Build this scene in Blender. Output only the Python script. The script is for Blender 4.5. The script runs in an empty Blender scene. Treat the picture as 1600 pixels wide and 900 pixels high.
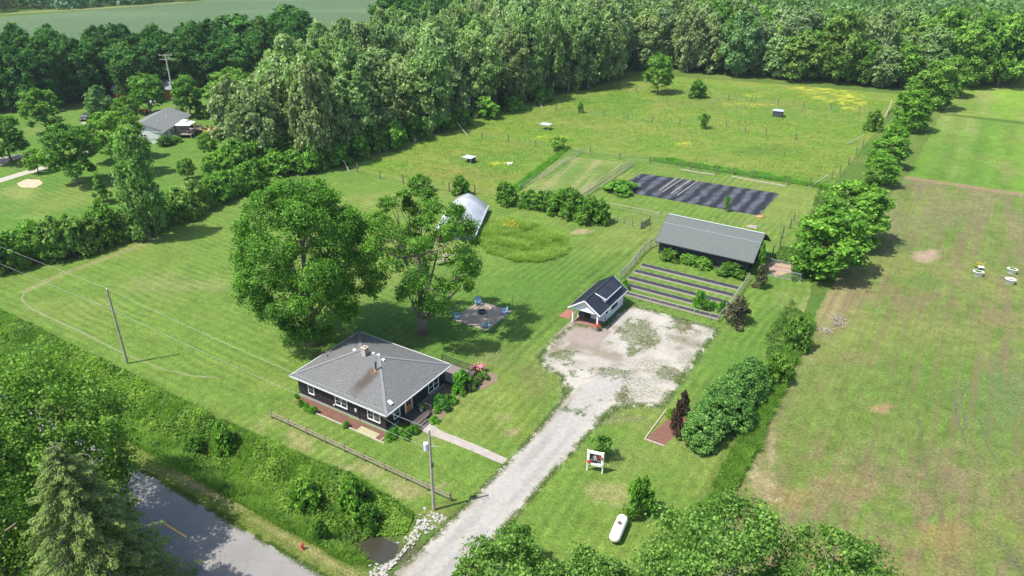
import bpy, math, random
import numpy as np
from mathutils import Vector, Matrix

# ------------------------------------------------------------------ camera, world, sun, exposure
sc = bpy.context.scene
COL = sc.collection
F_PX = 1170.0; PITCH = math.atan(600.0 / F_PX); CAM_H = 50.0; YAW = math.radians(32)
cam_d = bpy.data.cameras.new('camera'); cam = bpy.data.objects.new('camera', cam_d); COL.objects.link(cam)
cam_d.sensor_width = 36.0; cam_d.lens = 36.0 * F_PX / 1600.0
cam_d.clip_start = 0.5; cam_d.clip_end = 12000
cam.location = (0, 0, CAM_H); cam.rotation_euler = (math.pi / 2 - PITCH, 0, YAW)
sc.camera = cam

SUN_EL = math.radians(60); SUN_XY = Vector((-0.60, -0.80))       # where the sun stands
world = bpy.data.worlds.new('World'); sc.world = world; world.use_nodes = True
wn = world.node_tree; wn.nodes.clear()
w_out = wn.nodes.new('ShaderNodeOutputWorld'); w_bg = wn.nodes.new('ShaderNodeBackground')
w_sky = wn.nodes.new('ShaderNodeTexSky'); w_sky.sky_type = 'NISHITA'; w_sky.sun_disc = False
w_sky.sun_elevation = SUN_EL; w_sky.sun_rotation = math.atan2(SUN_XY.x, SUN_XY.y)
w_sky.air_density = 1.0; w_sky.dust_density = 1.5; w_sky.ozone_density = 1.0
wn.links.new(w_sky.outputs[0], w_bg.inputs[0]); wn.links.new(w_bg.outputs[0], w_out.inputs[0])
w_bg.inputs[1].default_value = 0.15
sun_d = bpy.data.lights.new('sun', 'SUN'); sun = bpy.data.objects.new('sun', sun_d); COL.objects.link(sun)
sun_d.energy = 4.4; sun_d.angle = math.radians(0.6); sun_d.color = (1.0, 0.965, 0.90)
sdir = Vector((-SUN_XY.x * math.cos(SUN_EL), -SUN_XY.y * math.cos(SUN_EL), -math.sin(SUN_EL)))
sun.rotation_euler = sdir.to_track_quat('-Z', 'Y').to_euler(); sun.location = (-60, -60, 120)
sc.view_settings.view_transform = 'Standard'; sc.view_settings.look = 'None'
sc.view_settings.exposure = 0.98; sc.view_settings.gamma = 1.0; sc.view_settings.use_curve_mapping = False
sc.cycles.max_bounces = 6; sc.cycles.diffuse_bounces = 4; sc.cycles.transmission_bounces = 4; sc.cycles.glossy_bounces = 2
sc.cycles.transparent_max_bounces = 8; sc.cycles.volume_bounces = 0

# ------------------------------------------------------------------ surveying helpers
CY, SY, CP, SP = math.cos(YAW), math.sin(YAW), math.cos(PITCH), math.sin(PITCH)
def ray(px, py):
    x = (px - 800) / F_PX; y = (py - 450) / F_PX
    dn = y * CP + SP; fw = CP - y * SP
    return (x * CY - fw * SY, x * SY + fw * CY, -dn)
def G(px, py, z=0.0):
    d = ray(px, py); t = (z - CAM_H) / d[2]
    return Vector((d[0] * t, d[1] * t, z))
def HGT(px, py, pt):
    x = px - 800; y = py - 450
    down = y * CP + F_PX * SP; Y = (F_PX * CP - y * SP) * CAM_H / down
    k = (pt - 450) / F_PX
    return CAM_H + Y * (k * CP + SP) / (k * SP - CP)
def MPP(px, py, z=0.0):                    # metres per photo pixel at that point
    return (CAM_H - z) / ((py - 450) * CP + F_PX * SP)
def PROJ(x, y, z):
    X = x * CY + y * SY; Y = -x * SY + y * CY; r = z - CAM_H
    zc = Y * CP - r * SP
    return 800 + F_PX * X / zc, 450 + F_PX * (-r * CP - Y * SP) / zc
def H_ditch(x, y):                         # the roadside ditch, filled where the driveway crosses it
    x = np.asarray(x, float); y = np.asarray(y, float)
    a = np.clip(1 - np.abs(y - 35.2) / 3.9, 0, 1); a = a * a * (3 - 2 * a)
    c = np.clip((np.abs(x + 29.6) - 3.0) / 2.2, 0, 1); c = c * c * (3 - 2 * c)
    return -1.75 * a * c

# ------------------------------------------------------------------ noise (numpy)
def _hash(ix, iy, s):
    h = (ix.astype(np.int64) * 374761393 + iy.astype(np.int64) * 668265263 + s * 974634777) & 0xffffffff
    h = ((h ^ (h >> 13)) * 1274126177) & 0xffffffff
    return ((h ^ (h >> 16)) & 0xffff) / 65535.0
def vn(x, y, s=0):
    x = np.asarray(x, float); y = np.asarray(y, float)
    ix = np.floor(x); iy = np.floor(y); fx = x - ix; fy = y - iy
    fx = fx * fx * (3 - 2 * fx); fy = fy * fy * (3 - 2 * fy)
    a = _hash(ix, iy, s); b = _hash(ix + 1, iy, s); c = _hash(ix, iy + 1, s); d = _hash(ix + 1, iy + 1, s)
    return (a * (1 - fx) + b * fx) * (1 - fy) + (c * (1 - fx) + d * fx) * fy
def fbm(x, y, s=0, o=4):
    t = 0; a = .5; n = 0
    for i in range(o):
        t = t + a * vn(x * 2 ** i + 13.7 * i, y * 2 ** i + 7.3 * i, s + i); n += a; a *= .55
    return t / n
def ss(a, b, x):
    t = np.clip((x - a) / (b - a), 0, 1); return t * t * (3 - 2 * t)
def polydist(x, y, pts):
    d = np.full(np.shape(x), 1e9)
    for (x0, y0), (x1, y1) in zip(pts[:-1], pts[1:]):
        dx, dy = x1 - x0, y1 - y0; L = dx * dx + dy * dy + 1e-9
        t = np.clip(((x - x0) * dx + (y - y0) * dy) / L, 0, 1)
        d = np.minimum(d, np.hypot(x - x0 - t * dx, y - y0 - t * dy))
    return d
def gp(*pts): return [tuple(G(*p)[:2]) for p in pts]

# ------------------------------------------------------------------ meshes
class MB:
    def __init__(s): s.v = []; s.f = []
    def add(s, vs, fs, m=None):
        o = len(s.v)
        s.v += [tuple(m @ Vector(v)) if m else tuple(v) for v in vs]
        s.f += [tuple(i + o for i in f) for f in fs]; return s
    def box(s, x0, y0, z0, x1, y1, z1, m=None):
        if x0 > x1: x0, x1 = x1, x0
        if y0 > y1: y0, y1 = y1, y0
        if z0 > z1: z0, z1 = z1, z0
        return s.add([(x0,y0,z0),(x1,y0,z0),(x1,y1,z0),(x0,y1,z0),(x0,y0,z1),(x1,y0,z1),(x1,y1,z1),(x0,y1,z1)],
                     [(0,3,2,1),(4,5,6,7),(0,1,5,4),(1,2,6,5),(2,3,7,6),(3,0,4,7)], m)
    def beam(s, a, b, w, h, up=(0,0,1)):
        a = Vector(a); b = Vector(b); d = b - a; L = d.length; d.normalize()
        u = Vector(up); r = d.cross(u)
        if r.length < 1e-4: r = d.cross(Vector((1,0,0)))
        r.normalize(); u = r.cross(d)
        m = Matrix(((r.x, d.x, u.x, a.x), (r.y, d.y, u.y, a.y), (r.z, d.z, u.z, a.z), (0,0,0,1)))
        return s.box(-w/2, 0, -h/2, w/2, L, h/2, m)
    def path(s, pts, rad, n=8, cap=True):
        pts = [Vector(p) for p in pts]
        if not hasattr(rad, '__len__'): rad = [rad] * len(pts)
        o = len(s.v); ref = Vector((0.31, 0.17, 0.93))
        for i, p in enumerate(pts):
            d = (pts[min(i+1, len(pts)-1)] - pts[max(i-1, 0)]).normalized()
            r = d.cross(ref)
            if r.length < .05: r = d.cross(Vector((1,0,0)))
            r.normalize(); u = r.cross(d)
            for k in range(n):
                a = 2 * math.pi * k / n
                s.v.append(tuple(p + (r * math.cos(a) + u * math.sin(a)) * rad[i]))
        for i in range(len(pts) - 1):
            for k in range(n):
                k2 = (k + 1) % n
                s.f.append((o+i*n+k, o+i*n+k2, o+(i+1)*n+k2, o+(i+1)*n+k))
        if cap:
            s.f.append(tuple(o + k for k in range(n))[::-1]); e = o + (len(pts)-1)*n
            s.f.append(tuple(e + k for k in range(n)))
        return s
    def lathe(s, prof, n=20, c=(0,0,0), m=None):
        vs = []; fs = []
        for r, z in prof:
            for k in range(n):
                a = 2*math.pi*k/n; vs.append((c[0]+r*math.cos(a), c[1]+r*math.sin(a), c[2]+z))
        for i in range(len(prof)-1):
            for k in range(n):
                k2 = (k+1) % n; fs.append((i*n+k, i*n+k2, (i+1)*n+k2, (i+1)*n+k))
        fs.append(tuple(range(n))[::-1]); fs.append(tuple((len(prof)-1)*n+k for k in range(n)))
        return s.add(vs, fs, m)
    def slab(s, pts, t, m=None):             # polygon given a thickness downwards
        n = len(pts); P = [Vector(p) for p in pts]
        return s.add([p for p in P] + [p - Vector((0,0,t)) for p in P],
                     [tuple(range(n)), tuple(range(2*n-1, n-1, -1))] + [(i, n+i, n+(i+1)%n, (i+1)%n) for i in range(n)], m)
    def prism(s, prof, a0, a1, axis='y', m=None):   # profile in the plane across the axis
        n = len(prof)
        if axis == 'y': vs = [(p, a0, q) for p, q in prof] + [(p, a1, q) for p, q in prof]
        else: vs = [(a0, p, q) for p, q in prof] + [(a1, p, q) for p, q in prof]
        return s.add(vs, [tuple(range(n)), tuple(range(2*n-1, n-1, -1))] + [(i, n+i, n+(i+1)%n, (i+1)%n) for i in range(n)], m)
    def mesh(s, name, mat, smooth=False):
        me = bpy.data.meshes.new(name); me.from_pydata(s.v, [], s.f)
        import bmesh
        b = bmesh.new(); b.from_mesh(me); bmesh.ops.recalc_face_normals(b, faces=b.faces); b.to_mesh(me); b.free()
        if smooth: me.polygons.foreach_set('use_smooth', [True]*len(me.polygons))
        me.materials.append(mat); me.update(); return me
    def build(s, name, mat, parent=None, smooth=False):
        o = bpy.data.objects.new(name, s.mesh(name, mat, smooth)); COL.objects.link(o)
        if parent: o.parent = parent
        return o

def tag(o, label=None, cat=None, group=None, kind=None):
    if label: o['label'] = label
    if cat: o['category'] = cat
    if group: o['group'] = group
    if kind: o['kind'] = kind
    return o
def thing(name, label, cat, loc=(0,0,0), rz=0.0, group=None):
    o = bpy.data.objects.new(name, None); COL.objects.link(o); o.empty_display_size = .3
    o.location = loc; o.rotation_euler = (0, 0, rz)
    return tag(o, label, cat, group)
def dup(o, loc=None, rz=None, label=None, scale=None, group=None):
    def rec(x, par):
        c = x.copy(); COL.objects.link(c)
        if par: c.parent = par
        for ch in x.children: rec(ch, c)
        return c
    r = rec(o, None)
    if loc is not None: r.location = loc
    if rz is not None: r.rotation_euler = (0, 0, rz)
    if scale is not None: r.scale = scale
    if label: r['label'] = label
    if group: r['group'] = group
    return r
def npmesh(name, V, F, mat, attrs=None, smooth=False):
    me = bpy.data.meshes.new(name); nv = len(V); nf, k = F.shape
    me.vertices.add(nv); me.vertices.foreach_set('co', np.asarray(V, np.float32).ravel())
    me.loops.add(nf * k); me.loops.foreach_set('vertex_index', np.asarray(F, np.int32).ravel())
    me.polygons.add(nf); me.polygons.foreach_set('loop_start', np.arange(0, nf*k, k, dtype=np.int32))
    try: me.polygons.foreach_set('loop_total', np.full(nf, k, np.int32))
    except Exception: pass
    if smooth: me.polygons.foreach_set('use_smooth', np.ones(nf, bool))
    for an, (ty, data) in (attrs or {}).items():
        a = me.attributes.new(an, ty, 'POINT')
        a.data.foreach_set('value' if ty == 'FLOAT' else 'color', np.asarray(data, np.float32).ravel())
    me.materials.append(mat); me.update(calc_edges=True); me.validate(); return me

# ------------------------------------------------------------------ materials
def nodes(name):
    m = bpy.data.materials.new(name); m.use_nodes = True
    nt = m.node_tree; b = nt.nodes['Principled BSDF']; return m, nt, b
def N(nt, ty, **kw):
    n = nt.nodes.new(ty)
    for k, v in kw.items():
        if k.startswith('i_'): n.inputs[k[2:].replace('_', ' ')].default_value = v
        else: setattr(n, k, v)
    return n
def math_n(nt, op, a, b=None, clamp=False):
    n = nt.nodes.new('ShaderNodeMath'); n.operation = op; n.use_clamp = clamp
    for i, v in enumerate((a, b)):
        if v is None: continue
        if hasattr(v, 'default_value') or hasattr(v, 'is_linked'): nt.links.new(v, n.inputs[i])
        else: n.inputs[i].default_value = v
    return n.outputs[0]
def mixc(nt, fac, a, b, mode='MIX'):
    n = nt.nodes.new('ShaderNodeMix'); n.data_type = 'RGBA'; n.blend_type = mode
    for s, v in ((n.inputs[0], fac), (n.inputs[6], a), (n.inputs[7], b)):
        if hasattr(v, 'is_linked'): nt.links.new(v, s)
        elif isinstance(v, (int, float)): s.default_value = v
        else: s.default_value = tuple(v)[:3] + (1,)
    return n.outputs[2]
def noise_n(nt, scale, detail=3, rough=.55, vec=None, dist=0):
    n = nt.nodes.new('ShaderNodeTexNoise'); n.inputs['Scale'].default_value = scale
    n.inputs['Detail'].default_value = detail; n.inputs['Roughness'].default_value = rough; n.inputs['Distortion'].default_value = dist
    if vec is None:
        g = nt.nodes.new('ShaderNodeNewGeometry'); vec = g.outputs['Position']
    nt.links.new(vec, n.inputs['Vector']); return n.outputs[0]
def mapr(nt, v, a, b, c, d):
    n = nt.nodes.new('ShaderNodeMapRange'); nt.links.new(v, n.inputs[0])
    for i, x in zip((1,2,3,4), (a,b,c,d)): n.inputs[i].default_value = x
    return n.outputs[0]
def bump(nt, b, h, strength=.5, dist=.05):
    n = nt.nodes.new('ShaderNodeBump'); n.inputs['Strength'].default_value = strength; n.inputs['Distance'].default_value = dist
    nt.links.new(h, n.inputs['Height']); nt.links.new(n.outputs[0], b.inputs['Normal'])
def simple(name, col, rough=.7, var=.18, scale=3.0, metal=0.0, spec=.4, bmp=0.0, bscale=20, col2=None):
    m, nt, b = nodes(name)
    f1 = noise_n(nt, scale, 5); f = mapr(nt, f1, .25, .75, 0, 1)
    c2 = col2 or tuple(c * (1 - var) for c in col)
    c1 = tuple(min(1, c * (1 + var)) for c in col)
    nt.links.new(mixc(nt, f, c2, c1), b.inputs['Base Color'])
    b.inputs['Roughness'].default_value = rough; b.inputs['Metallic'].default_value = metal
    b.inputs['Specular IOR Level'].default_value = spec
    if bmp: bump(nt, b, noise_n(nt, bscale, 3), bmp, .02)
    return m
def painted_ground(name, grain=((1.1, .22), (5.0, .30)), bstr=.6, bdist=.12, hue=.25, rough=.95, mow=0, rows=0):
    """the paint layer of the sheet (its real colour patches) broken up by fine procedural grain"""
    m, nt, b = nodes(name)
    a = N(nt, 'ShaderNodeAttribute', attribute_name='col'); c = a.outputs['Color']
    for i, (s, amp) in enumerate(grain):
        f = mapr(nt, noise_n(nt, s, 4, .62), .28, .72, 1 - amp, 1 + amp)
        n = nt.nodes.new('ShaderNodeVectorMath'); n.operation = 'SCALE'
        nt.links.new(c, n.inputs[0]); nt.links.new(f, n.inputs['Scale']); c = n.outputs[0]
    if rows:                                   # soil showing along the old crop rows, which run away from the road
        g = nt.nodes.new('ShaderNodeNewGeometry'); mp = nt.nodes.new('ShaderNodeMapping'); mp.inputs['Scale'].default_value = (1.15, .035, 1); nt.links.new(g.outputs['Position'], mp.inputs[0])
        st = mapr(nt, noise_n(nt, 1.0, 4, .7, mp.outputs[0]), .46, .66, 0, rows); st = math_n(nt, 'MULTIPLY', st, mapr(nt, noise_n(nt, .035, 3), .38, .6, .1, 1))
        c = mixc(nt, st, c, (.115, .082, .052))
    if mow:                                    # mower passes: lengthwise on the big lawn, up the middle by the drive
        g = nt.nodes.new('ShaderNodeNewGeometry'); s = nt.nodes.new('ShaderNodeSeparateXYZ'); nt.links.new(g.outputs['Position'], s.inputs[0])
        wob = math_n(nt, 'MULTIPLY', noise_n(nt, .045, 2), 22.0); side = mapr(nt, s.outputs[0], -66, -60, 0, 1)
        a1 = math_n(nt, 'SINE', math_n(nt, 'ADD', math_n(nt, 'MULTIPLY', s.outputs[1], 5.2), wob))
        a2 = math_n(nt, 'SINE', math_n(nt, 'ADD', math_n(nt, 'MULTIPLY', s.outputs[0], 5.2), wob))
        mx = nt.nodes.new('ShaderNodeMix'); nt.links.new(side, mx.inputs[0]); nt.links.new(a1, mx.inputs[2]); nt.links.new(a2, mx.inputs[3])
        amp = mapr(nt, noise_n(nt, .09, 3), .4, .62, .02, mow)
        n = nt.nodes.new('ShaderNodeVectorMath'); n.operation = 'SCALE'; nt.links.new(c, n.inputs[0])
        nt.links.new(math_n(nt, 'ADD', math_n(nt, 'MULTIPLY', mx.outputs[0], amp), 1.0), n.inputs['Scale']); c = n.outputs[0]
    hv = mapr(nt, noise_n(nt, 2.3, 4, .7), .35, .7, 0, hue)
    c2 = mixc(nt, 1.0, c, (1.45, 1.12, .95), 'MULTIPLY')
    c = mixc(nt, hv, c, c2)
    nt.links.new(c, b.inputs['Base Color']); b.inputs['Roughness'].default_value = rough
    b.inputs['Specular IOR Level'].default_value = .12
    if bstr: bump(nt, b, noise_n(nt, 5.5, 4, .7), bstr, bdist)
    return m
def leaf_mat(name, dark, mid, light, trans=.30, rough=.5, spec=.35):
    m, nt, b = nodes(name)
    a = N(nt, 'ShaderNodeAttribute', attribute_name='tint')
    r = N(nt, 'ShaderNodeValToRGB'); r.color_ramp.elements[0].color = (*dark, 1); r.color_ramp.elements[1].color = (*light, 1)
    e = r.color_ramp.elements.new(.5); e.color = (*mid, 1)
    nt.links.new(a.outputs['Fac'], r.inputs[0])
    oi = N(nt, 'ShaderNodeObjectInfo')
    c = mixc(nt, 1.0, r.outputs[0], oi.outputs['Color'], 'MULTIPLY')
    nt.links.new(c, b.inputs['Base Color']); b.inputs['Roughness'].default_value = rough
    b.inputs['Specular IOR Level'].default_value = spec
    t = N(nt, 'ShaderNodeBsdfTranslucent'); ct = mixc(nt, 1.0, c, (1.25, 1.7, .5), 'MULTIPLY'); nt.links.new(ct, t.inputs[0])
    mx = N(nt, 'ShaderNodeMixShader'); mx.inputs[0].default_value = trans
    nt.links.new(b.outputs[0], mx.inputs[1]); nt.links.new(t.outputs[0], mx.inputs[2])
    nt.links.new(mx.outputs[0], nt.nodes['Material Output'].inputs[0])
    return m
# ------------------------------------------------------------------ ground sheets
def clip_half(poly, ax, val, keep_less):
    out = []
    for i in range(len(poly)):
        p, q = poly[i], poly[(i+1) % len(poly)]
        ip = (p[ax] <= val) if keep_less else (p[ax] >= val); iq = (q[ax] <= val) if keep_less else (q[ax] >= val)
        if ip: out.append(p)
        if ip != iq:
            t = (val - p[ax]) / (q[ax] - p[ax]); out.append((p[0]+(q[0]-p[0])*t, p[1]+(q[1]-p[1])*t))
    return out
def jitter_poly(pts, amp, seg, seed, freq=1.3):
    out = []
    for i in range(len(pts)):
        p = pts[i]; q = pts[(i+1) % len(pts)]; L = math.hypot(q[0]-p[0], q[1]-p[1]); n = max(1, int(L/seg))
        nx, ny = (q[1]-p[1])/max(L,1e-6), -(q[0]-p[0])/max(L,1e-6)
        for k in range(n):
            t = k/n; x = p[0]+(q[0]-p[0])*t; y = p[1]+(q[1]-p[1])*t
            a = (float(fbm(x*freq, y*freq, seed)) - .5) * 2 * amp if amp else 0
            out.append((x + nx*a, y + ny*a))
    return out
def sheet(name, pts, z, step, colfn, mat, jit=0.0, seg=.6, kind='structure', seed=1):
    if jit: pts = jitter_poly(pts, jit, seg, seed)
    xs = [p[0] for p in pts]; ys = [p[1] for p in pts]
    x0, x1, y0, y1 = min(xs), max(xs), min(ys), max(ys)
    nx = max(1, int(math.ceil((x1-x0)/step))); ny = max(1, int(math.ceil((y1-y0)/step)))
    idx = {}; V = []; Fs = []
    def vid(p):
        k = (round(p[0], 3), round(p[1], 3))
        if k not in idx: idx[k] = len(V); V.append(k)
        return idx[k]
    for j in range(ny):
        a = y0 + j*step; b = a + step
        row = clip_half(clip_half(pts, 1, a, False), 1, b, True)
        if len(row) < 3: continue
        # edges of the row piece that are not on the row lines mark boundary columns
        bc = set()
        for i in range(len(row)):
            p, q = row[i], row[(i+1) % len(row)]
            if abs(p[1]-q[1]) < 1e-9 and (abs(p[1]-a) < 1e-9 or abs(p[1]-b) < 1e-9): continue
            c0 = int((min(p[0], q[0]) - x0)/step - 1e-6); c1 = int((max(p[0], q[0]) - x0)/step + 1e-6)
            for c in range(max(0, c0), min(nx, c1+1)): bc.add(c)
        ym = (a+b)/2
        cr = sorted((p[0] + (ym-p[1])/(q[1]-p[1])*(q[0]-p[0])) for p, q in zip(pts, pts[1:]+pts[:1]) if (p[1] <= ym) != (q[1] <= ym))
        for c in range(nx):
            xa = x0 + c*step; xb = xa + step
            if c in bc:
                cell = clip_half(clip_half(row, 0, xa, False), 0, xb, True)
                if len(cell) >= 3:
                    f = []
                    for p in cell:
                        k = vid(p)
                        if not f or (k != f[-1] and k not in f): f.append(k)
                    if len(f) >= 3: Fs.append(f)
            else:
                xm = (xa+xb)/2; n = sum(1 for v in cr if v < xm)
                if n % 2: Fs.append([vid((xa,a)), vid((xb,a)), vid((xb,b)), vid((xa,b))])
    A = np.array(V); 
    me = bpy.data.meshes.new(name)
    # keep all faces facing up
    out = []
    for f in Fs:
        ar = 0
        for i in range(len(f)):
            p, q = V[f[i]], V[f[(i+1) % len(f)]]; ar += p[0]*q[1]-q[0]*p[1]
        if abs(ar) < 1e-6: continue
        out.append(f if ar > 0 else f[::-1])
    me.from_pydata([(x, y, z) for x, y in V], [], out)
    if colfn is not None:
        c = np.clip(colfn(A[:,0], A[:,1]), 0.002, 1)
        at = me.attributes.new('col', 'FLOAT_COLOR', 'POINT')
        at.data.foreach_set('color', np.hstack([c, np.ones((len(c),1))]).astype(np.float32).ravel())
    me.materials.append(mat); me.validate(); me.update()
    o = bpy.data.objects.new(name, me); COL.objects.link(o); o['kind'] = kind
    return o
def C3(*c): return np.array(c, float)
def lerpc(a, b, t): return a * (1 - t[:, None]) + b * t[:, None]
def blobs(c, x, y, L):
    """L: (px, py, radius px wide, radius px high, colour, strength) patches where the ground itself has another colour"""
    for (px, py, rw, rh, col, st) in L:
        p = G(px, py); q = G(px+rw, py); r = G(px, py-rh)
        ax = np.array([q.x-p.x, q.y-p.y]); ay = np.array([r.x-p.x, r.y-p.y])
        M = np.linalg.inv(np.array([ax, ay]).T)
        u = M[0,0]*(x-p.x)+M[0,1]*(y-p.y); v = M[1,0]*(x-p.x)+M[1,1]*(y-p.y)
        d = np.hypot(u, v) + (fbm(x*.9, y*.9, 31) - .5) * 1.3
        c = lerpc(c, np.array(col)[None, :], st * (1 - ss(.45, 1.1, d)))
    return c

GRASS = C3(.078, .134, .022); LUSH = C3(.045, .106, .016); DRY = C3(.142, .162, .044); STRAW = C3(.24, .205, .105); SOIL = C3(.17, .13, .085)
def grass_col(x, y, base=GRASS, dry=.45, lush=.4, s=0, sc=1.0):
    c = np.repeat(base[None, :], len(x), 0)
    c = lerpc(c, LUSH[None, :], lush * ss(.45, .72, fbm(x*.045*sc, y*.045*sc, 3+s)))
    c = lerpc(c, DRY[None, :], dry * ss(.47, .75, fbm(x*.07*sc, y*.09*sc, 11+s)))
    c = lerpc(c, DRY[None, :], .5 * dry * ss(.5, .8, fbm(x*.45, y*.45, 19+s)))
    c = c * (1 + .28 * (fbm(x*.6, y*.6, 23+s) - .5))[:, None]
    return c
def col_lawn(x, y):
    c = grass_col(x, y)
    # mowing passes round the big lawn and up the middle
    st = np.sin(y * 2*math.pi/1.5 + 1.2*fbm(x*.05, y*.05, 5)) * ss(-118, -112, x) * (1-ss(-66, -60, x))
    c = c * (1 + .035 * st)[:, None]
    st2 = np.sin((x + .25*y) * 2*math.pi/1.6) * ss(-66, -60, x)
    c = c * (1 + .05 * st2)[:, None]
    # lawn darker and denser near the road side corner and round the fire pit
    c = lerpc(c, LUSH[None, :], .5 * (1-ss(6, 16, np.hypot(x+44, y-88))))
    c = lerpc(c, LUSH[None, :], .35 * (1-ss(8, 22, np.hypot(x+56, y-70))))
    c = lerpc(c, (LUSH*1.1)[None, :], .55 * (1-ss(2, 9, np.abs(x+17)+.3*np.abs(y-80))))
    # pale wheel tracks
    t1 = 9 + 0*x; _ = lambda: polydist(x, y, gp((36,452),(34,470),(60,488),(130,520),(200,556),(260,578),(310,590),(345,588)))
    c = lerpc(c, (STRAW*1.05)[None, :], .85 * (1-ss(.15, .6, t1)) * ss(.30, .55, fbm(x*.5, y*.5, 77)))
    t2 = polydist(x, y, gp((40,455),(100,427),(180,398),(250,372)))
    c = lerpc(c, (STRAW*.8)[None, :], .7 * (1-ss(.2, .8, t2)))
    t3 = np.minimum(polydist(x, y, gp((775,590),(850,520),(905,462),(985,395),(1010,372))), polydist(x, y, gp((760,580),(835,512),(890,455),(968,392))))
    c = c * (1 - .22 * (1-ss(.15, .5, t3)))[:, None]
    # dry margin along the rail fence and by the drive
    c = lerpc(c, (STRAW*.85)[None, :], .6 * ss(-60, -56, x) * (1-ss(-36, -32, x)) * (1-ss(.3, 2.2, np.abs(y-41.1))) * ss(.35, .6, fbm(x*.6, y*.6, 41)))
    c = blobs(c, x, y, [(790,652,16,12,(.172,.164,.070),.8),(800,675,14,10,(.203,.172,.094),.8),(950,770,42,20,(.172,.164,.070),.7),
        (690,760,8,6,(.203,.156,.086),.7),(910,362,20,5,(.218,.187,.101),.85),(830,585,26,16,(.039,.066,.016),.5),(640,560,18,6,(.156,.148,.062),.4),
        (250,445,70,22,(.133,.148,.055),.5),(330,445,40,14,(.148,.156,.062),.4),(430,600,60,14,(.125,.156,.039),.4),(120,480,90,20,(.117,.148,.039),.4),
        (820,640,40,60,(.094,.133,.023),.5),(770,560,30,14,(.133,.140,.055),.5),(1230,470,26,30,(.109,.140,.039),.6),(1280,480,30,30,(.234,.203,.109),.8),
        (1290,520,26,30,(.211,.179,.094),.7),(960,655,50,10,(.117,.117,.055),.7),(835,600,30,36,(.109,.117,.039),.5),(1150,290,90,14,(.101,.140,.031),.5),
        (985,720,60,30,(.109,.140,.039),.5),(1010,345,60,20,(.101,.140,.039),.6)])
    return c
def col_pasture(x, y):
    c = grass_col(x, y, C3(.098,.160,.022), .4, .35, 7)
    c = lerpc(c, C3(.165,.165,.04)[None, :], .4 * ss(.45, .7, fbm(x*.11+4, y*.13, 52)))
    c = c * (1 + .45 * (fbm(x*1.1, y*1.1, 61, 3) - .5))[:, None]
    c = lerpc(c, C3(.045,.115,.022)[None, :], .7 * (1-ss(1.0, 4.0, np.abs(y-150.5))) * ss(-66, -60, x))
    c = lerpc(c, C3(.05,.115,.022)[None, :], .6 * (1-ss(.5, 2.5, np.abs(x+71.5+.2*(y-120)))) * (1-ss(145,150,y)))
    yel = C3(.40,.38,.03)
    for (px, py, rw, rh) in [(1300,150,60,12),(1330,160,30,16),(1180,148,20,5),(1270,138,40,5),(1070,225,14,4),(940,145,10,3),(780,255,20,3),(860,215,30,5),(1170,163,60,5)]:
        p = G(px, py); q = G(px+rw, py); r = G(px, py-rh)
        M = np.linalg.inv(np.array([[q.x-p.x, r.x-p.x],[q.y-p.y, r.y-p.y]]))
        u = M[0,0]*(x-p.x)+M[0,1]*(y-p.y); v = M[1,0]*(x-p.x)+M[1,1]*(y-p.y)
        c = lerpc(c, yel[None, :], .6 * (1-ss(.4, 1.1, np.hypot(u, v))) * ss(.45, .6, fbm(x*.8, y*.8, 91)))
    c = blobs(c, x, y, [(1130,160,140,10,(.133,.125,.047),.4),(700,270,80,10,(.148,.140,.039),.5),(770,275,60,8,(.148,.140,.039),.5),(1200,235,70,10,(.058,.101,.023),.5)])
    return c
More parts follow.
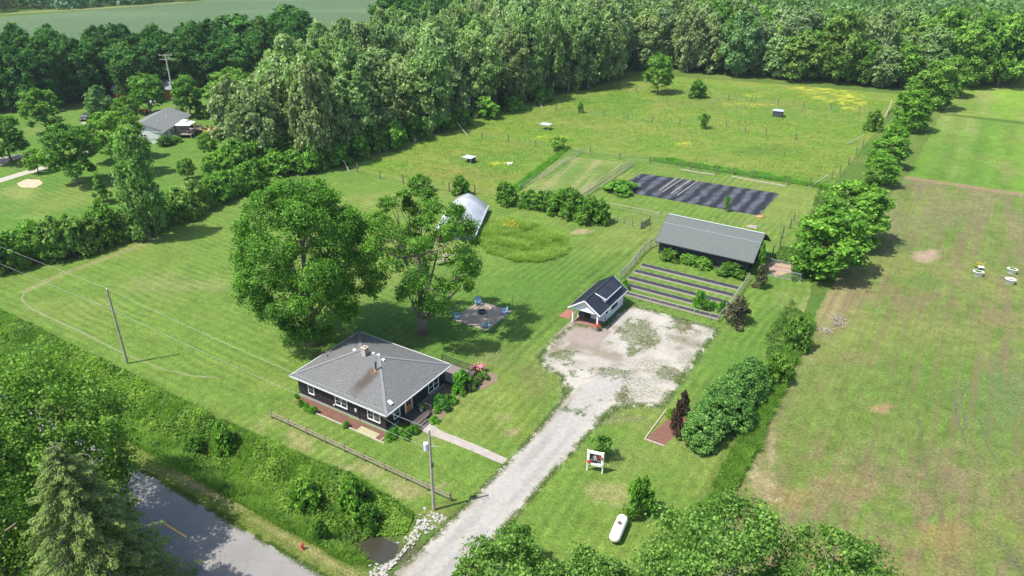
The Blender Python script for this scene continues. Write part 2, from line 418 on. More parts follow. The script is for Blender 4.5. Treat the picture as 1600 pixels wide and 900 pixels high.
def col_field(x, y):
    c = grass_col(x, y, C3(.080,.128,.025), .35, .35, 17)
    br = ss(.42, .72, fbm(x*.05+2, y*.035, 131)) * .75 * (.45+.55*ss(.35,.65,fbm(x*.9,y*.05,134)))
    c = lerpc(c, C3(.125,.098,.058)[None, :], br * ss(.3, .6, fbm(x*.9, y*.35, 133)))
    c = lerpc(c, C3(.135,.108,.068)[None, :], .5*ss(112, 150, y) * ss(.38, .6, fbm(x*.7, y*.06, 137)))
    c = lerpc(c, C3(.14,.115,.045)[None, :], .3 * (1-ss(52, 78, y)) * ss(.4, .62, fbm(x*.16, y*.16, 139)))
    c = c * (1 + .05*np.sin(x*2*math.pi/.9))[:, None] * (1 + .5 * (fbm(x*1.3, y*.9, 141, 3) - .5))[:, None]
    c = lerpc(c, C3(.14,.14,.06)[None, :], .4 * (1-ss(.3, 1.6, np.abs(x+10.4+ .8*(fbm(y*.2, y*0, 7)-.5)))) * ss(.3,.55, fbm(x*.8,y*.5,143)))
    for pts, w, st in [(gp((1503,598),(1494,606),(1492,628),(1497,655),(1505,685),(1512,700)), .28, .75), (gp((1510,598),(1503,608),(1502,630),(1508,655),(1513,672)), .28, .7),
                       (gp((1530,655),(1540,690),(1560,725),(1580,745)), .25, .55), (gp((1432,645),(1438,670),(1440,690)), .22, .5), (gp((1440,700),(1455,760),(1475,815),(1492,850)), .5, .35),
                       (gp((1400,680),(1440,735),(1500,760),(1560,790)), .3, .3), (gp((1370,395),(1420,300),(1450,220)), .3, .3), (gp((1385,395),(1440,290)), .3, .25),
                       (gp((1555,840),(1600,900)), .5, .5), (gp((1575,850),(1620,900)), .4, .4)]:
        if st > .5: continue
        d = polydist(x, y, pts); c = lerpc(c, C3(.038,.042,.032)[None, :], min(1, st*.8) * (1-ss(w*.2, w*1.25, d)) * ss(.15, .4, fbm(x*1.2, y*1.2, 151)))
    c = blobs(c, x, y, [(1448,400,28,10,(.234,.179,.133),.9),(1378,638,20,8,(.211,.148,.078),.7),(1190,760,22,22,(.211,.179,.101),.6),(1175,735,8,18,(.257,.226,.140),.6),
        (1210,780,14,4,(.328,.296,.203),.7),(1205,700,6,50,(.218,.179,.109),.6),(1330,760,70,30,(.148,.117,.055),.5),(1240,780,40,20,(.172,.133,.055),.5),(1480,840,60,30,(.187,.133,.055),.5),
        (1440,440,30,14,(.058,.117,.023),.6),(1370,660,22,8,(.070,.125,.023),.5),(1570,620,60,60,(.066,.117,.039),.5),(1540,850,60,40,(.094,.125,.031),.5),(1300,480,30,50,(.195,.164,.086),.5),
        (1330,440,40,60,(.164,.148,.070),.4),(1330,560,50,14,(.125,.101,.055),.4)])
    return c
def col_base(x, y):
    c = grass_col(x, y, C3(.060,.105,.018), .35, .5, 27)
    # verge between road and ditch: dry trodden strip
    c = lerpc(c, C3(.115,.135,.035)[None, :], .8 * ss(29.0, 29.6, y) * (1-ss(31.4, 32.4, y)))
    c = lerpc(c, (STRAW*1.0)[None, :], .85 * (1-ss(.12, .7, np.abs(y-30.9 - .25*np.sin(x*.1)))) * ss(.36, .52, fbm(x*.35, y*1.2, 201)))
    c = lerpc(c, DRY[None, :], .6 * (1-ss(.3, 2.0, np.abs(y-40.4))) * ss(-66, -56, x) * (1-ss(-33, -30, x)))
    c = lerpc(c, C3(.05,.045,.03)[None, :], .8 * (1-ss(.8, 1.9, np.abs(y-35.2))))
    return c

def build_ground():
    M_base = painted_ground('rough grass ground', ((1.0,.25),(4.5,.35)), .8, .2)
    xs = np.concatenate([[-6000,-2500,-1000,-600], np.arange(-420, -240, 10), np.arange(-240, 60, 1.2), np.arange(60, 260, 12), [400, 900, 2500, 6000]])
    ys = np.concatenate([[-3000,-900,-300,-100,-40,-10], np.arange(5, 27, 2), np.arange(27, 43, .5), np.arange(43, 300, 4), np.arange(300, 700, 30), [1000, 2500, 8000]])
    X, Y = np.meshgrid(xs, ys); x = X.ravel(); y = Y.ravel(); z = H_ditch(x, y)
    V = np.stack([x, y, z], 1); w = len(xs); i = np.arange(len(ys)-1)[:, None]*w + np.arange(w-1)[None, :]
    F = np.stack([i, i+1, i+1+w, i+w], -1).reshape(-1, 4)
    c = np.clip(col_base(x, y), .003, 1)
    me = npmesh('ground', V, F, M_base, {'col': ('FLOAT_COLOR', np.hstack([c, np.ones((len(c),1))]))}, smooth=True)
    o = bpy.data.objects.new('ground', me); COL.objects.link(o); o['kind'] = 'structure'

    M_lawn = painted_ground('mown lawn', ((.33,.12),(1.2,.20),(4.0,.36),(10.0,.42)), .9, .08, mow=.13)
    M_past = painted_ground('rough pasture', ((.55,.20),(2.4,.34)), .9, .2, .35)
    M_field = painted_ground('fallow field', ((.8,.16),(3.6,.42)), .8, .12, .4, rows=.8)
    sheet('lawn', [(-119.5,39.6),(-34.5,39.6),(-34.0,41.5),(-33,42.6),(-25.8,42.6),(-24.5,40.2),(-13.8,40.2),(-13.6,96),(-15,112),(-20.5,130),(-21.2,152.8),(-58.5,151.2),
          (-76.6,148.2),(-74.0,122),(-72.3,113.4),(-92.7,110.2),(-113.5,111.6),(-114.0,92),(-118.5,70)], .016, .62, col_lawn, M_lawn, .35, 1.0, seed=3)
    sheet('pasture', [(-72.1,113.4),(-73.9,122.2),(-76.8,148.4),(-58.8,151.6),(-21.2,153.0),(-20.6,190),(-20.5,250),(-60,244),(-97,236),(-103,205),(-109,184),(-114.5,150),(-113.6,112.0),(-92.7,110.4)],
          .020, 1.0, col_pasture, M_past, .3, 1.5, seed=5)
    sheet('field', [(-11.2,34),(30,34),(60,90),(60,168.5),(20,167.5),(-9.6,166.5),(-12.2,130),(-12.2,90)], .024, .42, col_field, M_field, .45, .8, seed=9)
    def col_crop(base):
        def f(x, y):
            c = grass_col(x, y, base, .3, .35, 37)
            c = c * (1 + .10*np.sin(x*2*math.pi/2.2))[:, None] * (1 + .3*(fbm(x*.5, y*.25, 71)-.5))[:, None]
            return lerpc(c, C3(.2,.17,.09)[None, :], .35*ss(.55,.75,fbm(x*.25, y*.05, 73)))
        return f
    sheet('crop_strip', [(-9.4,168.6),(20,169.4),(200,172.5),(200,230),(-8.2,229)], .020, 1.6, col_crop(C3(.088,.168,.022)), M_past, .5, 2, seed=11)
    sheet('crop_strip', [(-7.8,232),(200,233),(200,266),(60,262),(6,300),(-9,277)], .020, 2.0, col_crop(C3(.115,.20,.026)), M_past, .5, 2, seed=12)
    sheet('soil_margin', [(-9.9,166.6),(20,167.3),(200,170.2),(200,172.8),(20,169.6),(-9.6,168.9)], .028, 1.0,
          lambda x, y: lerpc(np.repeat(C3(.16,.12,.075)[None,:], len(x), 0), C3(.14,.15,.05)[None,:], .6*ss(.4,.6,fbm(x*.6,y*.6,7))), M_field, .5, 1.0, seed=13)
    # strip of older grass and mown plots in the kitchen garden
    def col_strip(x, y):
        c = grass_col(x, y, C3(.085,.135,.03), .5, .2, 43)
        u = x*.978 + -.208*0 - (y-120)*.0
        t = (x + 71 + (y-120)*.19)
        c = lerpc(c, C3(.19,.18,.085)[None,:], .55*ss(.45,.6,fbm(t*.9, y*.05, 45)))
        c = lerpc(c, C3(.08,.14,.03)[None,:], .6*np.exp(-((t-4.6)/1.5)**2))
        return c * (1+.10*np.sin(t*2*math.pi/.9))[:,None]
    sheet('mown_strip', gp((886,244),(974,254),(905,309),(818,299)), .024, .5, col_strip, M_lawn, .15, 1.0, seed=15)
    # neighbour's lawn beyond the hedge
    def col_nb(x, y):
        c = grass_col(x, y, C3(.064,.128,.018), .4, .3, 57)
        return blobs(c, x, y, [(370,210,40,12,(.2,.2,.08),.7),(30,300,40,14,(.17,.19,.06),.5),(50,340,30,10,(.13,.19,.04),.5),(310,290,30,10,(.18,.2,.06),.5)])
    sheet('neighbor_lawn', [(-250,46),(-124,44),(-119,70),(-116,96),(-124,104),(-140,112),(-150,140),(-185,160),(-215,120),(-235,90)], .016, 1.4, col_nb, M_lawn, .5, 2, seed=21)
    def col_far(x, y):
        c = np.repeat(C3(.062,.100,.048)[None,:], len(x), 0)
        c = lerpc(c, C3(.085,.13,.06)[None,:], .5*ss(.5,.7,fbm((x*.8+y*.6)*.01, (x*.6-y*.8)*.05, 83)))
        c = lerpc(c, C3(.12,.19,.07)[None,:], .6*(1-ss(10,40,np.hypot(x+235,y-235)))) 
        return c * (1+.25*(fbm(x*.08,y*.08,85)-.5))[:,None]
    sheet('far_field', gp((-260,52),(0,27),(290,5),(430,-14),(700,-30),(760,30),(560,110),(330,105),(180,85),(0,118),(-200,140)), .05, 6.0, col_far, M_past, 1.0, 10, seed=25)
    def col_bank(x, y): return np.repeat(C3(.13,.15,.06)[None,:], len(x), 0)
    sheet('field_track', gp((-260,46),(0,21),(170,11.5),(290,3),(292,4.6),(170,13.4),(0,23.2),(-260,49)), .09, 5.0, col_bank, M_past, .8, 8, seed=26)

    def ribbon(name, pts, w, mat, z, jit=.12, seed=1):
        P = []; 
        for a, b in zip(pts[:-1], pts[1:]):
            for k in range(6): P.append((a[0]+(b[0]-a[0])*k/6, a[1]+(b[1]-a[1])*k/6))
        P.append(pts[-1]); Q = [Vector((*p,0)) for p in P]
        for _ in range(3): Q = [Q[0]] + [(Q[i-1]+2*Q[i]+Q[i+1])/4 for i in range(1,len(Q)-1)] + [Q[-1]]
        L, R = [], []
        for i, p in enumerate(Q):
            d = (Q[min(i+1,len(Q)-1)]-Q[max(i-1,0)]).normalized(); n_ = Vector((-d.y,d.x,0)); ww = w*.5*(.35+.9*float(vn(p.x*.7,p.y*.7,seed))); e = min(1, min(i, len(Q)-1-i)/4+.15); off = n_*(float(fbm(p.x*.8,p.y*.8,seed+3))-.5)*jit*2
            L.append(tuple((p+off+n_*ww*e)[:2])); R.append(tuple((p+off-n_*ww*e)[:2]))
        return sheet(name, L+R[::-1], z, 2.0, None, mat)
    worn = simple('worn pale grass line', (.135,.150,.060), .95, .25, 3)
    ribbon('worn_path', gp((40,452),(33,466),(45,480),(62,489),(100,507),(130,520),(165,539),(200,556),(232,568),(260,578),(300,588),(345,590)), .32, worn, .026)
    ribbon('worn_path', gp((42,450),(70,440),(100,427),(140,412),(180,398),(250,372)), .30, simple('faint trodden grass', (.105,.135,.04), .95, .2, 3), .026, seed=5)
    rut = simple('dark wheel rut', (.070,.078,.042), .95, .45, 2)
    for i,(pts,w) in enumerate([(gp((1512,596),(1500,603),(1493,615),(1492,632),(1496,655),(1503,680),(1511,702)),.30),(gp((1519,598),(1509,606),(1503,616),(1502,632),(1506,652),(1512,674)),.28),(gp((1526,645),(1533,668),(1545,700),(1562,728)),.22),(gp((1431,640),(1436,662),(1440,690)),.18),(gp((1408,645),(1412,668)),.14),(gp((1553,835),(1572,862),(1590,895)),.3)]):
        ribbon('wheel_track', pts, w*.75, rut, .034, .08, 10+i)
    # road
    m, nt, b = nodes('asphalt'); g1 = noise_n(nt, .35, 4); g2 = noise_n(nt, 14, 3, .7)
    c = mixc(nt, mapr(nt, g1, .3, .7, 0, 1), (.18,.168,.15), (.215,.203,.182)); c = mixc(nt, mapr(nt, g2, .3, .7, 0, .5), c, (.075,.075,.08))
    w = N(nt, 'ShaderNodeTexVoronoi', feature='DISTANCE_TO_EDGE', i_Scale=.22); gg = nt.nodes.new('ShaderNodeNewGeometry')
    nv = nt.nodes.new('ShaderNodeVectorMath'); nv.operation = 'ADD'; nn = nt.nodes.new('ShaderNodeTexNoise'); nn.inputs['Scale'].default_value = .8
    nt.links.new(gg.outputs['Position'], nn.inputs['Vector']); nt.links.new(gg.outputs['Position'], nv.inputs[0]); nt.links.new(nn.outputs[1], nv.inputs[1]); nt.links.new(nv.outputs[0], w.inputs['Vector'])
    c = mixc(nt, mapr(nt, w.outputs[0], 0, .008, .28, 0), c, (.05,.05,.05))
    nt.links.new(c, b.inputs['Base Color']); b.inputs['Roughness'].default_value = .85; bump(nt, b, g2, .3, .02)
    sheet('road', [(-420,23.0),(300,23.0),(300,29.6),(-420,29.6)], .035, 8.0, None, m, .16, .7, seed=31)
    yl = simple('yellow road paint', (.72,.42,.06), .7, .25, 6)
    mb = MB()
    for k in range(-14, 12):
        x = -53.6 + 12.2*k; mb.slab([(x,26.2,.0),(x+3.1,26.2,.0),(x+3.1,26.34,.0),(x,26.34,.0)], .004)
    o = mb.build('lane_marking', yl); o.location.z = .044; o['kind'] = 'structure'

    # gravel
    M_grav, nt, b = nodes('limestone gravel'); a = N(nt, 'ShaderNodeAttribute', attribute_name='col')
    v = N(nt, 'ShaderNodeTexVoronoi', i_Scale=15.0); gg = nt.nodes.new('ShaderNodeNewGeometry'); nt.links.new(gg.outputs['Position'], v.inputs['Vector'])
    f = mapr(nt, v.outputs['Distance'], 0, .75, 1.10, .82); f2 = mapr(nt, noise_n(nt, 2.2, 5, .7), .3, .7, .84, 1.14)
    sc1 = nt.nodes.new('ShaderNodeVectorMath'); sc1.operation = 'SCALE'; nt.links.new(a.outputs['Color'], sc1.inputs[0]); nt.links.new(math_n(nt, 'MULTIPLY', f, f2), sc1.inputs['Scale'])
    weed = math_n(nt, 'MULTIPLY', mapr(nt, noise_n(nt, 3.4, 6, .85), .44, .62, 0, .95), a.outputs['Alpha'])
    c = mixc(nt, weed, sc1.outputs[0], mixc(nt, mapr(nt, noise_n(nt, .5, 3), .42,.58,0,1), (.055,.075,.022), (.105,.085,.045))); nt.links.new(c, b.inputs['Base Color']); b.inputs['Roughness'].default_value = .95; b.inputs['Specular IOR Level'].default_value = .15
    bump(nt, b, v.outputs['Distance'], .5, .025)
    def grav(x, y):
        c = np.repeat(C3(.335,.312,.268)[None,:], len(x), 0)
        c = lerpc(c, C3(.27,.25,.215)[None,:], .7*ss(.42,.65,fbm(x*.3, y*.3, 303)))
        c = lerpc(c, C3(.14,.11,.07)[None,:], .65*ss(.50,.72,fbm(x*.45, y*.45, 305)))
        # compacted, greyer wheel way up the middle of the drive
        ctr = polydist(x, y, [(-29.6,33),(-29.3,43),(-29.2,53),(-29.4,63),(-29,70)])
        c = lerpc(c, C3(.29,.275,.25)[None,:], .9*(1-ss(1.4,2.4,ctr)))
        for off in (-.85, .85):
            d = polydist(x, y, [(-29.6+off,33),(-29.3+off,43),(-29.2+off,53),(-29.4+off,63),(-29+off*1.6,72)]); c = lerpc(c, C3(.215,.205,.185)[None,:], .7*(1-ss(.2,.6,d))*ss(.3,.6,fbm(x*.4,y*.25,309)))
        return c
    def add_alpha(o, fn):
        me = o.data; n = len(me.vertices); co = np.empty(n*3); me.vertices.foreach_get('co', co); co = co.reshape(-1,3)
        at = me.attributes['col']; d = np.empty(n*4, np.float32); at.data.foreach_get('color', d); d = d.reshape(-1,4); d[:,3] = np.clip(fn(co[:,0], co[:,1]), 0, 1)
        at.data.foreach_set('color', d.ravel())
    def lotpatch(x, y):
        r = 0*x
        for px,py,rw,rh in [(1015,572,34,14),(1040,590,30,10),(985,596,30,8),(1075,560,16,12),(900,568,22,8),(870,560,18,10),(960,507,22,5),(940,520,16,6),(1022,517,10,8),(1000,540,26,6),(1058,530,18,7),(1090,520,12,8),(1010,615,40,8),(860,585,14,14),(1110,515,14,12),(905,600,14,8)]:
            p = G(px,py); q = G(px+rw,py); s = G(px,py-rh); M = np.linalg.inv(np.array([[q.x-p.x,s.x-p.x],[q.y-p.y,s.y-p.y]]))
            u = M[0,0]*(x-p.x)+M[0,1]*(y-p.y); v = M[1,0]*(x-p.x)+M[1,1]*(y-p.y); r = np.maximum(r, 1-ss(.3,1.3,np.hypot(u,v)+.8*(fbm(x*1.1,y*1.1,317)-.5)))
        return r
    o = sheet('parking_lot', [(-38.9,68.6),(-37.0,67.0),(-34.2,66.2),(-32.8,64.2),(-31.0,60.5),(-27.0,61.0),(-26.2,63.8),(-24.4,65.8),(-22.1,67.0),(-22.3,86.9),(-34.8,87.0),(-35.4,80),(-35.6,78.6),(-39.0,78.0),(-39.2,73.0)],
              .028, .5, grav, M_grav, .5, .22, seed=41)
    add_alpha(o, lambda x, y: (1-ss(73,73.8,y)*(1-ss(-34,-33.4,x)))*np.maximum(ss(.42,.66,fbm(x*.30,y*.30,311)), lotpatch(x,y)) * 1.2 * ss(1.6, 3.4, polydist(x, y, [(-29.6,33),(-29.3,43),(-29.2,60),(-32,74),(-33,79)])) * 1.1 + .5*(1-ss(0,2.5,np.abs(x+37.8))) + .9*(1-ss(0,1.6,np.hypot((x+25.5)/2.6,(y-69.5)/1.3))))
    DR = [(-33.4,29.7),(-25.2,29.7),(-26.6,32.0),(-27.1,36),(-27.2,43.2),(-27.1,50),(-26.9,57),(-26.6,64.5),(-28,70),(-31,70),(-32.3,64.8),(-31.7,57),(-31.6,50),(-31.7,43),(-31.9,37),(-32.2,32.5)]
    o = sheet('driveway', DR, .038, .5,
              grav, M_grav, .35, .25, seed=43)
    add_alpha(o, lambda x, y: .15*ss(.6,.8,fbm(x*.5,y*.5,313)))
    # neighbour's lane
    lp = gp((-120,318),(0,282),(40,270),(92,256),(130,240),(165,222),(150,205),(135,190)); mb_pts = []
    L = [Vector((*p,0)) for p in lp]; left = []; right = []
    for i, p in enumerate(L):
        d = (L[min(i+1,len(L)-1)]-L[max(i-1,0)]).normalized(); nrm = Vector((-d.y,d.x,0))*1.3; left.append(tuple((p+nrm)[:2])); right.append(tuple((p-nrm)[:2]))
    o = sheet('lane', left + right[::-1], .03, 1.0, lambda x, y: np.repeat(C3(.36,.33,.28)[None,:], len(x), 0), M_grav, .2, 1, seed=45); add_alpha(o, lambda x, y: .35+0*x)
    o = sheet('lane', gp((-30,258),(0,246),(38,240),(60,236),(62,242),(20,250),(-30,275)), .026, 1.0, lambda x, y: np.repeat(C3(.30,.27,.23)[None,:], len(x), 0), M_grav, .2, 1, seed=46); add_alpha(o, lambda x, y: .3+0*x)

    # concrete walk
    conc = simple('weathered concrete', (.26,.23,.20), .9, .16, 1.4, bmp=.3, bscale=30)
    sheet('walkway', [(-42.4,49.35),(-41.2,49.2),(-36,49.35),(-31.9,49.3),(-31.9,50.3),(-36,50.4),(-40.6,50.35),(-42.4,51.0)], .034, .6, None, conc, .05, .5, seed=51)
    # paver apron in front of the garden house, laid in courses
    m, nt, b = nodes('concrete pavers'); br = N(nt, 'ShaderNodeTexBrick', i_Scale=1.0); br.inputs['Brick Width'].default_value = .3; br.inputs['Row Height'].default_value = .15
    br.inputs['Color1'].default_value = (.205,.165,.14,1); br.inputs['Color2'].default_value = (.165,.13,.11,1); br.inputs['Mortar'].default_value = (.17,.15,.12,1); br.inputs['Mortar Size'].default_value = .012
    gg = nt.nodes.new('ShaderNodeNewGeometry'); nt.links.new(gg.outputs['Position'], br.inputs['Vector'])
    c = mixc(nt, mapr(nt, noise_n(nt, .9, 4), .3,.7,0,.45), br.outputs[0], (.24,.20,.175)); nt.links.new(c, b.inputs['Base Color']); b.inputs['Roughness'].default_value = .9
    sheet('paver_apron', [(-39.7,73.9),(-33.9,73.9),(-33.9,79.0),(-35.3,79.0),(-35.3,78.75),(-39.75,78.75)], .044, 2.0, None, m)
    brick = simple('red brick paving', (.22,.085,.06), .9, .35, 5, bmp=.3)
    sheet('brick_pad', [(-41.9,78.9),(-40.25,78.9),(-40.25,81.3),(-41.7,81.3)], .036, 1, None, brick)
    # mulch beds
    mulch = simple('bark mulch', (.115,.055,.038), .95, .5, 7, bmp=.8, bscale=14)
    sheet('mulch_bed', [(-57.6,45.7),(-44.6,45.55),(-44.6,47.0),(-57.6,47.0)], .032, 1, None, mulch, .12, .5, seed=61)
    mulch2 = simple('brown mulch', (.15,.105,.072), .95, .4, 5, bmp=.8, bscale=14)
    sheet('mulch_bed', [(-45.0,52.2),(-42.3,51.2),(-41.6,52.0),(-41.9,54.5),(-42.6,57.0),(-41.0,59.2),(-40.4,61.2),(-41.2,62.6),(-43.5,62.2),(-45.0,58)], .032, .6, None, mulch2, .25, .5, seed=62)
    red = simple('red mulch', (.13,.058,.042), .95, .4, 6, bmp=.8, bscale=14)
    sheet('mulch_bed', [(-21.3,60.6),(-19.3,60.3),(-18.6,66.2),(-20.4,66.8)], .030, .6, None, red, .15, .5, seed=63)
    chips = simple('wood chips', (.30,.20,.14), .95, .4, 5, bmp=.8, bscale=10)
    sheet('wood_chip_patch', gp((1199,412),(1213,407),(1236,413),(1234,426),(1213,432),(1201,424)), .032, .6, None, chips, .35, .5, seed=64)
    sand = simple('pale wood chips', (.36,.27,.18), .95, .35, 2, bmp=.8, bscale=6)
    sheet('wood_chip_patch', gp((26,287),(42,280),(62,281),(67,287),(55,294),(33,293)), .034, .8, None, sand, .4, .8, seed=65)
    # black landscape fabric in the garden, lanes of it faded by dust
    m, nt, b = nodes('landscape fabric'); gg = nt.nodes.new('ShaderNodeNewGeometry'); sp = nt.nodes.new('ShaderNodeSeparateXYZ'); nt.links.new(gg.outputs['Position'], sp.inputs[0])
    cb = nt.nodes.new('ShaderNodeCombineXYZ'); nt.links.new(sp.outputs[0], cb.inputs[0]); nt.links.new(math_n(nt,'MULTIPLY',sp.outputs[1],.16), cb.inputs[1])
    wob = math_n(nt,'MULTIPLY',noise_n(nt,.25,2),5.0); lanes = math_n(nt,'ADD',math_n(nt,'MULTIPLY',noise_n(nt, 1.3, 2, .5, cb.outputs[0]),.5),math_n(nt,'MULTIPLY',math_n(nt,'ADD',math_n(nt,'SINE',math_n(nt,'ADD',math_n(nt,'MULTIPLY',sp.outputs[0],2.45),wob)),1.0),.25)); dust = noise_n(nt, .45, 5, .7)
    f = math_n(nt, 'MULTIPLY', mapr(nt, lanes, .35,.7,.04,1), mapr(nt, dust, .35,.65,.25,1))
    fine = mapr(nt, noise_n(nt, 5, 4, .8), .3, .7, .7, 1.3)
    c = mixc(nt, f, (.014,.016,.021), (.085,.090,.105)); c = mixc(nt, mapr(nt, noise_n(nt,.6,5,.8), .62,.72,0,.8), c, (.23,.19,.14))
    sv = nt.nodes.new('ShaderNodeVectorMath'); sv.operation='SCALE'; nt.links.new(c, sv.inputs[0]); nt.links.new(fine, sv.inputs['Scale']); nt.links.new(sv.outputs[0], b.inputs['Base Color'])
    b.inputs['Roughness'].default_value = .85; b.inputs['Specular IOR Level'].default_value = .15
    tg = sheet('landscape_fabric', [(-57.6,129.0),(-29.0,130.4),(-29.0,144.2),(-46.5,142.6),(-48.6,142.4),(-56.4,141.2)], .036, 2, None, m, .12, 1.0, kind='structure', seed=71)
    # gravel fire pit square
    pit = simple('brown grey pea gravel', (.26,.205,.155), .95, .3, 4, bmp=.8, bscale=16)
    sheet('gravel_pad', [(-53.3,70.5),(-48.0,70.5),(-48.0,76.6),(-53.3,76.6)], .040, 1, None, pit, .08, .4, seed=72)
    # water standing in the ditch
    m, nt, b = nodes('ditch water'); b.inputs['Base Color'].default_value = (.035,.032,.022,1); b.inputs['Roughness'].default_value = .12; bump(nt, b, noise_n(nt, 3, 2), .08, .02)
    V = MB(); V.add([(-39.5,33.6,-1.32),(-32.2,33.6,-1.32),(-32.2,36.7,-1.32),(-39.5,36.7,-1.32)], [(0,1,2,3)]); o = V.build('water', m); o['kind'] = 'structure'
build_ground()
# ------------------------------------------------------------------ foliage
LEAF = leaf_mat('broad leaves', (.034,.078,.012), (.105,.195,.028), (.215,.340,.065), .34, .62, .18)
LEAF_SILVER = leaf_mat('poplar leaves', (.058,.098,.034), (.145,.215,.080), (.260,.335,.155), .34, .6, .2)
NEEDLE = leaf_mat('spruce needles', (.036,.062,.020), (.100,.150,.044), (.210,.265,.095), .2, .7, .15)
PURPLE = leaf_mat('purple leaves', (.014,.010,.008), (.040,.026,.018), (.080,.058,.034), .15)
HERB = leaf_mat('rank herb leaves', (.046,.100,.018), (.105,.190,.034), (.185,.280,.062), .38, .65, .15)
PINK = leaf_mat('pink petals', (.40,.06,.12), (.62,.16,.24), (.80,.42,.46), .2)
YELLOW = leaf_mat('yellow petals', (.45,.25,.01), (.65,.42,.02), (.75,.55,.04), .2)
RED = leaf_mat('red petals', (.35,.03,.02), (.55,.06,.04), (.65,.18,.10), .2)
BARK = simple('grey brown bark', (.17,.135,.10), .95, .4, 3, bmp=.9, bscale=9)
BARK_PALE = simple('pale poplar bark', (.34,.32,.27), .9, .3, 3, bmp=.5, bscale=9)

def unit(v): return v / (np.linalg.norm(v, axis=1, keepdims=True) + 1e-9)
def leaves(P, Nn, L, W, tint, rng, aspect_fold=.12):
    """one small kite per leaf, folded along its rib"""
    n = len(P); r = unit(rng.normal(size=(n,3))); T = unit(np.cross(Nn, r)); B = np.cross(Nn, T)
    L = np.broadcast_to(L, (n,))[:,None]; W = np.broadcast_to(W, (n,))[:,None]
    V = np.empty((n,4,3)); V[:,0] = P - T*L*.5; V[:,1] = P + B*W*.5 - T*L*.05 + Nn*W*aspect_fold
    V[:,2] = P + T*L*.5; V[:,3] = P - B*W*.5 - T*L*.05 + Nn*W*aspect_fold
    F = np.arange(n*4).reshape(n,4); return V.reshape(-1,3), F, np.repeat(tint, 4)
def profile(kind, t):
    t = np.clip(t, 0, 1)
    if kind == 'maple':  return np.where(t > .45, np.sqrt(np.clip(1-((t-.45)/.57)**2.2, 0, 1)), np.sqrt(np.clip(1-((.45-t)/.62)**2, 0, 1)))
    if kind == 'round':  return np.sqrt(np.clip(1-((t-.5)/.52)**2, 0, 1))
    if kind == 'poplar': return np.clip((t+.10)**.35*(1.02-t)**.5*1.30, 0, 1)
    if kind == 'cone':   return np.clip((1.02-t)**.85*np.minimum(1, .6+t*3), 0, 1)
    if kind == 'bush':   return np.sqrt(np.clip(1-(t*.98)**2.4, 0, 1))
    if kind == 'vase':   return np.clip(.45+.75*t, 0, 1)*np.sqrt(np.clip(1-((t-.45).clip(0)/.57)**2.4, 0, 1))
    return np.ones_like(t)
def crown(seed, H0, H1, R, kind='maple', nl=26, nc=22, nk=30, lr=.30, leaf=.28, flat=.75, clump=.34, out=.55, up=.45, rnd=.55, fill=.8, sq=1.0, asp=.8):
    rng = np.random.default_rng(seed)
    t = (np.arange(nl)+rng.uniform(0,1,nl))/nl; t = t**.9
    ang = np.arange(nl)*2.39996 + rng.uniform(-.5,.5,nl)
    pr = profile(kind, t); rl = R*lr*rng.uniform(.65,1.25,nl)*(.55+.45*pr)
    rad = np.clip(R*pr - rl*.85, 0, None)*(fill + (1-fill)*rng.uniform(0,1,nl))
    inner = rng.uniform(0,1,nl) < .16; rad = np.where(inner, rad*.35, rad)
    C = np.stack([rad*np.cos(ang), rad*np.sin(ang), H0 + rl*.4 + t*(H1-H0-rl*.9)], 1)
    n = nl*nc; Ci = np.repeat(np.arange(nl), nc)
    d = unit(rng.normal(size=(n,3))); o = C[Ci]*np.array([1,1,0]); o = o/(np.linalg.norm(o,axis=1,keepdims=True)+.3)
    d = unit(d + .55*o + np.array([0,0,.25])); d[:,2] *= flat
    P = C[Ci] + d*(rl[Ci]*rng.uniform(.55,1.08,n))[:,None]
    cs = rl[Ci]*clump*rng.uniform(.7,1.3,n); ct = rng.uniform(0,1,n)*.6 + .4*rng.uniform(0,1,nl)[Ci]
    m = n*nk; Ki = np.repeat(np.arange(n), nk)
    off = rng.normal(size=(m,3))*np.array([.62,.62,.42]); Q = P[Ki] + off*cs[Ki][:,None]
    Nn = unit(out*d[Ki] + up*np.array([0,0,1.]) + rnd*rng.normal(size=(m,3)))
    Q[:,2] = np.maximum(Q[:,2], .05)
    tint = np.clip(.10 + .72*ct[Ki]*rng.uniform(.75,1.25,m) + .20*rng.normal(size=m), 0, 1)
    sz = leaf*rng.uniform(.7,1.3,m)
    V, F, T = leaves(Q, Nn, sz, sz*asp, tint, rng); return V, F, T, C, rl
def trunk_mb(H, r0, C, seed, nlimb=9, H0=None, bend=.3, top=.72):
    rng = random.Random(seed); mb = MB(); pts = []; rad = []
    bx, by = rng.uniform(-1,1)*bend, rng.uniform(-1,1)*bend
    for i in range(8):
        s = i/7; z = H*top*s
        pts.append((bx*math.sin(s*2.2), by*math.sin(s*2.6), z)); rad.append(r0*((1-s)**.8*.85+.12)*(1+.55*math.exp(-s*14)))
    mb.path(pts, rad, 10)
    idx = list(range(len(C))); rng.shuffle(idx)
    for k in idx[:nlimb]:
        c = Vector(C[k]); s = max(.16, min(.8, (c.z/H - .10 - .25*rng.random())/top)); i = min(6, int(s*7)); f = s*7-i
        a = Vector(pts[i]).lerp(Vector(pts[i+1]), f); ra = rad[i]*.55
        mid = a.lerp(c, .5) + Vector((0,0,-.04*H)) + Vector((rng.uniform(-.3,.3), rng.uniform(-.3,.3), 0)); mb.path([a, mid, c], [ra, ra*.6, ra*.2], 6)
        for _ in range(2):
            e = c + Vector((rng.uniform(-1,1), rng.uniform(-1,1), rng.uniform(0,1)))*(.09*H); mb.path([mid.lerp(c,.3), e], [ra*.35, ra*.1], 5, False)
    return mb
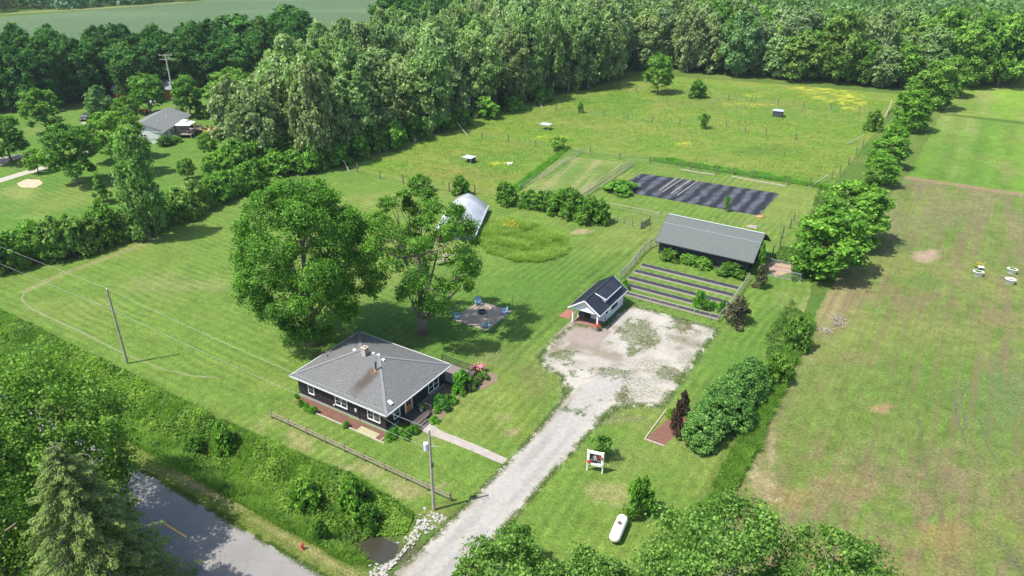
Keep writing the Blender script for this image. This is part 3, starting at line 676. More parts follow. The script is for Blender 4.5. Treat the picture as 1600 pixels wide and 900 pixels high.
def fol_mesh(name, V, F, T, mat): return npmesh(name, V, F, mat, {'tint': ('FLOAT', T)})
def tree_unique(name, label, cat, loc, H, R, H0=.2, seed=1, kind='maple', mat=None, bark=None, r0=None, color=(1,1,1), rz=0, group=None, top=.72, nlimb=12, **kw):
    t = thing(name, label, cat, loc, rz, group)
    V, F, T, C, rl = crown(seed, H*H0, H, R, kind, **kw)
    c = bpy.data.objects.new('crown', fol_mesh('crown', V, F, T, mat or LEAF)); COL.objects.link(c); c.parent = t; c.color = (*color, 1)
    tr = trunk_mb(H, r0 or H*.022, C, seed, nlimb, top=top).build('trunk', bark or BARK, t, True)
    return t
# a small library of crowns built once (height 10, radius 4) and reused
LIB = {}
def lib(key, kind, H0, seed, mat, bark, stems=1, hh=10., rr=4., **kw):
    V, F, T, C, rl = crown(seed, hh*H0, hh, rr, kind, **kw)
    cm = fol_mesh('crown', V, F, T, mat)
    tm = trunk_mb(hh, .2 if hh > 5 else .05, C, seed, 7, bend=.15).mesh('trunk', bark, True)
    LIB[key] = (cm, tm, hh, rr)
for i in range(7): lib(f'poplar{i}', 'maple' if i % 2 else 'round', .03, 100+i, LEAF_SILVER, BARK_PALE, nl=34, nc=16, nk=20, lr=.36, leaf=.40, clump=.30, rnd=.55, out=.7)
for i in range(7): lib(f'forest{i}', 'maple', .06, 200+i, LEAF, BARK, nl=28, nc=17, nk=22, lr=.36, leaf=.40, clump=.29, rnd=.5, out=.7)
for i in range(4): lib(f'yard{i}', 'maple', .17, 300+i, LEAF, BARK, nl=26, nc=18, nk=24, lr=.33, leaf=.34, clump=.28, fill=.78, rnd=.5, out=.7)
lib('cone0', 'cone', .08, 400, LEAF, BARK, nl=28, nc=14, nk=20, lr=.34, leaf=.36)
lib('slim0', 'poplar', .04, 410, LEAF_SILVER, BARK, nl=34, nc=16, nk=20, lr=.36, leaf=.36)
for i in range(4): lib(f'bush{i}', 'bush', .0, 500+i, LEAF, BARK, hh=2., rr=1.5, nl=16, nc=16, nk=20, lr=.40, leaf=.17, flat=.9, clump=.28, rnd=.5, out=.7)
for i in range(2): lib(f'wispy{i}', 'vase', .12, 520+i, LEAF, BARK, hh=2., rr=1.2, nl=12, nc=10, nk=14, lr=.36, leaf=.15, flat=.9, clump=.42)
lib('purple', 'bush', .0, 540, PURPLE, BARK, hh=2., rr=1.2, nl=14, nc=12, nk=16, lr=.40, leaf=.15, clump=.4)
lib('tuft', 'bush', .0, 550, HERB, BARK, hh=1., rr=1., nl=9, nc=9, nk=14, lr=.45, leaf=.17, clump=.4)
def plant(name, label, cat, key, loc, H, R, color=(1,1,1), group=None, rz=None, trunk=True, seed=0):
    cm, tm, hh, rr = LIB[key]; rnd = random.Random(int(loc[0]*131+loc[1]*17)+seed)
    t = thing(name, label, cat, loc, rnd.uniform(0,6.28) if rz is None else rz, group)
    c = bpy.data.objects.new('crown' if trunk else 'foliage', cm); COL.objects.link(c); c.parent = t; ux = rnd.uniform(.86,1.14); c.scale = (R/rr*ux, R/rr/ux, H/hh); c.color = (*color, 1)
    if trunk:
        w = bpy.data.objects.new('trunk', tm); COL.objects.link(w); w.parent = t; w.scale = (R/rr*ux, R/rr/ux, H/hh)
    return t
def T(name, label, key, bx, by, top, w, color=(1,1,1), cat='tree', group=None, trunk=True, hs=1.0):
    p = G(bx, by); H = HGT(bx, by, top)*hs; R = w/2*MPP(bx, (by+top)/2, H*.5)
    p.z = float(H_ditch(p.x, p.y))
    return plant(name, label, cat, key, p, H, R, color, group, trunk=trunk)
B = lambda *a, **k: T(*a, **{**dict(cat='shrub', trunk=False), **k})

def blades(P, h, w, tint, rng, lean=.35):
    n = len(P); a = rng.uniform(0, 6.283, n); d = np.stack([np.cos(a), np.sin(a), np.zeros(n)], 1)
    l = rng.normal(size=(n,3))*np.array([lean,lean,0]); h = h[:,None]; w = w[:,None] if hasattr(w,'__len__') else w
    V = np.empty((n,3,3)); V[:,0] = P - d*w*.5; V[:,1] = P + d*w*.5; V[:,2] = P + (np.array([0,0,1.]) + l)*h
    return V.reshape(-1,3), np.arange(n*3).reshape(n,3), np.repeat(tint, 3)
def in_poly(x, y, poly):
    r = np.zeros(len(x), bool)
    for (x0,y0),(x1,y1) in zip(poly, poly[1:]+poly[:1]):
        c = ((y0 <= y) != (y1 <= y)); xi = x0 + (y-y0)/((y1-y0) if y1 != y0 else 1e-9)*(x1-x0); r ^= c & (x < xi)
    return r
def scatter(poly, n, rng):
    xs = [p[0] for p in poly]; ys = [p[1] for p in poly]
    x = rng.uniform(min(xs), max(xs), n*3); y = rng.uniform(min(ys), max(ys), n*3); k = in_poly(x, y, poly); return x[k][:n], y[k][:n]
def herb_cover(name, poly, n, hmax, leaf, seed, label, mat=HERB, freq=.55, hmin=.1, color=(1,1,1), thin=.0):
    rng = np.random.default_rng(seed); x, y = scatter(poly, n, rng)
    m = fbm(x*freq, y*freq, seed, 3); mound = hmin + hmax*ss(.32, .75, m)
    if 'ditch' in name or 'bramble' in name: mound = mound*(.25+.75*ss(0, 7, np.abs(x+30)-4.5))*(.45+.75*ss(.35,.6,fbm(x*.13+5, y*.2, 99)))
    keep = rng.uniform(0,1,len(x)) < (1 - thin*ss(.5,.35,m)); x, y, mound, m = x[keep], y[keep], mound[keep], m[keep]
    s = rng.uniform(.45,1,len(x)); z = H_ditch(x, y) + mound*s; e = .35
    gx = (fbm((x+e)*freq, y*freq, seed, 3)-m)/e*hmax*2; gy = (fbm(x*freq, (y+e)*freq, seed, 3)-m)/e*hmax*2
    Nn = unit(np.stack([-gx, -gy, np.ones_like(gx)], 1) + .55*rng.normal(size=(len(x),3)))
    tint = np.clip(-.15+1.1*fbm(x*.45, y*.45, seed+5, 3)*(.5+.5*s)+.2*rng.normal(size=len(x)), 0, 1); sz = leaf*rng.uniform(.6,1.3,len(x))
    V, F, Tn = leaves(np.stack([x,y,z],1), Nn, sz, sz*.7, tint, rng)
    o = bpy.data.objects.new(name, fol_mesh(name, V, F, Tn, mat)); COL.objects.link(o); o.color = (*color,1)
    return tag(o, label, 'vegetation', kind='stuff')
def tall_grass(name, poly, n, h, w, seed, label, color=(1,1,1), mat=HERB, z0=0.0, freq=.5, lean=.4, edge=None):
    rng = np.random.default_rng(seed); x, y = scatter(poly, n, rng); f = fbm(x*freq, y*freq, seed, 3)
    hh = h*(.35+.9*ss(.3,.7,f))*rng.uniform(.6,1.2,len(x)); tint = np.clip(.3+.5*f*rng.uniform(.5,1.2,len(x))+.18*rng.normal(size=len(x)),0,1)
    V, F, Tn = blades(np.stack([x,y,H_ditch(x,y)+z0],1), hh, w*rng.uniform(.6,1.4,len(x)), tint, rng, lean)
    o = bpy.data.objects.new(name, fol_mesh(name, V, F, Tn, mat)); COL.objects.link(o); o.color = (*color,1)
    return tag(o, label, 'tall grass', kind='stuff')
def spruce(name, label, loc, H, R, seed, color=(1,1,1)):
    rng = np.random.default_rng(seed); t = thing(name, label, 'tree', loc)
    Ps, Ts, Ns, tn = [], [], [], []; mb = MB(); mb.path([(0,0,0),(0.05,0,H*.5),(0,.05,H)], [H*.02, H*.012, .03], 8)
    nb = int(H*15)
    for k in range(nb):
        s = .06+.93*((k+rng.uniform(0,1))/nb); z = H*s; L = R*((1-s)**.78)*rng.uniform(.72,1.12)+.25; a = k*2.39996+rng.uniform(-.35,.35)
        d = np.array([math.cos(a), math.sin(a), 0]); side = np.array([-d[1], d[0], 0]); rise = .28*L*(.5+s)
        def pos(u): return d*L*u + np.array([0,0,z + rise*u*.6 - .42*L*u*u + .10*L*u**4])
        mb.path([tuple(pos(0)), tuple(pos(.5)), tuple(pos(.97))], [.05+.012*L, .03+.006*L, .008], 4, False)
        m = int(26 + L*58); u = rng.uniform(.10,1,m)**.75; wmax = (.10+.30*L*(1-u)**.8*np.minimum(1,u*3)); v = rng.uniform(-1,1,m)
        p = d[None]*(L*u)[:,None] + side[None]*(v*wmax)[:,None]; p[:,2] = z + rise*u*.6 - .42*L*u*u + .10*L*u**4 - .30*np.abs(v)*wmax - rng.uniform(0,1,m)**2*.26*(.4+L*.12)
        tdir = d[None]*.75 + side[None]*(np.sign(v)*.65)[:,None] + np.array([0,0,-.45]) + .28*rng.normal(size=(m,3))
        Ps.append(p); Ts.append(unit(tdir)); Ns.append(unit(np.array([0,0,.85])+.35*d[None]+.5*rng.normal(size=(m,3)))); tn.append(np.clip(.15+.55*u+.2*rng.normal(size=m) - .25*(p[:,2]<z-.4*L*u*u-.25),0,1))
    P = np.vstack(Ps); Tt = np.vstack(Ts); Nn = np.vstack(Ns); tint = np.concatenate(tn); n = len(P)
    Bv = unit(np.cross(Nn, Tt)); L = rng.uniform(.16,.36,n)[:,None]; W = rng.uniform(.05,.10,n)[:,None]
    V = np.empty((n,4,3)); V[:,0]=P-Tt*L*.4; V[:,1]=P+Bv*W*.5; V[:,2]=P+Tt*L*.6; V[:,3]=P-Bv*W*.5
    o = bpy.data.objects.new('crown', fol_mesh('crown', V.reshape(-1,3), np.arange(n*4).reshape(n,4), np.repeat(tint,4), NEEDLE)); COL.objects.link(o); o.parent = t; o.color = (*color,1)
    mb.build('trunk', BARK, t, True); return t

def build_trees():
    W = (1,1,1)
    # the two big yard maples
    tree_unique('maple_tree', 'huge dense dark green maple behind the black house, left of the two yard maples', 'tree', G(492,538), 21.5, 8.4, .14, 11, 'maple', nl=66, nc=32, nk=44, lr=.24, leaf=.245, clump=.30, r0=.62, fill=.85, color=(.80,1.02,.62), flat=.85)
    tree_unique('maple_tree', 'tall open crowned maple with visible forked limbs beside the gravel fire pit', 'tree', G(660,520), 19.2, 8.0, .24, 17, 'maple', nl=44, nc=24, nk=40, lr=.21, leaf=.245, clump=.31, r0=.55, fill=.95, color=(.88,1.08,.66), nlimb=22)
    # nearest trees at the edge of the picture
    tree_unique('ash_tree', 'broad green tree filling the lower left corner behind the spruce', 'tree', (-61.0,20.5,0), 18.0, 8.2, .10, 23, 'round', nl=44, nc=26, nk=28, lr=.27, leaf=.27, clump=.36, color=(1.08,1.08,.85))
    tree_unique('ash_tree', 'bright green tree overhanging the road just right of the corner tree', 'tree', (-56.0,20.0,0), 16.5, 6.2, .12, 29, 'maple', nl=34, nc=24, nk=26, lr=.29, leaf=.25, clump=.36, color=(1.05,1.1,.8))
    tree_unique('ash_tree', 'bright green tree half hidden behind the spruce at the lower left edge', 'tree', (-55.0,14.5,0), 17.0, 6.0, .10, 31, 'round', nl=30, nc=24, nk=26, lr=.29, leaf=.25, clump=.36, color=(1.0,1.05,.8))
    spruce('spruce_tree', 'dark spruce with drooping branches overhanging the road at lower left', (-47.6,17.6,0), 17.6, 7.2, 41, (1.1,1.15,.85))
    spruce('spruce_tree', 'lower dark spruce reaching farthest out over the road', (-47.0,18.8,0), 13.6, 5.4, 43, (1.05,1.1,.85))
    tree_unique('sycamore_tree', 'large leaved tree at the bottom edge right of the propane tank', 'tree', (-7.0,38.4,-.3), 14.9, 6.6, .12, 51, 'round', nl=40, nc=26, nk=26, lr=.27, leaf=.24, clump=.36, color=(1.0,1.05,1.1), bark=BARK_PALE, nlimb=20)
    tree_unique('sycamore_tree', 'large leaved tree at the bottom edge below the propane tank', 'tree', (-15.2,34.2,-.5), 9.8, 4.4, .12, 53, 'round', nl=34, nc=26, nk=26, lr=.28, leaf=.24, clump=.36, color=(1.0,1.05,1.1), bark=BARK_PALE, nlimb=20)
    tree_unique('sycamore_tree', 'large leaved tree at the bottom edge beside the mouth of the gravel drive', 'tree', (-21.4,32.4,0), 9.3, 4.4, .14, 57, 'round', nl=26, nc=24, nk=24, lr=.29, leaf=.24, clump=.36, color=(1.0,1.05,1.05), bark=BARK_PALE, nlimb=16)
    tree_unique('sycamore_tree', 'large leaved tree at the bottom edge nearest the fallow field', 'tree', (-.8,41.6,0), 12.6, 5.6, .12, 61, 'round', nl=30, nc=24, nk=24, lr=.28, leaf=.24, clump=.36, color=(1.0,1.05,1.1), bark=BARK_PALE, nlimb=16)
    tree_unique('young_tree', 'dark airy young tree right of the gravel drive near the road', 'tree', (-23.6,39.0,-.6), 5.0, 2.6, .1, 59, 'vase', nl=18, nc=14, nk=16, lr=.3, leaf=.22, clump=.45, color=(.75,.9,.85), r0=.08)
    # big viburnum mound right of the parking lot
    mv = [(-16.3,63.0,3.0,2.3),(-16.0,65.8,3.9,2.7),(-15.6,69.0,4.4,2.8),(-15.2,72.2,4.4,2.7),(-14.8,75.2,3.9,2.4),(-14.2,67.4,3.6,2.1)]
    V_, F_, T_ = [], [], []; off = 0
    for i,(x,y,h,r) in enumerate(mv):
        V,F,Tn,_,_ = crown(600+i, .0, h*1.05, r, 'bush', nl=40, nc=22, nk=24, lr=.27, leaf=.22, clump=.32, flat=.9, asp=.65); V = V + np.array([x,y,0]) - np.array([-15.6,64.5,0])
        V_.append(V); F_.append(F+off); T_.append(Tn); off += len(V)
    t = thing('viburnum_bush', 'very large dense blue green shrub mound right of the white gravel lot', 'shrub', (-15.6,64.5,0))
    o = bpy.data.objects.new('foliage', fol_mesh('foliage', np.vstack(V_), np.vstack(F_), np.concatenate(T_), LEAF)); COL.objects.link(o); o.parent = t; o.color = (1.0,1.15,1.5,1)
    # young trees and shrubs on the front lawn
    T('young_tree', 'small young tree with dark leaves right behind the white sign', 'wispy0', 941,716, 680, 44, (.9,1.05,.95), cat='tree')
    T('young_tree', 'small bright green young tree between the sign and the propane tank', 'bush3', 1000,803, 750, 54, (1.05,1.3,.8), cat='tree')
    # right hand boundary of the lot
    B('shrub', 'bright green shrub behind the large mound at the field edge', 'bush1', 1212,598, 555, 44, (1.15,1.2,.9))
    B('shrub', 'lone green shrub in the rough strip beside the brown cut branches', 'bush2', 1243,545, 497, 46, (1.0,1.1,.9))
    B('shrub', 'low bright shrub in the strip right of the viburnum mound', 'bush3', 1222,585, 560, 36, (1.25,1.3,.9))
    B('purple_shrub', 'dark purple leaved shrub on the red mulch bed', 'purple', 1056,682, 628, 26, (1.5,1.4,1.2))
    B('purple_shrub', 'smaller dark purple shrub at the top of the red mulch bed', 'purple', 1066,650, 612, 20, W)
    B('purple_shrub', 'reddish brown shrub outside the right corner of the garden fence', 'purple', 1152,505, 466, 46, (1.9,2.6,1.6))
    B('purple_shrub', 'reddish brown climber on the garden fence near the dark barn', 'purple', 1186,450, 414, 24, (1.9,2.8,1.6))
    B('shrub', 'bright lime clump on the red mulch bed', 'tuft', 1047,652, 640, 16, (1.6,1.5,.8))
    T('tree', 'rounded dark green tree right of the barn with shaded ground beneath', 'forest0', 1287,427, 330, 124, (1.0,1.2,.75))
    T('tree', 'green tree with pale blossom behind the rounded tree right of the barn', 'forest2', 1326,378, 286, 112, (1.15,1.3,.9))
    hedge = [(1372,290,236,60,'yard2'),(1384,262,205,64,'yard3'),(1392,238,190,50,'yard0'),(1362,205,170,36,'bush0'),(1418,205,134,70,'yard1'),(1455,170,86,70,'forest0'),(1432,165,108,60,'forest1'),(1480,150,82,60,'forest2'),(1360,300,262,40,'bush1')]
    lb = ['dark bushy tree in the field hedge, nearest above the pair beside the barn','dark bushy tree second up the field hedge','small dark tree third up the field hedge','pale shrub at the pasture side of the field hedge by the leaning post','tall bright tree in the middle of the field hedge',
          'tall tree at the far end of the field hedge against the woods','light green tree at the far end of the field hedge on the pasture side','broad tree at the far end of the hedge beside the bright crop','low shrub at the near end of the field hedge by the pasture corner']
    for (a,b,c,w,k),l in zip(hedge, lb): T('hedge_tree', l, k.replace('yard','forest'), a,b,c+(b-c)*.08,w*.86, (1.1,1.3,.8) if k[0]=='y' else (1.15,1.2,1.0))
    # pasture trees
    T('pasture_tree', 'round green tree standing alone at the far left end of the pasture', 'yard2', 1027,146, 84, 48, (1.05,1.2,.85))
    T('pasture_tree', 'small dark green tree by the far fence of the pasture', 'bush1', 1090,153, 126, 30, (.85,1.05,.8))
    T('pasture_tree', 'small spreading bush like tree in the middle of the pasture', 'wispy0', 1100,201, 177, 24, (.8,1.0,.7))
    T('pasture_tree', 'tiny dark sapling left of the pale shelter in the pasture', 'bush2', 907,176, 161, 11, (.8,1.0,.7))
    B('shrub', 'light green bush on the pasture side of the cross fence', 'wispy1', 872,234, 214, 36, (1.3,1.4,1.0))
    # shrubs by the greenhouse and garden
    B('shrub', 'lone round shrub left of the long shrub row', 'bush0', 789,318, 285, 44, (.9,1.1,.8))
    B('shrub', 'dark green shrub right behind the greenhouse top', 'bush1', 721,304, 275, 30, (.9,1.1,.8))
    B('shrub', 'bushy shrub by the pasture fence left of the greenhouse', 'bush2', 657,300, 274, 40, (.95,1.1,.8))
    for i,(a,b,c,w) in enumerate([(826,324,298,40),(850,328,299,44),(874,334,300,46),(897,340,302,46),(920,347,307,48),(938,348,314,34),(888,322,294,40)]):
        B('currant_bush', ['first','second','third','fourth','fifth','last','rear'][i] + (' bush from the left in the long shrub row below the mown strip' if i<5 else (' bush at the right end of the long shrub row' if i==5 else ' bush standing behind the long shrub row')), f'bush{i%4}', a,b,c,w, (.95,1.12,.8), group='bushes in the long row')
    B('potato_patch', 'low lush green bed at the left end of the black fabric', 'bush3', 970,298, 272, 60, (1.0,1.35,.9), hs=.55)
    T('sapling', 'spindly sapling at the near edge of the black garden fabric', 'wispy0', 1135,331, 306, 12, (1.0,1.2,.8))
    for i,(a,b,c,w,k,col,l) in enumerate([(1047,406,390,36,'bush0',(.75,.85,.65),'brownish green shrub at the left end of the barn wall'),(1077,412,398,32,'bush1',(1.2,1.35,.9),'bright green leafy shrub in the middle of the barn wall'),(1098,418,403,30,'bush2',(1.2,1.35,.9),'bright green leafy shrub right of centre along the barn wall'),(1143,430,412,46,'bush3',(.8,.95,.7),'low dark green shrub near the right end of the barn wall')]):
        B('shrub', l, k, a,b,c,w,col)
    B('bean_plant', 'tall bright green plant growing in the fourth garden bed', 'tuft', 1093,484, 456, 26, (.9,1.3,.7)); 
    for a,l in ((1112,'left'),(1126,'right')): B('bean_plant', f'low leafy plant in the fourth garden bed, {l} of the low pair', 'tuft', a,484+(a-1112)*.3, 471, 18, (.9,1.3,.7))
    B('shrub', 'small green bush against the rear corner of the white garden house', 'tuft', 977,452, 438, 14, (1.0,1.3,.8))
    B('vine', 'green vine climbing the right corner of the barn', 'tuft', 1186,428, 380, 16, (1.0,1.3,.8))
    # house planting
    T('hydrangea', 'big leafy bush at the rear right corner of the black house', 'bush0', 722,610, 580, 36, (1.0,1.5,.8), cat='shrub', trunk=False)
    B('peony', 'pink flowering peony bush, left of the pair by the deck steps', 'tuft', 741,585, 577, 11, (1,1.2,.9)); B('peony', 'pink flowering peony bush, right of the pair by the deck steps', 'tuft', 751,583, 575, 11, (1,1.2,.9))
    for i,(a,b,w,col,l) in enumerate([(679,660,17,(1.3,1.9,.8),'bright green ball shrub nearest the porch steps'),(683,644,16,(1.2,1.8,.8),'bright green ball shrub second from the porch steps'),(708,629,19,(1.4,2.0,.8),'large bright ball shrub in the middle of the side bed'),(712,614,14,(1.2,1.7,.9),'small bright ball shrub farthest up the side bed'),(693,640,26,(.75,1.1,1.1),'dark variegated shrub behind the ball shrubs'),(701,631,22,(.75,1.1,1.0),'second dark variegated shrub behind the ball shrubs'),(688,632,24,(.6,1.2,1.0),'dark green mound against the black side wall')]):
        T('ball_shrub' if i<4 else 'shrub', l, f'tuft', a,b,b-w*.62,w*.92,col, cat='shrub', trunk=False)
    for a,b,w,l in ((738,608,18,'pale feathery clump at the edge of the curved bed'),(745,600,16,'green perennial clump below the peonies'),(722,618,12,'grey green perennial clump in the curved bed'),(757,592,16,'low green perennial at the end of the curved bed'),(749,594,14,'middling green perennial below the peonies')):
        B('perennial', l, 'tuft', a,b,b-w*.7,w,(1.3,1.4,1.1))
    hosta = [(463,622,10),(470,634,13),(480,641,14),(490,646,15),(541,668,13),(610,687,17),(618,680,18),(628,682,18),(641,680,18),(650,676,16),(634,688,13)]
    for i,(a,b,w) in enumerate(hosta):
        l = ['small','second','third','fourth','lone','first leafy','tall','full','broad','last','low front'][i]
        B('hosta', l+(' green plant clump from the left along the front bed of the black house' if i<4 else ' green clump in the middle of the front mulch bed' if i==4 else ' lush clump of the group at the near corner of the black house'), 'tuft', a,b,b-w*.75,w,(1.1,1.5,.8), group='clumps at the house front')
    # the hedge between the lawn and the neighbour
    hd = [(8,425,372,64),(30,415,362,56),(62,408,350,58),(92,404,345,60),(120,398,338,62),(148,388,336,58),(170,378,318,56),(200,372,330,54),(226,360,322,54),(255,352,310,56),(284,342,296,54),(310,330,284,52),(335,318,275,52),(360,308,268,50),(385,298,258,50),(404,292,250,44),(45,392,352,40),(345,282,240,54),(372,272,222,60),(398,262,215,52),(430,272,238,52),(462,270,236,46),(490,266,226,52),(520,258,224,48),(400,300,280,40)]
    for i,(a,b,c,w) in enumerate(hd):
        gy = i in (3,4,5,7,10,11)
        l = f'{"grey green" if gy else "bright green" if i%3 else "dark green"} shrub of the boundary hedge, {["at the very left edge","second from the left edge","third from the left edge, bulging out","left of the lone narrow gap","in the long even run","at the middle of the long even run","below the cone shaped tree","left of the tall narrow tree","at the foot of the tall narrow tree","just right of the tall narrow tree","second right of the tall narrow tree","third right of the tall narrow tree","where the hedge nears the maple crown","at the bend toward the poplars","below the thick end","at the lawn corner below the poplars"][i]}' if i < 16 else f'shrub in the thick hedge end, {["on the neighbor side far left","nearest the small vase shaped tree","upper left of the thicket","top of the thicket","middle of the thicket","lawn side of the thicket","right side of the thicket by the poplars","rightmost by the pasture corner","lowest of the thicket"][i-16]}'
        B('hedge_shrub', l, f'bush{i%4}', a,b,c,w, (1.5,1.35,1.6) if gy else ((1.25,1.4,.95) if i%3 else (1.05,1.2,.9)), group='shrubs of the left boundary hedge')
    us = [(430,262,222,50),(450,256,204,52),(478,250,196,56),(502,252,214,48),(530,256,220,46),(556,246,200,56),(586,236,192,50),(616,229,184,56),(650,218,180,50),(688,204,166,48),(720,196,166,40),(760,184,148,46),(800,174,148,36),(846,160,134,40)]
    for i,(a,b,c,w) in enumerate(us):
        w *= 1.0; c += (b-c)*.12
        B('edge_shrub', ('bright' if i%2 else 'dark') + ' undergrowth shrub at the foot of the poplar grove, '+('below its near end' if i<5 else 'level with the nearest shelter' if i<9 else 'beside the diagonal brace pole' if i<13 else 'toward its far end'), f'bush{(i*3)%4}', a,b,c,w, (1.2,1.4,1.0) if i%2 else (1.0,1.2,.9), group='undergrowth along the grove')
    ds = [(262,640,600,56,0),(320,668,634,48,1),(350,690,650,40,0),(395,700,672,44,2),(440,735,700,46,0),(478,775,730,58,3),(520,800,762,50,1),(555,790,742,62,0),(575,810,772,44,2),(600,822,790,36,1),(300,690,664,40,2),(450,780,752,34,1),(500,838,808,30,2),(590,850,824,30,3)]
    for i,(a,b,c,w,m) in enumerate(ds):
        if i in (0,1,3,4,6,9,11,13): continue
        B('ditch_shrub', ['bright leafy','dull green','darker','broad bright'][m]+' shrub in the roadside ditch, '+['below the left utility pole side','left of the rail fence','second left of the rail fence','under the left end of the rail fence','below the second rail fence post','large one below the third rail post','below the fourth rail post','biggest one below the rail fence','right of the biggest one','nearest the riprap','on the road side at left','on the road side below the rails','on the road side near the hydrant','beside the ditch pool'][i], f'bush{i%4}', a,b,c,w, [(1.1,1.3,.8),(.9,1.0,.9),(.8,1.0,.7),(1.2,1.35,.85)][m])
    T('willow_tree', 'tall narrow pale tree rising out of the boundary hedge', 'slim0', 234,372, 205, 84, (.95,1.15,.7))
    # neighbour's trees
    nb = [('yard0',75,208,138,66,(1.0,1.1,.85),'round tree left of the dark car'),('yard1',18,252,180,78,(.85,1.0,.8),'dark tree at the left edge beyond the lane'),('yard2',122,288,193,88,(.85,1.05,.75),'broad dark maple standing on the lawn below the lane'),
          ('yard3',60,270,232,34,(1.5,1.5,.9),'small pale yellow green tree beside the lane'),('slim0',163,192,134,44,(.9,1.1,.8),'narrow grey green tree just right of the dark car'),('yard1',186,250,174,84,(1.35,1.4,.9),'wide bright tree left of the white house'),('yard3',212,272,196,62,(1.3,1.35,1.0),'pale bright tree in front of the white house gable'),('yard0',160,222,182,40,(1.0,1.2,.9),'smaller green tree between the lane and the dark car'),
          ('yard2',236,178,115,58,(1.0,1.2,.8),'bright tree left of the tall far pole'),('yard3',299,182,118,54,(.9,1.1,.8),'tree just right of the tall far pole'),('yard0',372,188,107,82,(1.05,1.15,.8),'wide spreading tree on the lawn right of the white house'),
          ('yard3',328,244,206,30,(1.2,1.3,.9),'small vase shaped tree in front of the deck'),('yard1',294,280,247,28,(1.0,1.1,.8),'small green tree below the deck'),('cone0',321,268,248,16,(.7,.85,.8),'tiny dark conifer on the lawn'),
          ('cone0',162,317,270,38,(.95,1.1,.8),'small cone shaped tree above the hedge'),('yard0',205,200,150,40,(1.1,1.2,.8),'tree between the narrow tree and the far barn'),('bush0',316,185,165,30,(1.0,1.2,.8),'bush at the back corner of the white house'),
          ('bush1',258,228,212,26,(.8,1.0,.7),'dark bush at the near corner of the white house'),('bush2',275,222,212,20,(1.1,1.3,.9),'bush in front of the deck')]
    for k,a,b,c,w,col,l in nb: T('yard_tree' if k[0]!='b' else 'shrub', l, k, a,b,c,w,col, cat='tree' if k[0]!='b' else 'shrub', trunk=k[0]!='b')
    # ---- masses of trees one can tell apart
    rng = random.Random(7)
    def fill(poly, spacing, name, keys, label, group, hr, rr, cols, ymin=-30, xr=(-120,1720), front=None):
        xs = [p[0] for p in poly]; ys = [p[1] for p in poly]; n = 0; y = min(ys); row = 0
        while y < max(ys):
            x = min(xs) + (row % 2)*spacing*.5
            while x < max(xs):
                px = x + rng.uniform(-.3,.3)*spacing; py = y + rng.uniform(-.3,.3)*spacing; x += spacing
                if not in_poly(np.array([px]), np.array([py]), poly)[0]: continue
                H = rng.uniform(*hr); q = PROJ(px, py, H)
                if q[1] < ymin and PROJ(px,py,H*.3)[1] < ymin or not xr[0] < q[0] < xr[1]: continue
                k = rng.choice(keys); c = rng.choice(cols); v = rng.uniform(.85,1.18)
                plant(name, label(px,py,H) if callable(label) else label, 'tree', k, (px,py,0), H, rng.uniform(*rr), tuple(ci*v*rng.uniform(.94,1.06) for ci in c), group); n += 1
            y += spacing*.87; row += 1
        return n
    P5 = [f'poplar{i}' for i in range(7)]; F5 = [f'forest{i}' for i in range(7)]
    cg = [(1.3,1.28,1.15),(1.12,1.22,.95),(1.42,1.34,1.35)]; cf = [(1.15,1.12,1.25),(1.05,1.15,1.0),(.9,1.08,.85),(1.25,1.25,1.1)]; cd = [(.42,.64,.66),(.50,.70,.66),(.38,.60,.60)]
    n1 = fill([(-134,99),(-122,101),(-114.5,111),(-114.0,150),(-108.5,184),(-103,206),(-100,238),(-118,262),(-150,250),(-158,200),(-150,150),(-143,120)], 7.0, 'poplar_tree', P5, lambda x,y,h: ('tall' if h>20.5 else 'shorter')+' grey poplar '+('on the edge of the grove facing the pasture' if x>-104-.16*(250-y) else 'on the neighbor side of the grove' if x<-140 else 'inside the grove')+(', at its near end' if y<140 else ', halfway along it' if y<190 else ', at its far end'), 'poplars of the grove', (15,24), (4.4,6.2), cg)
    n2 = fill([(-118,250),(-97,242),(-60,252),(-20,258),(12,282),(0,300),(-40,300),(-100,292),(-140,275)], 8.2, 'woodland_tree', F5+P5, lambda x,y,h: ('tall' if h>17 else 'low')+' woodland tree '+('in the front rank' if y<262 else 'in the rear ranks')+' behind the pasture, '+('toward the poplar grove' if x<-80 else 'behind the middle of the pasture' if x<-35 else 'toward the field hedge'), 'trees behind the pasture', (12,22), (5.0,7.4), cf+cg)
    n3 = fill([(-6,276),(6,302),(60,266),(140,268),(140,300),(20,330),(-20,310)], 8.6, 'woodland_tree', F5+P5[:2], lambda x,y,h: ('tall' if h>16.5 else 'low')+' woodland tree beyond the bright crop strips, '+('next to the field hedge' if x<15 else 'toward the right edge'), 'trees behind the crop strips', (12,21), (5.2,7.6), cf)
    n4 = fill([(-250,80),(-222,92),(-205,118),(-196,140),(-182,156),(-172,172),(-176,168),(-186,180),(-200,186),(-215,172),(-232,140),(-262,110)], 8.6, 'woodland_tree', F5, lambda x,y,h: ('tall' if h>19 else 'lower')+' dark tree '+('by the dark parked car' if y<112 else 'behind the red barn' if y<150 else 'behind the wide spreading lawn tree' if y<175 else 'next to the poplar grove')+(', on the far field side' if x<-215 else ', in the neighbor side rank'), 'dark trees before the far field', (14,19), (4.6,6.2), cd)
    n5 = fill([(-196,222),(-172,206),(-162,215),(-150,250),(-165,300),(-200,300),(-225,262)], 11.5, 'woodland_tree', F5, 'dark distant woodland tree behind the poplar grove', 'dark distant trees behind the grove', (16,21), (6,8), cd)
    print('forest counts', n1, n2, n3, n4, n5)
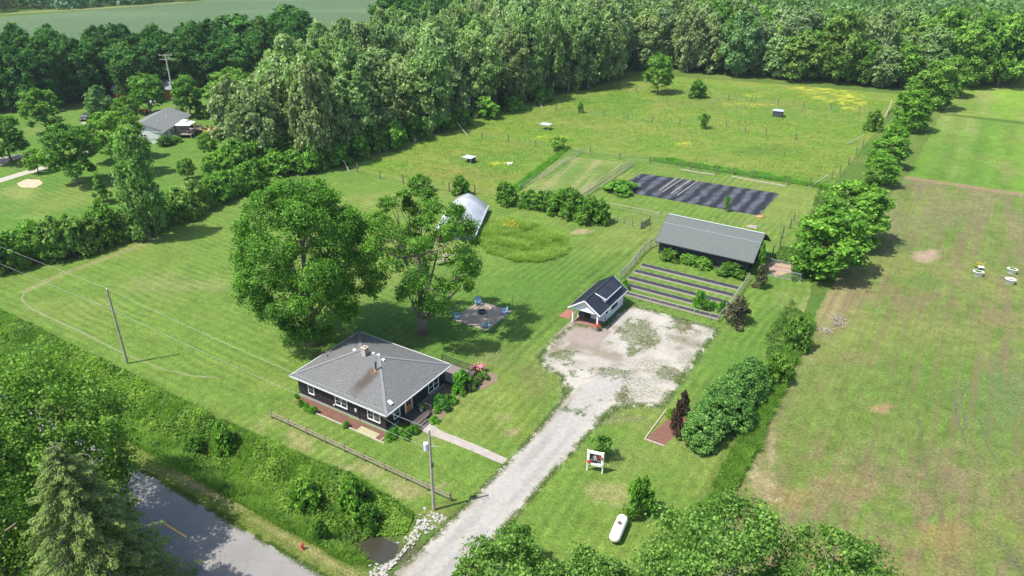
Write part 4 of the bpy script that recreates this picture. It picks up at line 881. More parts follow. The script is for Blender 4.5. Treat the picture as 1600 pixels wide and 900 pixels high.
    for i,(a,b,c,w,l) in enumerate([(375,112,22,92,'big dark tree standing alone before the far field, left of the pair'),(458,84,8,84,'big dark tree before the far field, right of the pair'),(412,122,70,44,'smaller dark tree between the two big dark ones')]):
        T('dark_tree', l, f'forest{i}', a,b,c,w,(.55,.8,.78))
    # far-off woods reading as one mass
    rg = np.random.default_rng(5)
    def woods(name, poly, n, h, leaf, label, color, seed, sp=8.5):
        xs = [p[0] for p in poly]; ys = [p[1] for p in poly]; gx, gy = np.meshgrid(np.arange(min(xs),max(xs),sp), np.arange(min(ys),max(ys),sp*.87))
        gx = (gx + (np.arange(gx.shape[0])[:,None]%2)*sp*.5 + rg.uniform(-.3,.3,gx.shape)*sp).ravel(); gy = (gy + rg.uniform(-.3,.3,gy.shape)*sp).ravel()
        k = in_poly(gx, gy, poly); gx, gy = gx[k], gy[k]; m = len(gx); ch = h*rg.uniform(.75,1.1,m); cr = sp*rg.uniform(.55,.8,m); ct = rg.uniform(0,1,m)
        i = rg.integers(0, m, n); d = unit(rg.normal(size=(n,3))); d[:,2] = np.abs(d[:,2])*1.1-.25
        P = np.stack([gx[i],gy[i],ch[i]-cr[i]*1.1],1) + d*(cr[i]*rg.uniform(.8,1.08,n))[:,None]*np.array([1,1,1.25])
        Nn = unit(.7*d+np.array([0,0,.4])+.55*rg.normal(size=(n,3))); sz = leaf*rg.uniform(.6,1.3,n)
        V,F,Tn = leaves(P, Nn, sz, sz*.8, np.clip(.1+.45*ct[i]+.25*rg.uniform(0,1,n)+.15*rg.normal(size=n),0,1), rg)
        o = bpy.data.objects.new(name, fol_mesh(name, V,F,Tn, LEAF_SILVER)); COL.objects.link(o); o.color = (*color,1); tag(o, label, 'woods', kind='stuff')
    woods('far_woods', gp((-200,34),(0,19),(170,9.5),(290,1),(430,-14),(600,-26),(600,-36),(-200,-10)), 60000, 15, 2.2, 'dark far off woods along the top left edge beyond the crop field', (.5,.75,.8), 3, 11)
    woods('far_woods', [(-110,296),(-40,304),(10,304),(60,300),(150,300),(230,340),(200,420),(-200,420),(-190,330)], 110000, 19, 1.5, 'deep woods running on behind the belt at the top right', (.78,.92,.72), 9)

def build_cover():
    ditch = [(-125,31.8),(-36.4,31.8),(-35.0,33.2),(-38.4,34.2),(-37.8,36.2),(-34.6,37.4),(-35,39.2),(-42,40.1),(-52,39.7),(-60,39.2),(-125,39.7)]
    tall_grass('ditch_grass', ditch, 120000, .50, .06, 70, 'long grass growing all through the roadside ditch', (1.3,1.35,.9), lean=.7)
    herb_cover('bramble_thicket', ditch, 36000, .8, .24, 74, 'darker bramble and vine patches in the roadside ditch', freq=.22, thin=1.0, color=(.9,1.0,.8))
    herb_cover('ditch_vegetation', [(-125,33.6),(-39.0,33.6),(-38.2,34.2),(-37.6,36.0),(-34.6,37.4),(-35,39.0),(-42,40.0),(-52,39.6),(-60,38.9),(-125,39.6)], 130000, .85, .26, 71, 'bright lush nettles in lumps along the lawn side of the roadside ditch', freq=.5, color=(1.5,1.4,1.0), thin=.6)
    tall_grass('ditch_grass', [(-125,31.6),(-36.0,31.6),(-35.2,33.0),(-38.8,34.4),(-125,34.6)], 70000, .65, .06, 72, 'bright long grass on the road side slope of the ditch', (1.35,1.3,1.0), lean=.6)
    herb_cover('ditch_vegetation', [(-24.5,33),(40,33),(40,38.6),(-24.5,38.6)], 26000, 1.0, .28, 73, 'lush weeds filling the ditch right of the drive')
    tall_grass('verge_grass', [(-125,29.9),(-33.5,29.8),(-34,31.5),(-36,33.6),(-125,33.0)], 36000, .14, .045, 81, 'unmown grass on the verge between road and ditch', (1.8,1.5,1.1))
    tall_grass('tall_grass', jitter_poly([(-13.1,46),(-11.2,46),(-10.9,60),(-11.4,76),(-11.6,94),(-13.3,98),(-14.0,86),(-12.7,72),(-12.9,58)],.7,.8,12), 46000, .75, .06, 83, 'strip of tall rank grass between the lot and the fallow field', (1.05,1.15,.8), freq=1.1, lean=.7)
    herb_cover('weeds', [(-13.2,46),(-11.0,46),(-10.8,60),(-11.3,76),(-11.5,94),(-13.4,96),(-13.2,60)], 22000, .8, .17, 84, 'leafy weeds in the strip between the lot and the fallow field', thin=.9, freq=.3, color=(1.1,1.15,.8))
    herb_cover('weeds', [(-14.2,70),(-11.6,70),(-11.4,94),(-16,100),(-16.5,88),(-14,80)], 15000, .9, .2, 85, 'low weeds and brush along the field margin', thin=.8)
    tall_grass('wild_patch', jitter_poly([(-69.6,98.5),(-68.4,103.0),(-66.2,105.4),(-60,105.2),(-53.6,102.8),(-50.9,99.8),(-50.8,96),(-53.2,92.0),(-56.5,90.6),(-61,91.0),(-66,94.6)],.6,.6,8), 60000, .55, .10, 87, 'oval patch of unmown meadow grass beside the greenhouse', (1.75,1.5,1.3), lean=1.1)
    rng = np.random.default_rng(9); x, y = scatter(gp((780,350),(804,350),(810,361),(788,360)), 120, rng)
    V,F,Tn = leaves(np.stack([x,y,rng.uniform(.6,1.0,len(x))],1), unit(np.array([0,0,1.])+.4*rng.normal(size=(len(x),3))), .16, .14, rng.uniform(0,1,len(x)), rng)
    o = bpy.data.objects.new('wildflowers', fol_mesh('wildflowers', V,F,Tn,YELLOW)); COL.objects.link(o); tag(o, 'orange yellow flowers in the unmown meadow patch', 'flowers', kind='stuff')
    # fringe of tall grass along the pasture fences
    tall_grass('fence_grass', [(-58.5,150.0),(-21.5,151.6),(-21.3,154.5),(-58.5,153.2)], 16000, .8, .10, 89, 'dark green tall grass along the garden side pasture fence', (1.2,1.5,1.0))
    tall_grass('fence_grass', [(-71.6,113.0),(-77.6,148.3),(-75.6,149.0),(-73.0,140),(-69.8,113.6)][:3]+[(-79.0,148.3),(-73.6,112.5)], 9000, .7, .10, 91, 'dark green tall grass along the left fence of the mown strip', (1.2,1.5,1.0))
    herb_cover('weeds', [(-20.4,112),(-17.0,112),(-16.6,128),(-21.5,152),(-23.2,152),(-20.6,128)], 9000, .9, .25, 93, 'weeds along the wire fence between garden and hedge', thin=.6)
    herb_cover('weeds', gp((1235,440),(1300,440),(1290,412),(1262,400),(1222,385),(1205,402),(1215,412),(1240,412)), 9000, .8, .22, 95, 'nettles round the back of the chain link run', thin=.4)
    tall_grass('pasture_tufts', [(-112,114),(-93,112),(-78,116),(-80,150),(-22,156),(-22,238),(-96,230),(-108,184)], 60000, .32, .16, 97, 'uneven ungrazed tufts over the pasture', (1.35,1.4,1.1), lean=.9, freq=.35)
    # pink peony flowers
build_trees(); build_cover()

# ------------------------------------------------------------------ broken edges: stones spilled on the grass, grass creeping over the gravel
def edge_points(pts, n, sigma, rng):
    P = np.array(pts+[pts[0]]); d = np.hypot(*np.diff(P, axis=0).T); cum = np.concatenate([[0], np.cumsum(d)]); t = rng.uniform(0, cum[-1], n); i = np.searchsorted(cum, t)-1
    f = ((t-cum[i])/d[i])[:,None]; q = P[i]*(1-f)+P[i+1]*f; return q + rng.normal(size=(n,2))*sigma
def stones(name, pts, n, sigma, mat, seed, label):
    rng = np.random.default_rng(seed); q = edge_points(pts, n, sigma, rng); s = rng.uniform(.012,.045,n); a = rng.uniform(0,6.28,n); V = np.empty((n,4,3))
    for k in range(3): V[:,k] = np.stack([q[:,0]+s*np.cos(a+2.09*k), q[:,1]+s*np.sin(a+2.09*k)*.8, np.full(n,.03)],1)
    V[:,3] = np.stack([q[:,0],q[:,1],.05+s*.8],1); b = np.arange(n)[:,None]*4
    F = np.concatenate([b+np.array([[0,1,3]]), b+np.array([[1,2,3]]), b+np.array([[2,0,3]])]); me = npmesh(name, V.reshape(-1,3), F, mat); o = bpy.data.objects.new(name, me); COL.objects.link(o); tag(o, label, 'stones', kind='stuff')
LOT = [(-38.9,68.6),(-37.0,67.0),(-34.2,66.2),(-32.8,64.2),(-31.0,60.5),(-27.0,61.0),(-26.2,63.8),(-24.4,65.8),(-22.1,67.0),(-22.3,86.9),(-34.8,87.0),(-35.4,80),(-35.6,78.6),(-39.0,78.0),(-39.2,73.0)]
DRL = [(-33.4,29.7),(-32.2,32.5),(-31.9,37),(-31.7,43),(-31.6,50),(-31.7,57),(-32.3,64.8),(-31.7,57),(-31.6,50),(-31.7,43),(-31.9,37),(-32.2,32.5)]
DRR = [(-25.2,29.7),(-26.6,32.0),(-27.1,36),(-27.2,43.2),(-27.1,50),(-26.9,57),(-26.6,64),(-26.9,57),(-27.1,50),(-27.2,43.2),(-27.1,36),(-26.6,32.0)]
STN = simple('loose limestone', (.27,.25,.215), .95, .25, 4)
stones('gravel_spill', LOT, 8000, .40, STN, 1, 'loose pale stones spilled round the edge of the gravel lot')
stones('gravel_spill', DRL+DRR, 7000, .22, STN, 2, 'loose pale stones spilled along the gravel drive')
def edge_grass(name, pts, n, sigma, h, seed, label, color):
    rng = np.random.default_rng(seed); q = edge_points(pts, n, sigma, rng); f = fbm(q[:,0]*1.2, q[:,1]*1.2, seed, 3); k = f > .42; q = q[k]; m = len(q)
    V, F, Tn = blades(np.stack([q[:,0],q[:,1],np.full(m,.02)],1), h*rng.uniform(.5,1.4,m), .05*rng.uniform(.6,1.4,m), np.clip(.4+.25*rng.normal(size=m),0,1), rng, .9)
    o = bpy.data.objects.new(name, fol_mesh(name, V, F, Tn, HERB)); COL.objects.link(o); o.color = (*color,1); tag(o, label, 'grass', kind='stuff')
edge_grass('edge_grass', LOT, 26000, .30, .12, 5, 'grass creeping over the edge of the gravel lot', (1.1,1.0,.9))
edge_grass('edge_grass', DRL+DRR, 22000, .20, .12, 6, 'grass creeping over the edge of the gravel drive', (1.1,1.0,.9))
edge_grass('edge_grass', [(-120,29.6),(-33.6,29.6)], 40000, .18, .10, 7, 'grass creeping over the edge of the road', (1.2,1.0,.9))
rng = np.random.default_rng(12); x, y = scatter(LOT, 60000, rng); w = fbm(x*.30,y*.30,311) + .25*(fbm(x*2.2,y*2.2,319)-.5); k = (w > .56) & ~((y > 73.6) & (x < -33.5)); x, y = x[k], y[k]; m = len(x)
V, F, Tn = blades(np.stack([x,y,np.full(m,.03)],1), rng.uniform(.04,.14,m), rng.uniform(.03,.07,m), rng.uniform(0,1,m), rng, 1.2)
o = bpy.data.objects.new('lot_weeds', fol_mesh('lot_weeds', V, F, Tn, HERB)); COL.objects.link(o); o.color = (1.0,.85,.8,1); tag(o, 'sparse weeds growing through the gravel lot', 'weeds', kind='stuff')
# ------------------------------------------------------------------ building materials
WHITE = simple('white paint', (.68,.68,.66), .55, .05, 2, spec=.4)
WHITE_SIDE, nt_, b_ = nodes('white lap siding')
def lap(nt, b, col, pitch=.18, dark=.72):
    g = nt.nodes.new('ShaderNodeNewGeometry'); s = nt.nodes.new('ShaderNodeSeparateXYZ'); nt.links.new(g.outputs['Position'], s.inputs[0])
    fr = math_n(nt, 'FRACT', math_n(nt, 'DIVIDE', s.outputs[2], pitch)); f = mapr(nt, fr, 0, .14, dark, 1)
    n = nt.nodes.new('ShaderNodeVectorMath'); n.operation = 'SCALE'; n.inputs[0].default_value = col; nt.links.new(f, n.inputs['Scale'])
    nt.links.new(n.outputs[0], b.inputs['Base Color']); b.inputs['Roughness'].default_value = .6
lap(nt_, b_, (.64,.65,.65))
BLACK, nt_, b_ = nodes('black stained board and batten')
nt_.links.new(mixc(nt_, mapr(nt_, noise_n(nt_, 2.5, 4), .3,.7,0,1), (.012,.011,.012), (.026,.024,.025)), b_.inputs['Base Color']); b_.inputs['Roughness'].default_value = .6
DARKWOOD = simple('dark stained wood', (.050,.043,.040), .8, .3, 5)
GREYWOOD = simple('weathered grey wood', (.27,.235,.19), .9, .3, 5)
BROWNWOOD = simple('brown weathered wood', (.16,.115,.08), .9, .3, 5)
PALEWOOD = simple('pale sawn wood', (.31,.27,.21), .9, .2, 5)
GLASS, nt_, b_ = nodes('window glass'); b_.inputs['Base Color'].default_value = (.02,.025,.03,1); b_.inputs['Roughness'].default_value = .06; b_.inputs['Specular IOR Level'].default_value = .8
BLOCK = simple('grey block foundation', (.24,.235,.23), .9, .15, 3)
ORANGE = simple('varnished wooden door', (.42,.17,.035), .45, .2, 6)
METAL = simple('galvanised metal', (.42,.43,.44), .45, .12, 3, metal=.6)
DARKMETAL = simple('dark metal', (.04,.04,.045), .5, .2, 5)
BRICK, nt_, b_ = nodes('tan chimney brick'); _br = N(nt_, 'ShaderNodeTexBrick', i_Scale=1.0); _br.inputs['Brick Width'].default_value=.22; _br.inputs['Row Height'].default_value=.075; _br.inputs['Mortar Size'].default_value=.008
_br.inputs['Color1'].default_value=(.36,.22,.13,1); _br.inputs['Color2'].default_value=(.26,.15,.09,1); _br.inputs['Mortar'].default_value=(.36,.33,.28,1)
_g = N(nt_, 'ShaderNodeTexCoord'); nt_.links.new(_g.outputs['Object'], _br.inputs['Vector']); nt_.links.new(_br.outputs[0], b_.inputs['Base Color']); b_.inputs['Roughness'].default_value=.9
def shingle_mat(name, c1, c2, stain=None, tab=.33, course=.16):
    """asphalt shingles: courses follow the height of the roof, tabs vary in tone"""
    m, nt, b = nodes(name); g = nt.nodes.new('ShaderNodeNewGeometry'); s = nt.nodes.new('ShaderNodeSeparateXYZ'); nt.links.new(g.outputs['Position'], s.inputs[0])
    sn = nt.nodes.new('ShaderNodeSeparateXYZ'); nt.links.new(g.outputs['True Normal'], sn.inputs[0])
    fx = math_n(nt, 'GREATER_THAN', math_n(nt, 'ABSOLUTE', sn.outputs[0]), math_n(nt, 'ABSOLUTE', sn.outputs[1]))
    along = nt.nodes.new('ShaderNodeMix'); nt.links.new(fx, along.inputs[0]); nt.links.new(s.outputs[0], along.inputs[2]); nt.links.new(s.outputs[1], along.inputs[3])
    cb = nt.nodes.new('ShaderNodeCombineXYZ'); nt.links.new(along.outputs[0], cb.inputs[0]); nt.links.new(math_n(nt, 'MULTIPLY', s.outputs[2], 2.75), cb.inputs[1])
    br = N(nt, 'ShaderNodeTexBrick', i_Scale=1.0); br.inputs['Brick Width'].default_value = tab; br.inputs['Row Height'].default_value = course; br.inputs['Mortar Size'].default_value = .035
    br.inputs['Color1'].default_value = (*c1,1); br.inputs['Color2'].default_value = (*c2,1); br.inputs['Mortar'].default_value = tuple(c*.35 for c in c2)+(1,)
    nt.links.new(cb.outputs[0], br.inputs['Vector'])
    c = mixc(nt, mapr(nt, noise_n(nt, .7, 5, .7), .38,.62,0,.6), br.outputs[0], tuple(c*.72 for c in c2))
    c = mixc(nt, mapr(nt, noise_n(nt, 18, 2, .7), .4,.65,0,.35), c, tuple(min(1,x*1.7) for x in c1))
    if stain:
        (sx, sy), (ex, ey), w, col = stain      # rust run-off below the stove pipe
        X = math_n(nt, 'SUBTRACT', s.outputs[0], sx); Y = math_n(nt, 'SUBTRACT', s.outputs[1], sy); L = math.hypot(ex-sx, ey-sy); dx, dy = (ex-sx)/L, (ey-sy)/L
        u = math_n(nt, 'ADD', math_n(nt,'MULTIPLY',X,dx), math_n(nt,'MULTIPLY',Y,dy)); v = math_n(nt, 'ABSOLUTE', math_n(nt, 'ADD', math_n(nt,'MULTIPLY',X,-dy), math_n(nt,'MULTIPLY',Y,dx)))
        v = math_n(nt, 'ADD', v, math_n(nt, 'MULTIPLY', math_n(nt, 'SUBTRACT', noise_n(nt, 1.6, 4), .5), .9))
        fu = math_n(nt, 'MULTIPLY', mapr(nt, u, -.2, .25, 0, 1), mapr(nt, u, 2.3, L, 1, .0)); fv = mapr(nt, v, .35, w, 1, 0)
        f = math_n(nt, 'MULTIPLY', math_n(nt,'MULTIPLY',fu,fv), .95)
        c = mixc(nt, f, c, col); c = mixc(nt, math_n(nt,'MULTIPLY',math_n(nt,'MULTIPLY',mapr(nt,u,-.25,0,0,1),mapr(nt,u,.1,.9,1,0)), mapr(nt,v,.1,.35,.6,0)), c, (.16,.075,.04))
    nt.links.new(c, b.inputs['Base Color']); b.inputs['Roughness'].default_value = .85; bump(nt, b, br.outputs[1], .25, .01); return m
ROOF_GREY = shingle_mat('grey shingles', (.148,.149,.145), (.085,.086,.084), ((-49.35,50.75),(-49.9,46.9),1.0,(.045,.034,.026)))
ROOF_GREEN = shingle_mat('grey green shingles', (.112,.128,.118), (.080,.093,.086), None, .3, .15)
def window(parent, P, u, w, h, lights=1, z=None, mat=WHITE, fr=.085, name='window', meet=True):
    """P: centre on the wall face; u: horizontal direction along the wall; the face looks along u x z"""
    u = Vector(u).normalized(); n = u.cross(Vector((0,0,1))); P = Vector(P)
    m = Matrix(((u.x, n.x, 0, P.x), (u.y, n.y, 0, P.y), (0, 0, 1, P.z), (0,0,0,1)))
    mb = MB(); t = .07
    mb.box(-w/2-fr, .0, -h/2-fr, -w/2, t, h/2+fr, m); mb.box(w/2, 0, -h/2-fr, w/2+fr, t, h/2+fr, m)
    mb.box(-w/2, 0, h/2, w/2, t, h/2+fr, m); mb.box(-w/2, 0, -h/2-fr, w/2, t+.02, -h/2, m)
    lw = w/lights
    for i in range(1, lights): mb.box(-w/2+lw*i-.05, 0, -h/2, -w/2+lw*i+.05, t*.9, h/2, m)
    if meet:
        for i in range(lights):
            a = -w/2+lw*i+(.05 if i else 0); b = -w/2+lw*(i+1)-(.05 if i<lights-1 else 0); mb.box(a, 0, -.028, b, t*.8, .028, m)
    f = mb.build(name, mat, parent)
    g = MB(); 
    for i in range(lights):
        a = -w/2+lw*i+(.05 if i else 0); b = -w/2+lw*(i+1)-(.05 if i<lights-1 else 0)
        g.box(a, .004, -h/2, b, .02, h/2, m)
    g.build('pane', GLASS, f); return f

def black_house():
    ox, oy = -51.6, 52.3
    t = thing('house', 'black board and batten house with a grey hip roof and white windows', 'house', (ox,oy,0))
    x0,x1,y0,y1 = -58.05-ox, -45.15-ox, 47.1-oy, 57.5-oy; H = 2.62
    wl = MB(); wl.box(x0,y0,.34,x1,y1,H)
    for i in range(int((x1-x0)/.4)+1):
        a = x0+.03+i*.4
        if a < x1-.05: wl.box(a,y0-.022,.36,a+.05,y0,H-.03); wl.box(a,y1,.36,a+.05,y1+.022,H-.03)
    for i in range(int((y1-y0)/.4)+1):
        a = y0+.03+i*.4
        if a < y1-.05: wl.box(x1,a,.36,x1+.022,a+.05,H-.03); wl.box(x0-.022,a,.36,x0,a+.05,H-.03)
    wl.build('wall', BLACK, t)
    MB().box(x0+.03,y0+.03,-.1,x1-.03,y1-.03,.337).build('foundation', BLOCK, t)
    # hip roof
    ex0,ex1,ey0,ey1 = -58.65-ox,-44.5-ox,46.6-oy,58.05-oy; ez = 2.72; rz = 4.98; ym = (ey0+ey1)/2; run = (ey1-ey0)/2; rx0 = ex0+run; rx1 = ex1-run
    V = [(ex0,ey0,ez),(ex1,ey0,ez),(ex1,ey1,ez),(ex0,ey1,ez),(rx0,ym,rz),(rx1,ym,rz)]
    V2 = [(a,b,c-.12) for a,b,c in V]
    r = MB(); r.add(V+V2, [(0,1,5,4),(1,2,5),(2,3,4,5),(3,0,4),(6,10,11,7),(7,11,8),(8,11,10,9),(9,10,6),(0,6,7,1),(1,7,8,2),(2,8,9,3),(3,9,6,0)]); ro = r.build('roof', ROOF_GREY, t)
    cap = MB()
    for a,b in ((0,4),(1,5),(2,5),(3,4),(4,5)):
        A = Vector(V[a]); Bv = Vector(V[b]); cap.beam(A+Vector((0,0,.012)), Bv+Vector((0,0,.012)), .30, .03)
    cap.build('ridge_cap', simple('pale ridge shingles', (.145,.147,.15), .85, .15, 6), ro)
    g = MB()                                   # fascia and gutter
    for a,b in (((ex0,ey0),(ex1,ey0)),((ex1,ey0),(ex1,ey1)),((ex1,ey1),(ex0,ey1)),((ex0,ey1),(ex0,ey0))):
        dx,dy = b[0]-a[0], b[1]-a[1]; L = math.hypot(dx,dy); nx,ny = dy/L*.055, -dx/L*.055
        g.beam((a[0]+nx-dx/L*.05,a[1]+ny-dy/L*.05,ez-.055),(b[0]+nx+dx/L*.05,b[1]+ny+dy/L*.05,ez-.055), .10, .13)
    g.build('gutter', simple('pale aluminium gutter', (.42,.43,.44), .5, .06, 3), t)
    MB().box(ex0+.05,ey0+.05,ez-.20,ex1-.05,ey1-.05,ez-.125).build('soffit', DARKWOOD, t)
    # chimney, stove pipe, vents
    ch = MB(); cx,cy = -52.0-ox, 52.0-oy; ch.box(cx-.30,cy-.30,4.4,cx+.30,cy+.30,5.72); c = ch.build('chimney', BRICK, ro)
    MB().box(cx-.36,cy-.36,5.72,cx+.36,cy+.36,5.80).lathe([(.15,0),(.15,.16),(.12,.16)],10,(cx,cy,5.80)).build('chimney_cap', PALEWOOD, c)
    px,py = -49.35-ox, 50.75-oy
    p = MB().path([(px,py,4.1),(px,py,5.35)],.10,10).build('stove_pipe', DARKMETAL, ro); MB().lathe([(.17,0),(.17,.05),(.03,.16)],10,(px,py,5.36)).build('pipe_cap', DARKMETAL, p)
    MB().lathe([(.24,0),(.14,.22)],12,(px,py,4.25)).build('flashing', simple('rusty flashing', (.30,.14,.07), .8, .3), p)
    vents = [(-53.9,52.3),(-51.3,52.55),(-50.55,52.6),(-49.6,52.3)]
    def rzat(x,y): return ez+(rz-ez)*min((min(x-ex0,ex1-x,y-ey0,ey1-y))/run,1)
    for i,(a,b) in enumerate(vents):
        a-=ox; b-=oy; z = rzat(a,b); MB().box(a-.17,b-.14,z-.05,a+.17,b+.14,z+.13).build('roof_vent', WHITE, ro)
    a,b = -57.0-ox,51.0-oy; MB().path([(a,b,rzat(a,b)-.1),(a,b,rzat(a,b)+.35)],.05,8).build('vent_pipe', DARKMETAL, ro)
    a,b = -45.25-ox,48.15-oy; z = rzat(a,b); m = Matrix.Translation((a,b,z+.2)) @ Matrix.Rotation(.5,4,'Y')
    MB().box(-.28,-.20,-.03,.28,.20,.03,m).build('dish_panel', WHITE, ro); MB().path([(a,b,z-.05),(a,b,z+.2)],.03,6).build('dish_arm', DARKMETAL, ro)
    # windows
    for xc,w,n in ((-55.97,.78,1),(-51.42,1.62,2),(-46.74,1.62,2)): window(t, (xc-ox, y0-.022, 1.50), (1,0,0), w, 1.06, n)
    window(t, (x1+.022, 48.85-oy, 1.55), (0,1,0), .88, 1.2, 1); window(t, (x1+.022, 55.3-oy, 1.3), (0,1,0), 1.75, 1.22, 2)
    window(t, (x0-.022, 52-oy, 1.5), (0,-1,0), 1.3, 1.1, 2); window(t, (-50-ox, y1+.022, 1.5), (-1,0,0), 1.6, 1.1, 2)
    # door
    dc = 50.85-oy; fr = MB(); fr.box(x1+.022,dc-.62,.42,x1+.08,dc-.50,2.42); fr.box(x1+.022,dc+.50,.42,x1+.08,dc+.62,2.42); fr.box(x1+.022,dc-.50,2.32,x1+.08,dc+.50,2.42); fr.build('door_frame', WHITE, t)
    d = MB().box(x1+.022,dc-.49,.42,x1+.06,dc+.49,2.31).build('door', ORANGE, t)
    MB().box(x1+.061,dc-.30,1.3,x1+.072,dc-.04,2.15).box(x1+.061,dc+.04,1.3,x1+.072,dc+.30,2.15).build('pane', GLASS, d); MB().box(x1+.061,dc+.37,1.2,x1+.12,dc+.42,1.32).build('handle', DARKMETAL, d)
    # meter and conduit, faucet
    mx = -49.25-ox; MB().box(mx-.13,y0-.17,1.15,mx+.13,y0-.02,1.55).build('electric_meter', simple('grey meter box', (.45,.46,.46), .5, .1), t)
    MB().path([(mx,y0-.06,1.55),(mx,y0-.06,3.25),(mx,y0-.25,3.35)],.035,6).path([(mx+.35,y0-.06,.2),(mx+.35,y0-.06,1.2)],.05,6).build('conduit', DARKMETAL, t)
    MB().lathe([(.11,0),(.11,.05)],10,(0,0,0), Matrix.Translation((-52.6-ox,y0-.02,.72)) @ Matrix.Rotation(math.pi/2,4,'X')).build('dryer_vent', WHITE, t)
    # front porch
    P = MB(); a0,a1,b0,b1 = x1+.02, -42.95-ox, 49.2-oy, 52.1-oy
    for i in range(20):
        y = b0+(b1-b0)*i/20; P.box(a0,y+.006,.40,a1,y+(b1-b0)/20-.006,.44)
    P.box(a0,b0,.12,a1,b0+.05,.40); P.box(a0,b1-.05,.12,a1,b1,.40); P.box(a1-.05,b0+.05,.12,a1,b1-.05,.40)
    for i,j in ((a1-.1,b0+.02),(a1-.1,b1-.12)): P.box(i,j,0,i+.1,j+.1,.12)
    P.build('porch', DARKWOOD, t)
    E = MB(); E.box(a1,b0+.05,.36,a1+.05,b1-.5,.445); E.build('porch_edge', GREYWOOD, t)
    for k,(z,x) in enumerate(((.29,a1+.05),(.15,a1+.38))):
        s = MB().box(x,49.45-oy,z-.04,x+.34,51.0-oy,z).box(x+.02,49.47-oy,0,x+.06,49.53-oy,z-.04).box(x+.02,50.92-oy,0,x+.06,50.98-oy,z-.04).build('step', DARKWOOD, t)
        MB().box(x+.34,49.45-oy,z-.05,x+.37,51.0-oy,z+.004).build('nosing', GREYWOOD, s)
    rl = MB(); rl.box(a0,b1-.04,1.2,a1,b1+.02,1.26); rl.box(a1-.08,b1-.06,.44,a1,b1+.02,1.2)
    for i in range(10): rl.box(a0+.15+i*.2,b1-.03,.5,a0+.18+i*.2,b1,1.2)
    rl.build('porch_railing', DARKWOOD, t)
    # rear deck with stair at the right rear corner
    dk = MB(); d0,d1,e0,e1 = -48.0-ox,-43.1-ox,57.6-oy,60.8-oy
    for i in range(18):
        y = e0+(e1-e0)*i/18; dk.box(d0,y+.006,.52,d1,y+(e1-e0)/18-.006,.56)
    for i in (d0,(d0+d1)/2,d1-.1):
        for j in (e0,e1-.1): dk.box(i,j,0,i+.1,j+.1,.52)
    for i in range(3): dk.box(d1+.3*i, e0+.2, .40-.14*i-.04, d1+.3*i+.3, e0+1.6, .40-.14*i)
    dk.build('deck', simple('greyed deck boards', (.16,.13,.12), .9, .25, 6), t)
    rl = MB()
    def rail(a, b, z0=.56, z1=.56, h=.92):
        A = Vector((*a,z0)); Bv = Vector((*b,z1)); rl.beam(A+Vector((0,0,h)), Bv+Vector((0,0,h)), .10, .05); rl.beam(A+Vector((0,0,.12)), Bv+Vector((0,0,.12)), .05, .05)
        n = int((Bv-A).length/.16)
        for i in range(n+1):
            p = A.lerp(Bv, i/n); w = .05 if i in (0,n) else .018; rl.box(p.x-w,p.y-w,p.z-(.4 if w>.03 else -.1),p.x+w,p.y+w,p.z+h)
    rail((d0,e1),(d1,e1)); rail((d1,e1),(d1,e0+1.7)); 
    rl.build('deck_railing', DARKWOOD, t)
    for y_ in (e0+1.7, e0+.1):
        rl = MB(); rail((d1+.08,y_),(d1+1.3,y_),.56,.1); rl.build('stair_railing', DARKWOOD, t)
black_house()
# edging of the front bed: grey landscape timbers, and a pot on the porch
t = thing('bed_edging', 'pale timber edging along the front mulch bed of the black house', 'edging', (-49,45.6,0))
MB().box(-5.3,-.16,0,4.9,-.02,.11).build('timber', PALEWOOD, t); MB().box(.9,0.0,.0,3.5,.85,.06).box(4.2,0,0,4.34,1.2,.1).build('stone_slab', simple('mossy slab', (.26,.25,.14), .9, .3, 5), t)
t = thing('planter', 'white urn with a green plant on the dark porch beside the orange door', 'planter', (-44.0,51.6,.44)); MB().lathe([(.12,0),(.14,.04),(.07,.12),(.2,.34),(.24,.42),(.20,.42),(.15,.34)],14).build('urn', WHITE, t)
o = bpy.data.objects.new('foliage', LIB['tuft'][0]); COL.objects.link(o); o.parent = t; o.location = (0,0,.38); o.scale = (.34,.34,.5); o.color = (.8,1.1,.8,1)
# pink flower heads on the two peonies
rng = np.random.default_rng(3)
for a,b in ((741,583),(751,581)):
    p = G(a,b); n = 90; q = rng.normal(size=(n,3))*[.30,.30,.14]+[p.x,p.y,.78]
    V,F,Tn = leaves(q, unit(np.array([0,0,1.])+.5*rng.normal(size=(n,3))), .2, .18, rng.uniform(0,1,n), rng)
    for par in [x for x in COL.objects if x.name.startswith('peony') and (x.location.xy - Vector((G(a,b+2).x,G(a,b+2).y))).length < .4]:
        V2 = V - np.array([*par.location]); cth, sth = math.cos(-par.rotation_euler.z), math.sin(-par.rotation_euler.z)
        V2 = np.stack([V2[:,0]*cth-V2[:,1]*sth, V2[:,0]*sth+V2[:,1]*cth, V2[:,2]],1)
        o = bpy.data.objects.new('flower', fol_mesh('flower', V2,F,Tn,PINK)); COL.objects.link(o); o.parent = par; break

